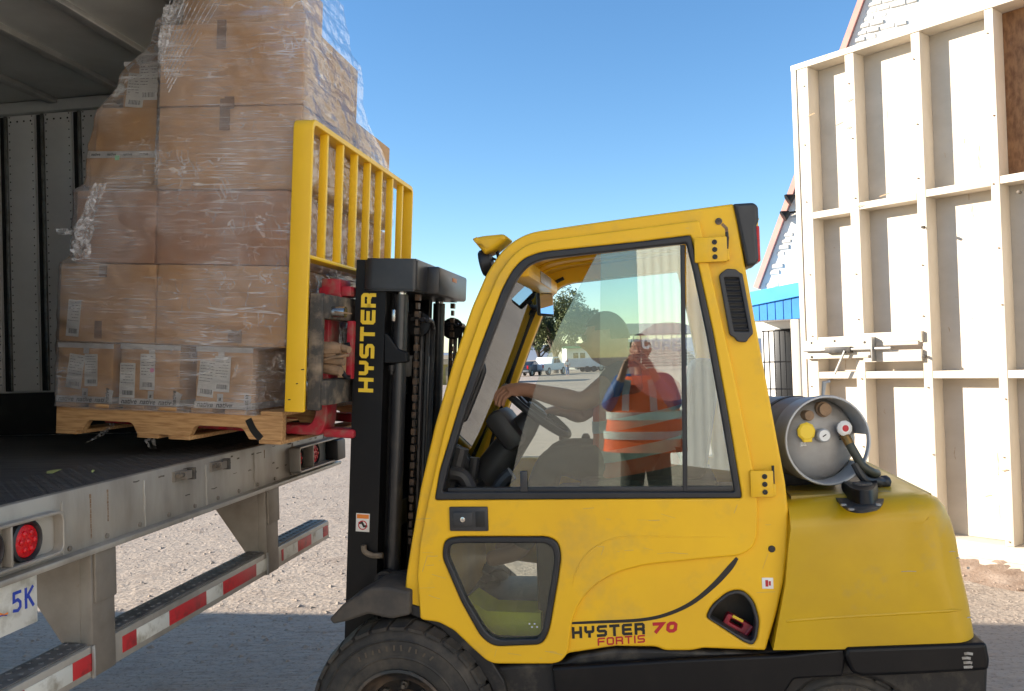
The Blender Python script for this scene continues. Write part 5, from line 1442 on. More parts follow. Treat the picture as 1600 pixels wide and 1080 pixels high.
for (u, v, w_) in ((473, 578, .006), (464, 600, .004), (452, 625, .005)):
    q = G.onY(u, v, yb0); mb = MB(); mb.strip([(q.x - w_, yb0 - .0002, q.z), (q.x + w_, yb0 - .0002, q.z + .002)], .004, (0, -1, 0), .0006); mb.build('paint_chip', BLKD, ba, G, 0)
# carriage: end plates and two heavy bars
cxl, cxr = bxr + .002, G.onY(512, 540, yb0 + .02).x
cz1, cz0 = G.onY(500, 458, yb0 + .02).z, G.onY(500, 642, yb0 + .02).z
for y in (yb0 + .018, yb1 - .2): GB('carriage_end_plate', MUD, fork, cxl, cxl + .055, y, y + .03, cz0, cz1, b=.006)
GB('carriage_top_bar', MUD, fork, cxl, cxl + .075, yb0 + .03, yb1 - .18, cz1 - .10, cz1 - .004, b=.006)
GB('carriage_bottom_bar', MUD, fork, cxl, cxl + .075, yb0 + .03, yb1 - .18, cz0 + .02, cz0 + .12, b=.006)
for y in (.27, .80): GB('roller_bracket', BLKDIRT, fork, cxl + .07, mx0 + .06, y, y + .04, cz0 + .03, cz1 - .03, b=.006)
q = G.onY(515, 487, yb0 + .06)
mb = MB(); mb.tube([(cxl + .05, yb0 + .07, q.z), (cxl + .13, yb0 + .07, q.z)], .022, 14); mb.build('side_shift_rod', CHROME, fork, G)
mb = MB(); mb.tube([(cxl + .12, yb0 + .07, q.z), (mx0 + .02, yb0 + .07, q.z - .005)], .036, 14); mb.build('side_shift_cylinder', MUDTAN, fork, G)
for k, (u, v, r) in enumerate(((515, 545, .03), (508, 552, .022), (520, 562, .02), (515, 575, .024), (528, 540, .018))):
    q = G.onY(u, v, yb0 + .08); mb = MB(); mb.tube([(q.x - .04, yb0 + .08 + .01 * k, q.z), (q.x + .045, yb0 + .09, q.z - .004 * k)], [r, r * .8], 9); mb.build('mud_clump', MUDTAN, fork, G)
mb = MB(); mb.tube(spl([G.onY(u, v, yb0 + .07) for u, v in ((505, 563), (520, 559), (545, 555))], 5), .006, 8); mb.build('grease_line', MUDTAN, fork, G)
mb = MB(); mb.tube(spl([G.onY(u, v, ym0 - .03) for u, v in ((547, 538), (536, 542), (529, 556), (530, 572), (540, 588), (548, 590))], 6), .010, 9); mb.build('carriage_hose', RUB, fork, G)
# forks
for yk in (.17, .82):
    fx0 = cxl - .052
    fz0 = zp0 + .012
    lp = rnd([(fx0, cz1 + .04, .01), (fx0 + .10, cz1 + .015, .01), (fx0 + .10, cz1 - .012, .005), (fx0 + .052, cz1 - .012), (fx0 + .052, fz0 + .06, .03), (fx0 + .03, fz0 - .0, .04), (fx0 - .02, fz0, .03), (xL + .12, fz0 + .01), (xL + .12, fz0 + .022), (fx0 - .02, fz0 + .042, .02), (fx0, fz0 + .08, .02)], .01, 5)
    fk = plate('fork', REDP, fork, [lp], yk, yk + .12, .006, frame=G)
    q1_ = cxl + .0; GB('fork_heel', REDP, fk, cxl - .02, cxl + .12, yk + .012, yk + .108, fz0 - .008, fz0 + .03, b=.012)
    GB('fork_hook', REDP, fk, cxl - .04, cxl + .045, yk - .004, yk + .124, cz1 + .004, cz1 + .075, b=.008)
    GB('fork_hook_step', REDP, fk, cxl + .045, cxl + .09, yk + .002, yk + .118, cz1 + .003, cz1 + .045, b=.006)
    GB('fork_shank', REDP, fk, cxl + .078, cxl + .105, yk, yk + .1, cz0 + .12, cz1 - .10, b=.004)

# ---- red jack-like clamp lying in the pocket
RJ = mat('red_cast_metal', (.34, .012, .03), .45, 0, (.2, .02, .03), 20)
q = F.onY(1152, 975, .07)
jk = thing('tow_shackle', 'red cast metal clamp lying in the black side pocket', 'clamp', F.M @ Matrix.Translation((q.x, .08, q.z - .03)))
Mj = Matrix.Translation((q.x, .08, q.z)) @ Matrix.Rotation(rad(28), 4, 'Y')
def jpart(nm, m, mesh): mesh.transform(Mj); return finish(mesh, nm, m, jk, F)
lp = [rnd([(-.05, -.022), (.05, -.022), (.05, .022), (-.05, .022)], .012), rnd([(-.03, -.008), (.02, -.008), (.02, .010), (-.03, .010)], .006)]
jpart('clamp_body', RJ, plate_mesh(lp, -.018, .018, .004))
mbj = MB(); mbj.tube([(-.048, -.012, -.035), (.052, -.012, -.028)], .008).tube([(.04, -.012, -.03), (.05, -.012, .02)], .009); jpart('clamp_handle', RJ, mbj.mesh())
jpart('yellow_tag', YELD, rbox_mesh(-.03, .012, -.022, -.0175, .016, .026, .001))

# ---- gas cylinder lying across the counterweight ---------------------------------------
TY = .16
tcn = F.onY(1292, 688, TY)
TKM = mat('dull_grey_cylinder', (.34, .33, .315), .5, .2, (.24, .22, .20), 6, .38, .7, .12, 120, c3=(.12, .08, .05), s3=8, lo3=.66, hi3=.85)
TK2 = mat('grey_collar_paint', (.44, .45, .455), .45, .1, (.34, .34, .34), 9, .4, .7)
gasb = thing('gas_cylinder', 'grey steel fuel gas cylinder strapped across the yellow counterweight', 'gas cylinder', F.M @ Matrix.Translation((tcn.x, .5, tcn.z - .17)))
tk = Frame(F.M @ Matrix.Translation(tcn) @ Matrix.Rotation(rad(15), 4, 'Z') @ Matrix.Rotation(rad(-2), 4, 'X'))
R0 = .168
mb = MB(); mb.lathe([(.02, .035), (R0 * .55, .042), (R0 * .80, .06), (R0 * .94, .09), (R0 * .97, .13), (R0 * .97, .66), (R0 * .9, .72), (R0 * .55, .76), (.01, .77)], (0, 0, 0), (0, 1, 0), 48); mb.build('shell', TKM, gasb, tk, 50)
# collar ring with a cut-out
mb = MB(); n = 64; vs_ = []
def cut(th): return 1 if abs(((th - rad(-14) + math.pi) % (2 * math.pi)) - math.pi) < rad(17) else 0
for i in range(n):
    th = 2 * math.pi * i / n; c_, s_ = math.cos(th), math.sin(th)
    for (r, y) in ((R0 * .98, .11), (R0, 0.0), (R0 * 1.0, -.006), (R0 * .955, -.006), (R0 * .955, .0), (R0 * .94, .105)): vs_.append((r * c_, y, r * s_))
fs = []
for i in range(n):
    j = (i + 1) % n; ct = cut(2 * math.pi * (i + .5) / n)
    for k in range(5):
        if ct and k in (0, 4): continue
        fs.append((i * 6 + k, j * 6 + k, j * 6 + k + 1, i * 6 + k + 1))
mb._add(vs_, fs)
collar = mb.build('collar', TK2, gasb, tk, 50)
mb = MB(); mb.lathe([(R0 * 1.0, -.012), (R0 * 1.02, -.002), (R0 * 1.0, .008), (R0 * .955, .006), (R0 * .945, -.004), (R0 * .965, -.013), (R0 * 1.0, -.012)], (0, 0, 0), (0, 1, 0), 60, cap=False); mb.build('collar_rim', TK2, collar, tk, 60)
WIN = mat('collar_window', (.75, .52, .34), .7)
for yb in (.26, .60):
    mb = MB(); mb.lathe([(R0 * .972, yb), (R0 * .995, yb + .002), (R0 * .995, yb + .03), (R0 * .972, yb + .032)], (0, 0, 0), (0, 1, 0), 48, cap=False); mb.build('strap', BLKDIRT, gasb, tk)
mb = MB(); mb.lathe([(.008, .05), (.036, .045)] and [(.034, .0), (.036, -.012), (.028, -.018), (.006, -.018)], (-.075, .02, .035), (0, 1, 0), 9); kn = mb.build('yellow_valve_knob', YELD, gasb, tk, 20)
mb = MB(); mb.tube([(-.075, .06, .035), (-.075, .02, .035)], .012); mb.build('valve_stem', CHROME, kn, tk)
FBk = lambda nm, m, p, *a, b=.003: rbox(nm, m, p, *a, b=b, frame=tk)
FBk('knob_tab', YELD, kn, -.09, -.055, .004, .02, -.005, .02)
mb = MB(); mb.lathe([(.026, .05), (.026, .005), (.022, .0)], (-.008, 0, .018), (0, 1, 0), 24); ga = mb.build('gauge', TK2, gasb, tk)
mb = MB(); mb.lathe([(.021, -.0005), (.003, -.001)], (-.008, 0, .018), (0, 1, 0), 24); mb.build('gauge_face', WHT, ga, tk)
mb = MB(); mb.strip([(-.016, -.0016, .014), (-.002, -.0016, .022)], .004, (0, -1, 0), .0006); mb.build('gauge_needle', BLKD, ga, tk, 0)
mb = MB(); mb.lathe([(.02, .05), (.02, .0), (.018, -.004), (.003, -.004)], (-.055, .02, .095), (0, 1, 0), 16); mb.build('relief_valve', MUDTAN, gasb, tk)
mb = MB(); mb.lathe([(.03, .06), (.03, .02), (.024, .018), (.024, .0), (.004, .0)], (.012, .02, .115), (0, 1, 0), 18); mb.build('filler_cap', MUDTAN, gasb, tk)
mb = MB(); mb.lathe([(.028, .0), (.03, -.012), (.02, -.018), (.004, -.018)], (.075, .015, .042), (0, 1, 0), 11); rk = mb.build('service_valve', WHT, gasb, tk, 20)
mb = MB(); mb.lathe([(.013, -.0185), (.004, -.0195)], (.075, .015, .042), (0, 1, 0), 12); mb.build('valve_cap', REDD, rk, tk)
mb = MB(); mb.tube([(.075, .03, .04), (.082, .015, .01), (.09, .0, -.02)], [.016, .018, .018], 12); mb.build('brass_union', mat('brass', (.35, .2, .06), .4, .8, (.2, .11, .04), 20), gasb, tk)
mb = MB(); mb.tube(spl([(.088, .002, -.015), (.105, -.012, -.06), (.125, -.02, -.10), (.16, -.02, -.125), (.20, .02, -.135), (.215, .10, -.14), (.18, .2, -.15)], 6), .017, 12); mb.build('fuel_hose', mat('dark_green_hose', (.022, .026, .018), .5, 0, (.05, .05, .035), 20), gasb, tk)
mb = MB(); mb.tube(spl([(.10, -.01, -.09), (.13, -.02, -.15), (.19, .0, -.165), (.235, .02, -.17)], 6), [.016] * 12 + [.02, .02, .02, .02, .026, .026, .026][:7], 10); mb.build('hose_coupling', RUB, gasb, tk)
FBk('collar_print', INK, gasb, -.112, -.052, .0, .0, 0, 0) if False else None
for (x, z) in ((-.085, -.012), (.04, .005)):
    mb = MB()
    for k in range(2):
        x0 = x
        for j in range(5):
            l = random.uniform(.004, .011); mb.box(x0, x0 + l, .0395, .0412, z - k * .009, z - k * .009 + .006); x0 += l + .002
    # print sits on a small plate standing off the domed end
    q = FBk('print_plate', TK2, gasb, x - .004, x + .05, .041, .06, z - .014, z + .010, b=.002); mb.build('printed_text', WHT if x < 0 else BLKD, q, tk, 0)
mb = MB(); mb.tube([(.05, .12, R0 - .01), (.055, .11, R0 + .05), (.075, .10, R0 + .055)], [.006, .009, .006], 8); mb.build('strap_hook', TK2, gasb, tk)
# bracket under it: foot plate on the hood with a raised pad
zt_ = F.onY(1330, 779, .1).z
def hz_(u, v, z): return F.onZ(u, v, z)
def pad(name, pts, z0, z1, m, par, r=6, tap=1.0):
    lp = [hz_(u, v, z0) for u, v in rnd(pts, r, 5)]; n = len(lp); cx = sum(q.x for q in lp) / n; cy = sum(q.y for q in lp) / n
    mb = MB(); mb._add([(q.x, q.y, z0) for q in lp] + [(cx + (q.x - cx) * tap, cy + (q.y - cy) * tap, z1) for q in lp], [(i, (i + 1) % n, n + (i + 1) % n, n + i) for i in range(n)] + [tuple(range(n - 1, -1, -1)), tuple(range(n, 2 * n))])
    return mb.build(name, m, par, F)
br = pad('cylinder_bracket', [(1232, 745, 8), (1262, 752), (1297, 772, 10), (1322, 799, 12), (1345, 803, 10), (1376, 797, 12), (1384, 776, 10), (1372, 757, 10), (1330, 742), (1260, 730, 8)], zt_ + .001, zt_ + .010, BLKDIRT, fork)
pad('bracket_block', [(1312, 768, 12), (1335, 789, 16), (1368, 788, 16), (1376, 770, 14), (1352, 752, 14), (1318, 750, 12)], zt_ + .009, zt_ + .055, BLK, br, tap=.93)
q = hz_(1347, 757, zt_ + .055)
mb = MB(); mb.lathe([(.036, -.002), (.034, .006), (.020, .008), (.018, .002)], (q.x, q.y, zt_ + .055), (0, 0, 1), 20); mb.build('bracket_cap', MUD, br, F)
for u, v in ((1318, 790), (1330, 797), (1372, 790)):
    q = hz_(u, v, zt_ + .01); mb = MB(); mb.lathe([(.010, 0), (.010, .006), (.004, .007)], (q.x, q.y, zt_ + .0095), (0, 0, 1), 6); mb.build('bracket_bolt', STEEL, br, F)
for yy in (.34, .75):
    FB('cylinder_cradle', BLKDIRT, br, tcn.x - .22, tcn.x + .06, yy, yy + .05, zt_ + .0, tcn.z - R0 * .78, b=.004)
# dust, chips and scratches the truck has picked up
DUSTY = mat('dull_scratch', (.56, .40, .14), .7); 
rs = random.Random(11)
for k in range(34):
    u, v = rs.choice(((rs.uniform(900, 1170), rs.uniform(790, 832)), (rs.uniform(660, 690), rs.uniform(800, 960)), (rs.uniform(1190, 1225), rs.uniform(790, 960)), (rs.uniform(760, 875), rs.uniform(1012, 1030)), (rs.uniform(900, 1100), rs.uniform(850, 866)), (rs.uniform(880, 1090), rs.uniform(355, 366))))
    yy = -.0066 if u < 1180 else .0112
    q = F.onY(u, v, yy); l = rs.uniform(.006, .07); ang = rs.choice((0, 0, .1, -.2, 1.2)) + rs.uniform(-.1, .1)
    d = Vector((math.cos(ang), 0, math.sin(ang))) * l / 2
    mb = MB(); mb.strip([q - d, q + Vector((0, 0, rs.uniform(-.001, .001))), q + d], rs.uniform(.0007, .0018), (0, -1, 0), .0004); mb.build('paint_scratch', DUSTY, door if u < 1180 else cab, F, 0)

# ================================================================== BARN DOOR
gb = W.onZ(1530, 876, 0)
B = Frame(yawM(rad(51), gb.x, gb.y))
WPT = mat('weathered_white_timber', (.60, .54, .45), .75, 0, (.52, .455, .365), 4, .35, .7, .2, 90, c3=(.52, .42, .31), s3=6, lo3=.70, hi3=.85, stretch=(1, 1, .5))
WSH = mat('white_painted_sheet', (.585, .52, .435), .8, 0, (.50, .44, .36), 2.2, .35, .7, .35, 50, c3=(.42, .32, .22), s3=7, lo3=.72, hi3=.84, stretch=(1, 1, 1.6))
OSB = mat('brown_strand_board', (.34, .17, .075), .75, 0, (.19, .085, .036), 9, .4, .62, .3, 40, stretch=(3, 3, 1.2), c3=(.52, .36, .22), s3=5, lo3=.60, hi3=.72)
bd = thing('barn_door', 'tall white timber-framed yard door with studs, rails and a slide bolt', 'door', B.M)
def bX(u, v=584, y=0.0): return B.onY(u, v, y).x
SD = .185
btop = B.onY(1400, 50, -SD).z
xa, xb_ = bX(1254, 584, -SD), bX(1262, 584, -SD)
studs = [(bX(1262, 584, -SD), bX(1279, 584, -SD)), (bX(1338, 584, -SD), bX(1352, 584, -SD)), (bX(1443, 584, -SD), bX(1457, 584, -SD)), (bX(1560, 584, -SD), bX(1574, 584, -SD))]
w4 = studs[3][0] - studs[2][0]
studs += [(studs[3][0] + w4 * 1.05, studs[3][1] + w4 * 1.05), (studs[3][0] + w4 * 2.1, studs[3][1] + w4 * 2.1)]
def BB(nm, m, p, *a, b=.004): return rbox(nm, m, p, *a, b=b, frame=B)
zb0 = .09
BB('edge_board', WPT, bd, xa, xb_ - .003, -SD - .01, .03, zb0, btop - .004)
for i, (s0, s1) in enumerate(studs): BB('stud', WPT, bd, s0, s1, -SD + random.uniform(-.006, .004), -.001, zb0 + .1, btop - .055)
BB('top_rail', WPT, bd, xa - .004, studs[-1][1] + .02, -SD - .008, .024, btop - .054, btop)
BB('bottom_rail', WPT, bd, xa, studs[-1][1] + .02, -SD - .012, .024, zb0 - .02, zb0 + .098)
zmids = [B.onY(1305, 331, -SD).z, B.onY(1390, 314, -SD).z, B.onY(1500, 293, -SD).z, B.onY(1592, 276, -SD).z, B.onY(1592, 276, -SD).z]
zl1, zl2 = B.onY(1370, 515, -SD).z, B.onY(1370, 586, -SD).z
for i in range(len(studs) - 1):
    a, b = studs[i][1] + .002, studs[i + 1][0] - .002
    BB('mid_rail', WPT, bd, a, b, -SD + .004, -.001, zmids[i] - .03, zmids[i] + .03)
    BB('low_rail', WPT, bd, a, b, -SD + .004, -.001, zl2 - .03, zl2 + .03)
    lo, hi = studs[i][0] + .03, studs[i + 1][0] + .028
    BB('sheet_panel', OSB if i == 3 else WSH, bd, lo, hi, .0, .018, zmids[i] + .004, btop - .058, b=.002)
    BB('sheet_panel', WSH, bd, lo, hi, .0, .018, zb0 + .101, zmids[i] - .001, b=.002)
BB('sheet_panel', WSH, bd, xa + .002, studs[0][0] + .028, .0, .018, zb0 + .101, btop - .058, b=.002)
# wide boards that carry the bolt
for (u0, u1, v0, v1, d) in ((1281, 1437, 524, 541, .03), (1258, 1364, 531, 549, .05), (1262, 1364, 549, 560, .046), (1352, 1443, 519, 534, .034), (1352, 1443, 547, 565, .034)):
    a, b = B.onY(u0, (v0 + v1) / 2, -SD), B.onY(u1, (v0 + v1) / 2, -SD); um = (u0 + u1) / 2
    BB('cross_board', WPT, bd, a.x, b.x, -SD - d, -SD + .002, B.onY(um, v1, -SD).z, B.onY(um, v0, -SD).z, b=.003)
yb_ = -SD - .075
a, b = B.onY(1256, 548, yb_), B.onY(1392, 543, yb_)
mb = MB(); mb.tube([(a.x, yb_, a.z), (b.x, yb_, a.z)], .013, 10); bolt = mb.build('slide_bolt', STEEL, bd, B)
q0, q1 = B.onY(1290, 546, yb_), B.onY(1330, 546, yb_)
BB('bolt_keeper', BLKDIRT, bolt, q0.x, q1.x, yb_ - .02, yb_ + .03, a.z - .03, a.z + .024)
q = B.onY(1364, 545, yb_); BB('bolt_bracket', STEEL, bolt, q.x - .006, q.x + .006, yb_ - .03, yb_ + .05, a.z - .11, a.z + .1)
h0, h1 = B.onY(1320, 548, yb_ - .02), B.onY(1304, 585, yb_ - .02)
mb = MB(); mb.obox(h0, h1, .012, .022, up=(0, 1, 0)); mb.build('bolt_handle', STEEL, bolt, B)
for (u, v) in ((1304, 533), (1268, 536), (1351, 535), (1358, 557), (1268, 558), (1443, 557), (1441, 355), (1591, 300)):
    q = B.onY(u, v, -SD - .05); mb = MB(); mb.lathe([(.013, -.03), (.012, .006), (.005, .009)], (q.x, -SD - .045, q.z), (0, -1, 0), 10); mb.build('bolt_head', MUD, bd, B)
# bare splits in the paint
SPLT = mat('bare_split_wood', (.42, .28, .16), .9)
for (u, v, l) in ((1328, 157, .05), (1327, 200, .04), (1268, 180, .07), (1383, 305, .09), (1345, 322, .05), (1571, 735, .04), (1546, 775, .05), (1291, 88, .03)):
    q = B.onY(u, v, -SD); mb = MB(); mb.strip([(q.x - l / 2, -SD - .009, q.z - .006), (q.x + l * .1, -SD - .009, q.z + .003), (q.x + l / 2, -SD - .009, q.z + .008)], .008, (0, -1, 0), .0012); mb.build('paint_split', SPLT, bd, B, 0)
# stains, nail heads and rubbed patches on the sheets
STN = mat('brown_stain', (.38, .27, .17), .9, 0, (.55, .45, .34), 30, .4, .6)
rs = random.Random(5)
for k in range(46):
    i = rs.randrange(4); a = studs[i][1] + .06 + rs.random() * (studs[i + 1][0] - studs[i][1] - .1); z = rs.uniform(.4, btop - .3); l = rs.choice((.004, .006, .02, .05, .09))
    if i == 3 and z > zmids[3]: continue
    mb = MB(); mb.strip([(a, -.0004, z), (a + rs.uniform(-.01, .01), -.0004, z - l), (a + rs.uniform(-.012, .012), -.0004, z - 2 * l)], rs.uniform(.003, .009), (0, -1, 0), .0007); mb.build('stain', STN, bd, B, 0)
for i, (s0, s1) in enumerate(studs[:4]):
    for z in [.3 + .55 * k for k in range(8)]:
        mb = MB(); mb.lathe([(.008, 0), (.006, .003)], ((s0 + s1) / 2 + rs.uniform(-.02, .02), -SD - .005, z + rs.uniform(-.1, .1)), (0, -1, 0), 7); mb.build('nail_head', RUST, bd, B)
# kick plate lying at its foot, and the dirt along it
FLAP = Frame(B.M)
mb = MB(); e0, e1 = bX(1523, 874, -.3) - 1.2, bX(1600, 899, -.3) + 2
mb.hexa([(e0, -.30, .015), (e1, -.30, .015), (e1, -.14, .05), (e0, -.14, .05), (e0, -.30, .045), (e1, -.30, .045), (e1, -.14, .08), (e0, -.14, .08)])
mb.build('foot_board', WPT, bd, B)
mb = MB(); nx, ny = 90, 26; vs_ = []
for i in range(nx + 1):
    for j in range(ny + 1):
        x = e0 - .5 + (e1 - e0 + 1) * i / nx; y = -.95 + 1.5 * j / ny
        f = math.exp(-((y + .15) / .38) ** 2) * .07
        nn = mnoise.noise(Vector((x * 3, y * 3, 0))) * .5 + mnoise.noise(Vector((x * 9, y * 9, 2))) * .35 + mnoise.noise(Vector((x * 24, y * 24, 4))) * .2
        edge = min(1, i / 8, (nx - i) / 8, j / 5, (ny - j) / 5)
        vs_.append((x, y, (max(-.02, f * (1 + nn * .9) + .03 * nn * math.exp(-((y + .2) / .45) ** 2))) * edge - .012 * (1 - edge) - .004))
mb._add(vs_, [(i * (ny + 1) + j, (i + 1) * (ny + 1) + j, (i + 1) * (ny + 1) + j + 1, i * (ny + 1) + j + 1) for i in range(nx) for j in range(ny)])
o = finish(mb.mesh(False), 'dirt_bank', DIRT, None, B, 60); tag(o, 'low bank of loose brown dirt along the foot of the white door', 'dirt', kind='stuff')
mb = MB()
for k in range(420): rock(mb, (e0 + (e1 - e0) * random.random(), random.gauss(-.42, .16), .01), random.uniform(.006, .022))
o = mb.build('dirt_clods', DIRT, None, B, 0); tag(o, 'small clods and stones along the foot of the white door', 'clods', kind='stuff')

# ================================================================== WHITE GABLE BUILDING WITH BLUE PORCH
gh = W.onZ(1215, 668, 0)
Hf = Frame(yawM(rad(36), gh.x, gh.y))
hb = thing('gabled_shed', 'white plastered building with stepped broken gable edge and blue porch', 'building', Hf.M)
PLAS = mat('white_plaster', (.78, .76, .72), .85, 0, (.70, .68, .64), 2, .35, .7, .1, 30, c3=(.45, .43, .40), s3=3, lo3=.70, hi3=.8)
GBR = mat('grey_old_brick', (.62, .60, .56), .9, 0, (.42, .39, .35), 3, .4, .7, .5, 30, bdist=.02)
PNK = mat('pink_trim', (.62, .30, .25), .8, 0, (.5, .26, .22), 3)
BLU = mat('blue_painted_boards', (.035, .24, .62), .6, 0, (.03, .20, .52), 4)
BLU2 = mat('light_blue_fascia', (.07, .38, .78), .55, 0, (.06, .33, .70), 4)
def hx(u, v, y=0): q = Hf.onY(u, v, y); return (q.x, q.z)
gl_ = [hx(1187, 452), hx(1352, 0), hx(1440, -240), hx(1720, -240), hx(1720, 640), hx(1187, 640)]
gl_[4] = (gl_[4][0], 0); gl_[5] = (gl_[5][0], 0)
gl_ = gl_[:4] + [(gl_[3][0], 0), (gl_[0][0], 0)]
plate('gable_wall', PLAS, hb, [gl_], 0, .35, .01, frame=Hf)
a, b = Vector((gl_[0][0], 0, gl_[0][1])), Vector((gl_[2][0], 0, gl_[2][1]))
d_ = (b - a).normalized()
mb = MB(); mb.obox(a + Vector((-.06, -.03, .03)), b + Vector((-.06, -.03, .03)), .12, .14, up=(0, 1, 0)); mb.build('gable_trim', PNK, hb, Hf)
Lb = (b - a).length; nbk = 0; s_ = .1
while s_ < Lb and nbk < 240:
    p = a + d_ * s_
    off = .10
    for k in range(random.choice((0, 0, 1, 1)) if s_ < Lb * .5 else random.choice((2, 3, 4))):
        w = random.uniform(.16, .30)
        rbox('brick', GBR, hb, p.x + off, p.x + off + w, -.012 - random.uniform(0, .03), .01, p.z - .06, p.z + .035 + random.uniform(-.02, .01), .012, frame=Hf, seg=1); nbk += 1
        off += w + .02
    s_ += .15
for (u, v) in ((1232, 332), (1239, 306)):
    q = Hf.onY(u, v, -.2); mb = MB(); mb.lathe([(.05, 0), (.12, .12), (.13, .16), (.02, .165)], (q.x, -.15, q.z), Vector((-.7, -.4, -.45)), 12); fl = mb.build('flood_lamp', BLK, hb, Hf)
    mb = MB(); mb.tube([(q.x, -.15, q.z), (q.x + .12, -.02, q.z + .02)], .025, 6); mb.build('lamp_arm', BLK, fl, Hf)
# porch
pd = -1.6
x0, x1 = hx(1150, 470, pd)[0], hx(1262, 440, pd)[0]
zt0, zt1 = hx(1172, 458, pd)[1], hx(1245, 440, pd)[1]
zm0, zm1 = hx(1175, 480, pd)[1], hx(1245, 462, pd)[1]
zbb = hx(1210, 500, pd)[1]
plate('porch_roof', BLU2, hb, [[(x0, zm0 - .02), (x1, zm1), (x1, zt1), (x0, zt0 - .02)]], pd - .06, 0.0, .01, frame=Hf)
nbd = 9
for k in range(nbd):
    a_, b_ = x0 + (x1 - x0) * k / nbd + .008, x0 + (x1 - x0) * (k + 1) / nbd - .008
    f0, f1 = k / nbd, (k + 1) / nbd
    plate('porch_board', BLU, hb, [[(a_, zbb), (b_, zbb), (b_, zm0 + (zm1 - zm0) * f1 - .005), (a_, zm0 + (zm1 - zm0) * f0 - .025)]], pd - .02, pd + .04, .004, frame=Hf)
rbox('porch_ceiling', PLAS, hb, x0, x1, pd + .05, -.01, zbb + .02, zbb + .06, .005, frame=Hf)
rbox('porch_post', WPT, hb, hx(1237, 560, pd)[0], hx(1250, 560, pd)[0], pd, pd + .2, 0, zbb + .01, .01, frame=Hf)
dx0, dx1 = hx(1212, 560, -.02)[0], hx(1238, 560, -.02)[0]; dtop = hx(1220, 514, -.02)[1]
dr = rbox('doorway', BLKD, hb, dx0, dx1, -.04, .01, 0, dtop, .005, frame=Hf)
for k in range(7):
    xx = hx(1194, 560, -.5)[0] + k * .12
    mb = MB(); mb.tube([(xx, -.5, 0), (xx, -.5, dtop - .05)], .014, 6); mb.build('security_bar', BLK, hb, Hf)
for zz in (.1, .9, 1.5, dtop - .05):
    mb = MB(); mb.tube([(hx(1192, 560, -.5)[0], -.5, zz), (hx(1238, 560, -.5)[0], -.5, zz)], .016, 6); mb.build('security_rail', BLK, hb, Hf)

# ================================================================== WHITE CORRUGATED SHED BEHIND THE PHOTOGRAPHER (seen as a reflection in the cab glass)
def mirrored(p):
    q = F.I @ p; q.y = .008 - q.y; return F.M @ q
near_ = mirrored(ray(1000, 560) * 14 + CAM); near_.z = 0
dv = Vector((.8, .6, 0)).normalized()  # wall turned toward the forklift and set closer, to bounce sunlight onto it
far_ = near_ + dv * 11
psiS = math.atan2(-dv.y, dv.x)
Sf = Frame(yawM(psiS, near_.x, near_.y))
Ls = (far_ - near_).length
sh = thing('corrugated_shed', 'tall white corrugated metal shed mirrored in the cab window', 'building', Sf.M)
COR = mat('white_corrugated_sheet', (.76, .75, .71), .55, 0, (.68, .665, .63), 1.2, .35, .7, 0, 1, c3=(.40, .34, .28), s3=1.4, lo3=.70, hi3=.82, stretch=(1, 1, .3))
n = int(Ls / .1); vs_ = []
for i in range(n * 2 + 1):
    x = Ls * i / (2 * n); ph = i % 4
    y = .0 if ph in (0, 1) else .006
    vs_ += [(x, y, 0), (x, y, 8.5)]
mb = MB(); mb._add(vs_, [(2 * i, 2 * i + 2, 2 * i + 3, 2 * i + 1) for i in range(2 * n)])
bmx = mb
finish(mb.mesh(False), 'corrugated_wall', COR, sh, Sf, 0)
rbox('wall_core', COR, sh, 0, Ls, -6, -.05, 0, 8.4, .01, frame=Sf)
rbox('shed_roof', STEEL, sh, -.3, Ls + .3, -6.3, .3, 8.5, 8.6, .01, frame=Sf)
for k in range(2):
    wx = .7 + k * 3.4
    fr_ = rbox('window_frame', PLA, sh, wx, wx + 1.5, -.03, .09, 3.6, 5.6, .02, frame=Sf)
    for a_ in range(2):
        for b_ in range(2): rbox('window_pane', DARK, fr_, wx + .08 + a_ * .7, wx + .72 + a_ * .7, -.02, .1, 3.7 + b_ * .95, 4.55 + b_ * .95, .004, frame=Sf)

# ================================================================== FAR BACKGROUND
def ground_at(u, depth):
    """point on the ground under pixel column u at a given distance"""
    d = ray(u, 555); t = depth / d.y
    return Vector((d.x * t, depth, 0))
# hills
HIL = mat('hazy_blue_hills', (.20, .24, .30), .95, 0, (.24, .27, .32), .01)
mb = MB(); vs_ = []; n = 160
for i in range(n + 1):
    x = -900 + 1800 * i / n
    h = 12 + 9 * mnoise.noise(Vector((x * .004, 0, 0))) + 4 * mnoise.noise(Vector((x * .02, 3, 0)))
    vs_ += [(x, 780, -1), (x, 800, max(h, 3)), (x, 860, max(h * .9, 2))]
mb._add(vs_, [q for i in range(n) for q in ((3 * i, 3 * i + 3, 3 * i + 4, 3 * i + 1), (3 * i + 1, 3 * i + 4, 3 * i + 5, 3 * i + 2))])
o = mb.build('hills', HIL, None); o['kind'] = 'structure'
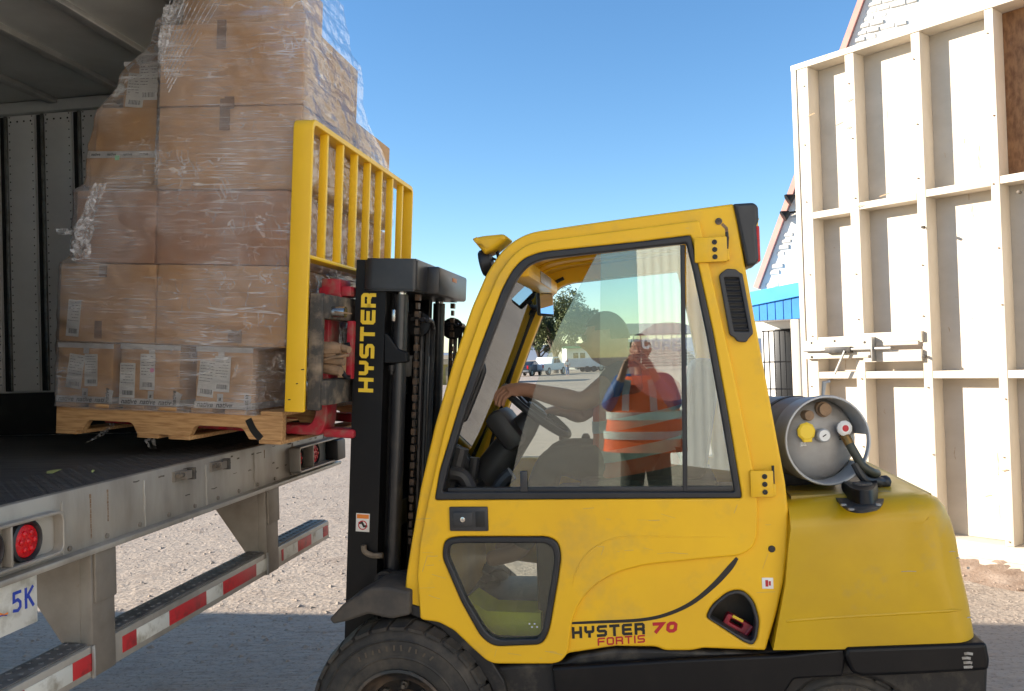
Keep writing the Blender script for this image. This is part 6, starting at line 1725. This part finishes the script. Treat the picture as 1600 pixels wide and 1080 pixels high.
# tree
BARK = mat('tree_bark', (.09, .065, .045), .9, 0, (.05, .04, .03), 20)
LEAFM = mat('dusty_green_leaves', (.075, .095, .028), .7, 0, (.12, .13, .045), .9, .35, .7)
def tree(u, dep, h, spread, label, nl=5200, seed=1, group=None):
    rg = random.Random(seed); c = ground_at(u, dep)
    t = thing('tree', label, 'tree', Matrix.Translation(c), group)
    mb = MB(); tips = []
    mb.tube([(0, 0, -.1), (.1, 0, h * .2), (-.05, .1, h * .42)], [.3, .24, .17], 10)
    for k in range(9):
        a = k * 2.4 + rg.random(); z0 = h * rg.uniform(.18, .42); l = spread * rg.uniform(.5, .95)
        e = Vector((math.cos(a) * l, math.sin(a) * l * .8, h * rg.uniform(.5, .92))); m_ = Vector((e.x * .4, e.y * .4, z0 + (e.z - z0) * .55))
        mb.tube(spl([(0, 0, z0), m_, e], 4), [.13, .12, .11, .1, .085, .07, .06, .05, .03], 6); tips += [e, m_.lerp(e, .5), m_.lerp(e, .75)]
    mb.build('trunk', BARK, t, Frame(Matrix.Translation(c)))
    cl = []
    for e in tips:
        for k in range(2): cl.append((e + Vector((rg.gauss(0, .5), rg.gauss(0, .5), rg.gauss(.1, .45))), spread * rg.uniform(.12, .26)))
    for k in range(14): cl.append((Vector((rg.gauss(0, spread * .42), rg.gauss(0, spread * .35), h * rg.uniform(.45, .93))), spread * rg.uniform(.12, .28)))
    lm = MB()
    for i in range(nl):
        c0, r = cl[rg.randrange(len(cl))]
        d = Vector((rg.gauss(0, 1), rg.gauss(0, 1), rg.gauss(0, .8))); d = d.normalized() * r * rg.uniform(.3, 1.1) ** .6
        p = c0 + d; s_ = rg.uniform(.10, .21)
        u_ = Vector((rg.gauss(0, 1), rg.gauss(0, 1), rg.gauss(0, 1))).normalized(); v_ = u_.orthogonal().normalized()
        lm._add([p - u_ * s_, p + v_ * s_ * .5, p + u_ * s_, p - v_ * s_ * .5], [(0, 1, 2, 3)])
    q = finish(lm.mesh(False), 'crown', LEAFM, t, Frame(Matrix.Translation(c)), 0); q['kind'] = 'stuff'
tree(868, 95, 8.4, 4.6, 'broad dusty green tree standing behind the parked white pickup', 15000, 3)
tree(842, 118, 7.0, 3.6, 'smaller green tree behind the dark parked car', 8000, 5)
# utility pole
c = ground_at(792, 125)
up_o = thing('utility_pole', 'wooden utility pole with cross arms seen through the windscreen', 'pole', Matrix.Translation(c))
fr_ = Frame(Matrix.Translation(c))
mb = MB(); mb.tube([(0, 0, -.1), (0, 0, 8.6)], [.16, .11], 8); mb.build('pole_shaft', BARK, up_o, fr_)
for z, w in ((7.9, 1.1), (7.0, .9)):
    rbox('cross_arm', BARK, up_o, -w, w, -.22, -.06, z, z + .14, .01, frame=fr_)
    for x in (-w * .85, w * .85):
        mb = MB(); mb.lathe([(.05, 0), (.07, .1), (.04, .18)], (x, -.14, z + .13), (0, 0, 1), 8); mb.build('insulator', STEEL, up_o, fr_)
# low olive shed
c = ground_at(770, 62); fr_ = Frame(Matrix.Translation(c))
ol = thing('low_shed', 'low olive and tan shed seen through the windscreen', 'shed', Matrix.Translation(c))
OLV = mat('olive_siding', (.20, .17, .05), .8, 0, (.16, .14, .045), 1.2); OLR = mat('tan_roof', (.30, .24, .15), .8, 0, (.24, .19, .12), 1)
rbox('shed_wall', OLV, ol, -5.5, 1.3, 0, 4, -.05, 1.55, .02, frame=fr_)
mb = MB(); mb.hexa([(-5.7, -.3, 1.5), (1.5, -.3, 1.5), (1.5, 4.3, 1.5), (-5.7, 4.3, 1.5), (-5.7, -.1, 1.9), (1.5, -.1, 1.9), (1.5, 3.9, 2.2), (-5.7, 3.9, 2.2)]); mb.build('shed_roof', OLR, ol, fr_)
for x in (-3.5, -.6): rbox('shed_door', OLR, ol, x, x + .9, -.03, .02, 0, 1.3, .01, frame=fr_)
# grandstand
c = ground_at(955, 120); fr_ = Frame(yawM(rad(-22), c.x, c.y))
gs = thing('grandstand', 'open grandstand with pale seat tiers under a dark roof', 'grandstand', fr_.M)
TIER = mat('pale_seat_planks', (.50, .46, .36), .8, 0, (.42, .38, .30), 2); GRF = mat('dark_stand_roof', (.10, .105, .12), .7, 0, (.08, .08, .09), 1)
for k in range(8): rbox('seat_tier', TIER, gs, -6, 16, k * .8, k * .8 + .75, .25 + k * .42, .38 + k * .42, .01, frame=fr_)
for k in range(9):
    x = -5.5 + k * 2.6; mb = MB(); mb.tube([(x, 6.6, 0), (x, 6.6, 6.4)], .1, 6); mb.build('stand_post', STEEL, gs, fr_)
    mb = MB(); mb.hexa([(x, 0, 0), (x + .1, 0, 0), (x + .1, 6.5, 0), (x, 6.5, 0), (x, 0, .25), (x + .1, 0, .25), (x + .1, 6.5, 3.4), (x, 6.5, 3.4)]); mb.build('tier_frame', STEEL, gs, fr_)
    mb = MB(); mb.tube([(x, 0, 0), (x, 0, 4.6)], .07, 6); mb.build('stand_post', STEEL, gs, fr_)
mb = MB(); mb.hexa([(-6.5, -1.2, 4.5), (16.5, -1.2, 4.5), (16.5, 7.2, 6.3), (-6.5, 7.2, 6.3), (-6.5, -1.2, 4.75), (16.5, -1.2, 4.75), (16.5, 7.2, 6.6), (-6.5, 7.2, 6.6)]); mb.build('stand_roof', GRF, gs, fr_)
rbox('back_fence', STEEL, gs, -6, 16, 6.75, 6.85, 0, 3.8, .01, frame=fr_)
# vehicles
TYD = mat('far_tyre', (.02, .02, .02), .8); CGL = mat('vehicle_glass', (.02, .025, .03), .12, 0, spec=.6)
def vehicle(kind, name, label, cat, u, dep, yaw, paint):
    c = ground_at(u, dep); fr_ = Frame(yawM(yaw, c.x, c.y)); t = thing(name, label, cat, fr_.M)
    if kind == 'pickup':
        L_, Wd = 5.6, 1.95
        prof = rnd([(0, .45), (.0, 1.12), (1.9, 1.15), (2.15, 1.82), (3.5, 1.84), (4.15, 1.22), (5.5, 1.12), (5.6, .5)], .12)
        wins = [[(2.2, 1.2), (2.38, 1.72), (2.9, 1.74), (2.9, 1.2)], [(2.98, 1.2), (2.98, 1.74), (3.45, 1.74), (3.85, 1.22)]]
        rear = (2.02, 1.22, 2.17, 1.74); wx = (1.1, 4.55); wr = .4
    else:
        L_, Wd = 4.5, 1.8
        prof = rnd([(0, .35), (.02, .95), (.7, 1.02), (1.3, 1.42), (2.6, 1.46), (3.3, 1.0), (4.4, .85), (4.5, .38)], .14)
        wins = [[(1.0, 1.02), (1.4, 1.36), (2.0, 1.38), (2.0, 1.02)], [(2.07, 1.02), (2.07, 1.38), (2.6, 1.38), (3.1, 1.02)]]
        rear = (.78, 1.06, 1.26, 1.38); wx = (.85, 3.6); wr = .33
    plate('body', paint, t, [prof], 0, Wd, .09, frame=fr_, res=3)
    for y0, y1 in ((-.012, .01), (Wd - .01, Wd + .012)):
        for wv in wins: plate('side_window', CGL, t, [rnd(wv, .05)], y0, y1, .004, frame=fr_)
    mb = MB(); mb.hexa([(rear[0] - .03, .2, rear[1]), (rear[0] + .05, .2, rear[1]), (rear[0] + .05, Wd - .2, rear[1]), (rear[0] - .03, Wd - .2, rear[1]), (rear[2] - .03, .26, rear[3]), (rear[2] + .05, .26, rear[3]), (rear[2] + .05, Wd - .26, rear[3]), (rear[2] - .03, Wd - .26, rear[3])]); mb.build('rear_window', CGL, t, fr_)
    rbox('bumper', STEEL, t, -.1, .05, .06, Wd - .06, .42, .6, .02, frame=fr_)
    for y in (.06, Wd - .22): rbox('tail_lamp', REDL, t, -.025, .04, y, y + .16, .72, 1.05, .02, frame=fr_)
    for x in wx:
        for y in (-.02, Wd - .2):
            mb = MB(); mb.lathe([(wr * .6, 0), (wr * .93, 0), (wr, .04), (wr, .18), (wr * .93, .22), (wr * .6, .22)], (x, y, wr), (0, 1, 0), 22); w_ = mb.build('wheel', TYD, t, fr_)
            mb = MB(); mb.lathe([(wr * .6, -.004), (wr * .3, .0), (.02, .0)], (x, y, wr), (0, 1, 0), 16); mb.build('rim', STEEL, w_, fr_)
    return t
CARW = mat('white_car_paint', (.72, .73, .74), .3, 0, (.66, .66, .66), 1, coat=.3); CARD_ = mat('dark_car_paint', (.02, .023, .03), .3, 0, (.03, .03, .03), 1, coat=.3)
vehicle('pickup', 'pickup_truck', 'white pickup truck parked facing away under the trees', 'truck', 850, 84, rad(-62), CARW)
vehicle('car', 'parked_car', 'dark car parked beside the white pickup', 'car', 826, 82, rad(-70), CARD_)
vehicle('pickup', 'pickup_truck', 'grey pickup truck parked by the white box trailer', 'truck', 925, 100, rad(-15), mat('grey_car_paint', (.22, .23, .25), .35, 0, (.18, .18, .19), 1))
c = ground_at(885, 96); fr_ = Frame(yawM(rad(-10), c.x, c.y))
rv = thing('box_trailer', 'white box trailer parked behind the pickup with a green awning', 'trailer', fr_.M)
rbox('trailer_body', CARW, rv, 0, 5.2, 0, 2.2, .55, 2.9, .1, frame=fr_)
mb = MB(); mb.hexa([(-.6, -1.2, 2.72), (2.2, -1.2, 2.72), (2.2, .05, 2.9), (-.6, .05, 2.9), (-.6, -1.2, 2.78), (2.2, -1.2, 2.78), (2.2, .05, 3.0), (-.6, .05, 3.0)]); mb.build('awning', mat('green_canvas', (.03, .25, .14), .8), rv, fr_)
for x in (.8, 1.6): rbox('trailer_window', CGL, rv, x, x + .6, -.02, .01, 1.6, 2.2, .02, frame=fr_)
for y in (-.01, 2.0):
    for x in (2.4, 3.2):
        mb = MB(); mb.lathe([(.2, 0), (.33, .0), (.34, .03), (.34, .2), (.2, .22)], (x, y, .34), (0, 1, 0), 18); mb.build('wheel', TYD, rv, fr_)

# ================================================================== PEOPLE
SKIN = mat('skin', (.42, .22, .14), .55, 0, (.36, .18, .11), 8)
SHIRT = mat('dark_tee', (.035, .036, .045), .85, 0, (.05, .05, .06), 12)
ORG = mat('orange_vest', (.85, .13, .025), .65, 0, (.72, .10, .02), 6)
SILV = mat('silver_reflective', (.56, .60, .58), .5, 0, (.46, .5, .49), 9)
JEAN = mat('dark_trousers', (.035, .035, .03), .9, 0, (.05, .048, .04), 10)
BLUJ = mat('blue_jacket', (.02, .07, .26), .6, 0, (.03, .11, .36), 9, bump=.4, bscale=30, bdist=.01)
HAIR = mat('dark_hair', (.015, .012, .01), .7)
def skin_mesh(J, E, root, sub=2):
    """one continuous figure grown over a jointed skeleton: J name -> (point, radius or (rx, ry))"""
    names = list(J); ix = {k: i for i, k in enumerate(names)}
    me = bpy.data.meshes.new('s'); me.from_pydata([tuple(J[k][0]) for k in names], [(ix[a], ix[b]) for a, b in E], [])
    ob = bpy.data.objects.new('s', me); col.objects.link(ob)
    md = ob.modifiers.new('k', 'SKIN'); md.use_smooth_shade = True
    for k in names:
        r = J[k][1]; sv = me.skin_vertices[0].data[ix[k]]
        sv.radius = r if isinstance(r, tuple) else (r, r); sv.use_root = (k == root)
    sb = ob.modifiers.new('u', 'SUBSURF'); sb.levels = sub; sb.render_levels = sub
    dg = bpy.context.evaluated_depsgraph_get(); dg.update()
    out = bpy.data.meshes.new_from_object(ob.evaluated_get(dg))
    bpy.data.objects.remove(ob); bpy.data.meshes.remove(me)
    return out
def loft(rings, n=28):
    """rings: (centre, fwd vec, side vec, rf, rs)"""
    mb = MB(); vs_ = []
    for c, f, s, rf, rs in rings:
        for k in range(n):
            th = 2 * math.pi * k / n; ct, st_ = math.cos(th), math.sin(th)
            # flattened superellipse, closer to a clothed trunk than an oval
            e = .8; x = math.copysign(abs(ct) ** e, ct); y = math.copysign(abs(st_) ** e, st_)
            vs_.append(Vector(c) + Vector(f) * (rf * x) + Vector(s) * (rs * y))
    fs = [(i * n + k, i * n + (k + 1) % n, (i + 1) * n + (k + 1) % n, (i + 1) * n + k) for i in range(len(rings) - 1) for k in range(n)]
    fs += [tuple(range(n - 1, -1, -1)), tuple(range((len(rings) - 1) * n, len(rings) * n))]
    mb._add(vs_, fs); return mb
def fingers(J, E, palm, wrist_dir, across, curl, L_=.085, tag_='f'):
    """four bent fingers of unequal length and a thumb leaving the side of the palm"""
    for k, (o_, l) in enumerate(((-.030, .88), (-.010, 1.0), (.011, .95), (.031, .78))):
        b0 = palm + across * o_ + wrist_dir * .035
        prev = None; d = wrist_dir.copy(); p = b0
        J[f'{tag_}{k}0'] = (p, .0105); E.append((tag_ + 'palm', f'{tag_}{k}0'))
        for s_ in range(1, 4):
            d = (d + curl * (.95 * s_ * .55)).normalized(); p = p + d * (L_ * l * (.44, .33, .25)[s_ - 1])
            J[f'{tag_}{k}{s_}'] = (p, (.0098, .0092, .0085)[s_ - 1]); E.append((f'{tag_}{k}{s_ - 1}', f'{tag_}{k}{s_}'))
    p = palm - across * .038 - wrist_dir * .01
    J[tag_ + 't0'] = (p, .013); E.append((tag_ + 'palm', tag_ + 't0'))
    p2 = p + (-across * .5 + wrist_dir * .7 + curl * .4).normalized() * .035; J[tag_ + 't1'] = (p2, .011); E.append((tag_ + 't0', tag_ + 't1'))
    p3 = p2 + (wrist_dir * .8 + curl * .7).normalized() * .028; J[tag_ + 't2'] = (p3, .009); E.append((tag_ + 't1', tag_ + 't2'))
def head_mesh(c, fwd, up_, s=1.0):
    """head with brow, nose, lips, chin and ears"""
    bm = bmesh.new(); bmesh.ops.create_uvsphere(bm, u_segments=32, v_segments=24, radius=1)
    for v in bm.verts:
        x, y, z = v.co         # y forward, z up, x side
        fx = x * .076; fy = y * .096; fz = z * .118
        if z < 0: fx *= 1 - .34 * z * z * (1 if z > -.9 else 1); fy *= 1 - .12 * z * z
        if y > .55:
            a = (y - .55) / .45
            fy -= .010 * a * math.exp(-((z - .08) / .12) ** 2) * (1 - math.exp(-(x / .16) ** 2))      # eye sockets
            fy += .030 * a * math.exp(-(x / .13) ** 2) * math.exp(-((z + .16) / .14) ** 2)              # nose
            fy += .009 * a * math.exp(-(x / .28) ** 2) * math.exp(-((z + .44) / .06) ** 2)              # lips
            fy += .013 * a * math.exp(-(x / .3) ** 2) * math.exp(-((z + .72) / .14) ** 2)                # chin
            fy += .006 * a * math.exp(-((z - .26) / .07) ** 2)
        if abs(x) > .85: fx += math.copysign(.018, x) * math.exp(-((z + .03) / .16) ** 2) * math.exp(-((y + .1) / .16) ** 2)
        v.co = Vector((fx, fy, fz)) * s
    me = bpy.data.meshes.new('h'); bm.to_mesh(me); bm.free()
    fwd = Vector(fwd).normalized(); sd = fwd.cross(Vector(up_)).normalized(); uu = sd.cross(fwd)
    M = Matrix(((sd.x, fwd.x, uu.x, c[0]), (sd.y, fwd.y, uu.y, c[1]), (sd.z, fwd.z, uu.z, c[2]), (0, 0, 0, 1)))
    me.transform(M); return me, M
def hair_cap(M, zmin=.02, s=1.06, brim=None):
    bm = bmesh.new(); bmesh.ops.create_uvsphere(bm, u_segments=28, v_segments=18, radius=1)
    for v in bm.verts: v.co = Vector((v.co.x * .079, v.co.y * .099, v.co.z * .121)) * s
    dl = [v for v in bm.verts if v.co.z < zmin - .05 * (v.co.y < -.02) or (v.co.y > .05 and v.co.z < zmin + .03)]
    bmesh.ops.delete(bm, geom=dl, context='VERTS')
    me = bpy.data.meshes.new('h'); bm.to_mesh(me); bm.free(); me.transform(M); return me

# ---- driver
yD = .56
def D(u, v, y=yD): return F.onY(u, v, y)
pel = D(1020, 726); che = D(996, 618); nec = D(980, 572); hd = D(952, 538)
dr_ = thing('person', 'driver in a dark tee and orange vest, one hand on the steering wheel', 'person', F.M @ Matrix.Translation(pel))
tA = -(rad(50))
rd = (-sp_x) * math.cos(rad(48)) + Vector((0, -1, 0)) * math.sin(rad(48))
grip = wc + rd * RW
tang = ((-sp_x) * -math.sin(rad(48)) + Vector((0, -1, 0)) * math.cos(rad(48))).normalized()
J, E = {}, []
def jn(n, p, r): J[n] = (Vector(p), r)
shL = D(968, 588, .375); shR = D(972, 590, .75); elL = D(912, 630, .30); elR = D(905, 650, .84)
wrL = grip + Vector((.065, -.01, .03))
jn('pelvis', pel, (.15, .11)); jn('waist', pel.lerp(che, .45), (.14, .10)); jn('chest', che, (.15, .105)); jn('neckb', nec + Vector((.0, 0, -.01)), .06); jn('neck', nec.lerp(hd, .5), .052); jn('skull', hd, .07)
E += [('pelvis', 'waist'), ('waist', 'chest'), ('chest', 'neckb'), ('neckb', 'neck'), ('neck', 'skull')]
jn('shL', shL, .062); jn('elL', elL, .046); jn('fL', elL.lerp(wrL, .35), .046); jn('wrL', wrL, .030); jn('lpalm', grip + Vector((.02, -.005, .028)), (.036, .022))
E += [('chest', 'shL'), ('shL', 'elL'), ('elL', 'fL'), ('fL', 'wrL'), ('wrL', 'lpalm')]
fingers(J, E, J['lpalm'][0], Vector((-.85, 0, -.1)).normalized(), tang, Vector((.12, 0, -1)).normalized(), tag_='l')
gripR = wc + (sp_x * .3 + Vector((0, 1, 0)) * .95).normalized() * RW
jn('shR', shR, .062); jn('elR', elR, .046); jn('wrR', gripR + Vector((.07, .0, .02)), .03); jn('rpalm', gripR + Vector((.02, 0, .026)), (.036, .022))
E += [('chest', 'shR'), ('shR', 'elR'), ('elR', 'wrR'), ('wrR', 'rpalm')]
fingers(J, E, J['rpalm'][0], Vector((-.85, 0, -.1)).normalized(), Vector((.3, -.9, 0)).normalized(), Vector((.12, 0, -1)).normalized(), tag_='r')
for s_, y in (('L', .46), ('R', .68)):
    jn('hip' + s_, (pel.x - .03, y, pel.z - .02), .095); jn('kn' + s_, (pel.x - .44, y - (.04 if s_ == 'L' else -.04), pel.z + .05), .062); jn('an' + s_, (pel.x - .58, y, pel.z - .36), .042); jn('to' + s_, (pel.x - .74, y, pel.z - .40), .036)
    E += [('pelvis', 'hip' + s_), ('hip' + s_, 'kn' + s_), ('kn' + s_, 'an' + s_), ('an' + s_, 'to' + s_)]
finish(skin_mesh(J, E, 'pelvis'), 'body', SKIN, dr_, F, 80)
hm, HM = head_mesh(hd + Vector((-.012, 0, .02)), (-1, 0, -.05), (0, 0, 1)); finish(hm, 'head', SKIN, dr_, F, 80)
finish(hair_cap(HM, .03), 'hair', HAIR, dr_, F, 80)
gm = rbox_mesh(-.072, .072, .085, .103, .0, .030, .008); gm.transform(HM); finish(gm, 'sunglasses', BLKD, dr_, F)
K = {k: J[k] for k in ('hipL', 'hipR', 'knL', 'knR', 'anL', 'anR', 'pelvis')}
K = {k: (v[0], tuple(q * 1.16 for q in v[1]) if isinstance(v[1], tuple) else v[1] * 1.2) for k, v in K.items()}
finish(skin_mesh(K, [('pelvis', 'hipL'), ('pelvis', 'hipR'), ('hipL', 'knL'), ('knL', 'anL'), ('hipR', 'knR'), ('knR', 'anR')], 'pelvis'), 'trousers', JEAN, dr_, F, 80)
K = {k: J[k] for k in ('waist', 'chest', 'shL', 'shR')}
K = {k: (v[0], tuple(q * 1.14 for q in v[1]) if isinstance(v[1], tuple) else v[1] * 1.22) for k, v in K.items()}
K['slL'] = (shL.lerp(elL, .58), .060); K['slR'] = (shR.lerp(elR, .58), .060); K['collar'] = (nec + Vector((0, 0, -.005)), .07)
finish(skin_mesh(K, [('waist', 'chest'), ('chest', 'shL'), ('chest', 'shR'), ('shL', 'slL'), ('shR', 'slR'), ('chest', 'collar')], 'chest'), 'tee_shirt', SHIRT, dr_, F, 80)
axd = (che - pel).normalized(); fwd_ = Vector((-1, 0, 0)); fwd_ = (fwd_ - axd * fwd_.dot(axd)).normalized(); sd_ = Vector((0, 1, 0))
def tr_ring(f, rf, rs, off=0.0): return (pel + (che - pel) * f + fwd_ * off, fwd_, sd_, rf, rs)
vest_r = [(.02, .235, .25, .045), (.12, .23, .245, .04), (.35, .215, .235, .03), (.6, .205, .23, .02), (.85, .2, .23, .01), (1.05, .19, .22, .0), (1.22, .15, .19, .0), (1.34, .09, .13, .0)]
loft([tr_ring(f, a, b, o_) for f, a, b, o_ in vest_r]).build('vest', ORG, dr_, F, 60)
def vr(f):
    for i in range(len(vest_r) - 1):
        if vest_r[i][0] <= f <= vest_r[i + 1][0]:
            t = (f - vest_r[i][0]) / (vest_r[i + 1][0] - vest_r[i][0]); return [vest_r[i][k] * (1 - t) + vest_r[i + 1][k] * t for k in (1, 2, 3)]
for f0, f1 in ((.22, .38), (.62, .78)):
    rr = []
    for k in range(5):
        f = f0 + (f1 - f0) * k / 4; a, b, o_ = vr(f); rr.append(tr_ring(f, a + .004, b + .004, o_))
    loft(rr).build('reflective_band', SILV, dr_, F, 60)

# ---- photographer, seen only as a reflection: stands behind the viewpoint facing the cab
ps = thing('person', 'photographer in orange vest and blue jacket mirrored in the cab glass', 'person', Matrix.Translation((-.13, -.30, 0)))
X0, Y0 = -.13, -.30
J, E = {}, []
jn('pelvis', (X0, Y0, 1.02), (.15, .11)); jn('waist', (X0, Y0, 1.21), (.14, .10)); jn('chest', (X0, Y0, 1.45), (.16, .11)); jn('neckb', (X0, Y0 + .02, 1.59), .062); jn('neck', (X0, Y0 + .035, 1.65), .055); jn('skull', (X0, Y0 + .06, 1.77), .075)
E += [('pelvis', 'waist'), ('waist', 'chest'), ('chest', 'neckb'), ('neckb', 'neck'), ('neck', 'skull')]
for s_, sg in (('l', -1), ('r', 1)):
    jn(s_ + 'sh', (X0 + sg * .19, Y0, 1.53), .066); jn(s_ + 'el', (X0 + sg * .27, Y0 + .11, 1.33), .05); jn(s_ + 'wr', (X0 + sg * .13, Y0 + .20, 1.58), .034); jn(s_ + 'palm', (X0 + sg * .10, Y0 + .215, 1.66), (.03, .022))
    E += [('chest', s_ + 'sh'), (s_ + 'sh', s_ + 'el'), (s_ + 'el', s_ + 'wr'), (s_ + 'wr', s_ + 'palm')]
    fingers(J, E, Vector((X0 + sg * .10, Y0 + .215, 1.66)), Vector((-sg * .3, .1, .9)).normalized(), Vector((0, -sg * .9, .2)).normalized(), Vector((-sg, 0, 0)), tag_=s_)
    jn(s_ + 'hip', (X0 + sg * .09, Y0, .98), .1); jn(s_ + 'kn', (X0 + sg * .13, Y0 + .02, .52), .065); jn(s_ + 'an', (X0 + sg * .15, Y0 - .02, .09), .045); jn(s_ + 'to', (X0 + sg * .17, Y0 + .14, .035), .035)
    E += [('pelvis', s_ + 'hip'), (s_ + 'hip', s_ + 'kn'), (s_ + 'kn', s_ + 'an'), (s_ + 'an', s_ + 'to')]
finish(skin_mesh(J, E, 'pelvis'), 'body', SKIN, ps, W, 80)
hm, HM = head_mesh((X0, Y0 + .07, 1.79), (0, 1, 0), (0, 0, 1)); finish(hm, 'head', SKIN, ps, W, 80); finish(hair_cap(HM, .02), 'hair', HAIR, ps, W, 80)
K = {k: (J[k][0], tuple(q * 1.12 for q in J[k][1]) if isinstance(J[k][1], tuple) else J[k][1] * 1.25) for k in ('waist', 'chest', 'lsh', 'rsh', 'lel', 'rel', 'lwr', 'rwr', 'neckb')}
finish(skin_mesh(K, [('waist', 'chest'), ('chest', 'neckb'), ('chest', 'lsh'), ('chest', 'rsh'), ('lsh', 'lel'), ('rsh', 'rel'), ('lel', 'lwr'), ('rel', 'rwr')], 'chest'), 'jacket', BLUJ, ps, W, 80)
K = {k: (J[k][0], tuple(q * 1.12 for q in J[k][1]) if isinstance(J[k][1], tuple) else J[k][1] * 1.25) for k in ('pelvis', 'lhip', 'rhip', 'lkn', 'rkn', 'lan', 'ran')}
finish(skin_mesh(K, [('pelvis', 'lhip'), ('pelvis', 'rhip'), ('lhip', 'lkn'), ('lkn', 'lan'), ('rhip', 'rkn'), ('rkn', 'ran')], 'pelvis'), 'trousers', JEAN, ps, W, 80)
ey, exx = Vector((0, 1, 0)), Vector((1, 0, 0))
pv = [(1.0, .20, .33), (1.1, .19, .315), (1.28, .175, .285), (1.42, .17, .265), (1.52, .15, .21), (1.59, .10, .13)]
loft([(Vector((X0, Y0, z)), ey, exx, a, b) for z, a, b in pv]).build('vest', ORG, ps, W, 60)
for z0_2, z1_2 in ((1.10, 1.16), (1.25, 1.31)):
    loft([(Vector((X0, Y0, z0_2 + (z1_2 - z0_2) * k / 3)), ey, exx, .199 - .10 * (z0_2 - 1.08), .327 - .17 * (z0_2 - 1.08)) for k in range(4)]).build('reflective_band', SILV, ps, W, 60)
for sg in (-1, 1):
    mb = MB(); mb.strip([(X0 + sg * .11, Y0 + .182, 1.32), (X0 + sg * .105, Y0 + .178, 1.46), (X0 + sg * .09, Y0 + .15, 1.56)], .055, (0, 1, .1), .003); mb.build('reflective_brace', SILV, ps, W)
cm = thing('photo_camera', 'black camera held to the face of the mirrored photographer', 'camera', Matrix.Translation((X0, -.09, 1.66)))
rbox('camera_body', PLA, cm, X0 - .07, X0 + .07, -.125, -.075, 1.66, 1.755, .012, frame=W)
mb = MB(); mb.lathe([(.036, 0), (.04, .01), (.04, .04), (.036, .045), (.03, .04)], (X0, -.075, 1.71), (0, 1, 0), 24); mb.build('camera_lens', PLA, cm, W)
# distant pedestrian
c = ground_at(886, 80); fr_ = Frame(Matrix.Translation(c))
pp = thing('person', 'distant person in white shirt and jeans walking past the pickup', 'person', fr_.M)
J, E = {}, []
jn('pelvis', (0, 0, .92), (.14, .1)); jn('chest', (0, 0, 1.3), (.16, .11)); jn('neck', (0, 0, 1.5), .055); jn('skull', (0, 0, 1.64), .085)
E += [('pelvis', 'chest'), ('chest', 'neck'), ('neck', 'skull')]
for s_, sg in (('l', -1), ('r', 1)):
    jn(s_ + 'sh', (sg * .18, 0, 1.42), .06); jn(s_ + 'el', (sg * .24, sg * .06, 1.14), .045); jn(s_ + 'ha', (sg * .24, sg * .16, .9), .035)
    jn(s_ + 'kn', (sg * .09, sg * .12, .5), .065); jn(s_ + 'an', (sg * .1, sg * .16 - .08, .08), .045); jn(s_ + 'to', (sg * .1, sg * .16 - .2, .04), .035)
    E += [('chest', s_ + 'sh'), (s_ + 'sh', s_ + 'el'), (s_ + 'el', s_ + 'ha'), ('pelvis', s_ + 'kn'), (s_ + 'kn', s_ + 'an'), (s_ + 'an', s_ + 'to')]
finish(skin_mesh(J, E, 'pelvis'), 'body', SKIN, pp, fr_, 80)
K = {k: (J[k][0], J[k][1] * 1.2 if not isinstance(J[k][1], tuple) else tuple(q * 1.1 for q in J[k][1])) for k in ('chest', 'pelvis', 'lsh', 'rsh', 'lel', 'rel')}
finish(skin_mesh(K, [('pelvis', 'chest'), ('chest', 'lsh'), ('chest', 'rsh'), ('lsh', 'lel'), ('rsh', 'rel')], 'chest'), 'shirt', WHT, pp, fr_, 80)
K = {k: (J[k][0], J[k][1] * 1.25 if not isinstance(J[k][1], tuple) else tuple(q * 1.14 for q in J[k][1])) for k in ('pelvis', 'lkn', 'rkn', 'lan', 'ran')}
finish(skin_mesh(K, [('pelvis', 'lkn'), ('pelvis', 'rkn'), ('lkn', 'lan'), ('rkn', 'ran')], 'pelvis'), 'jeans', mat('blue_jeans', (.05, .09, .2), .9), pp, fr_, 80)
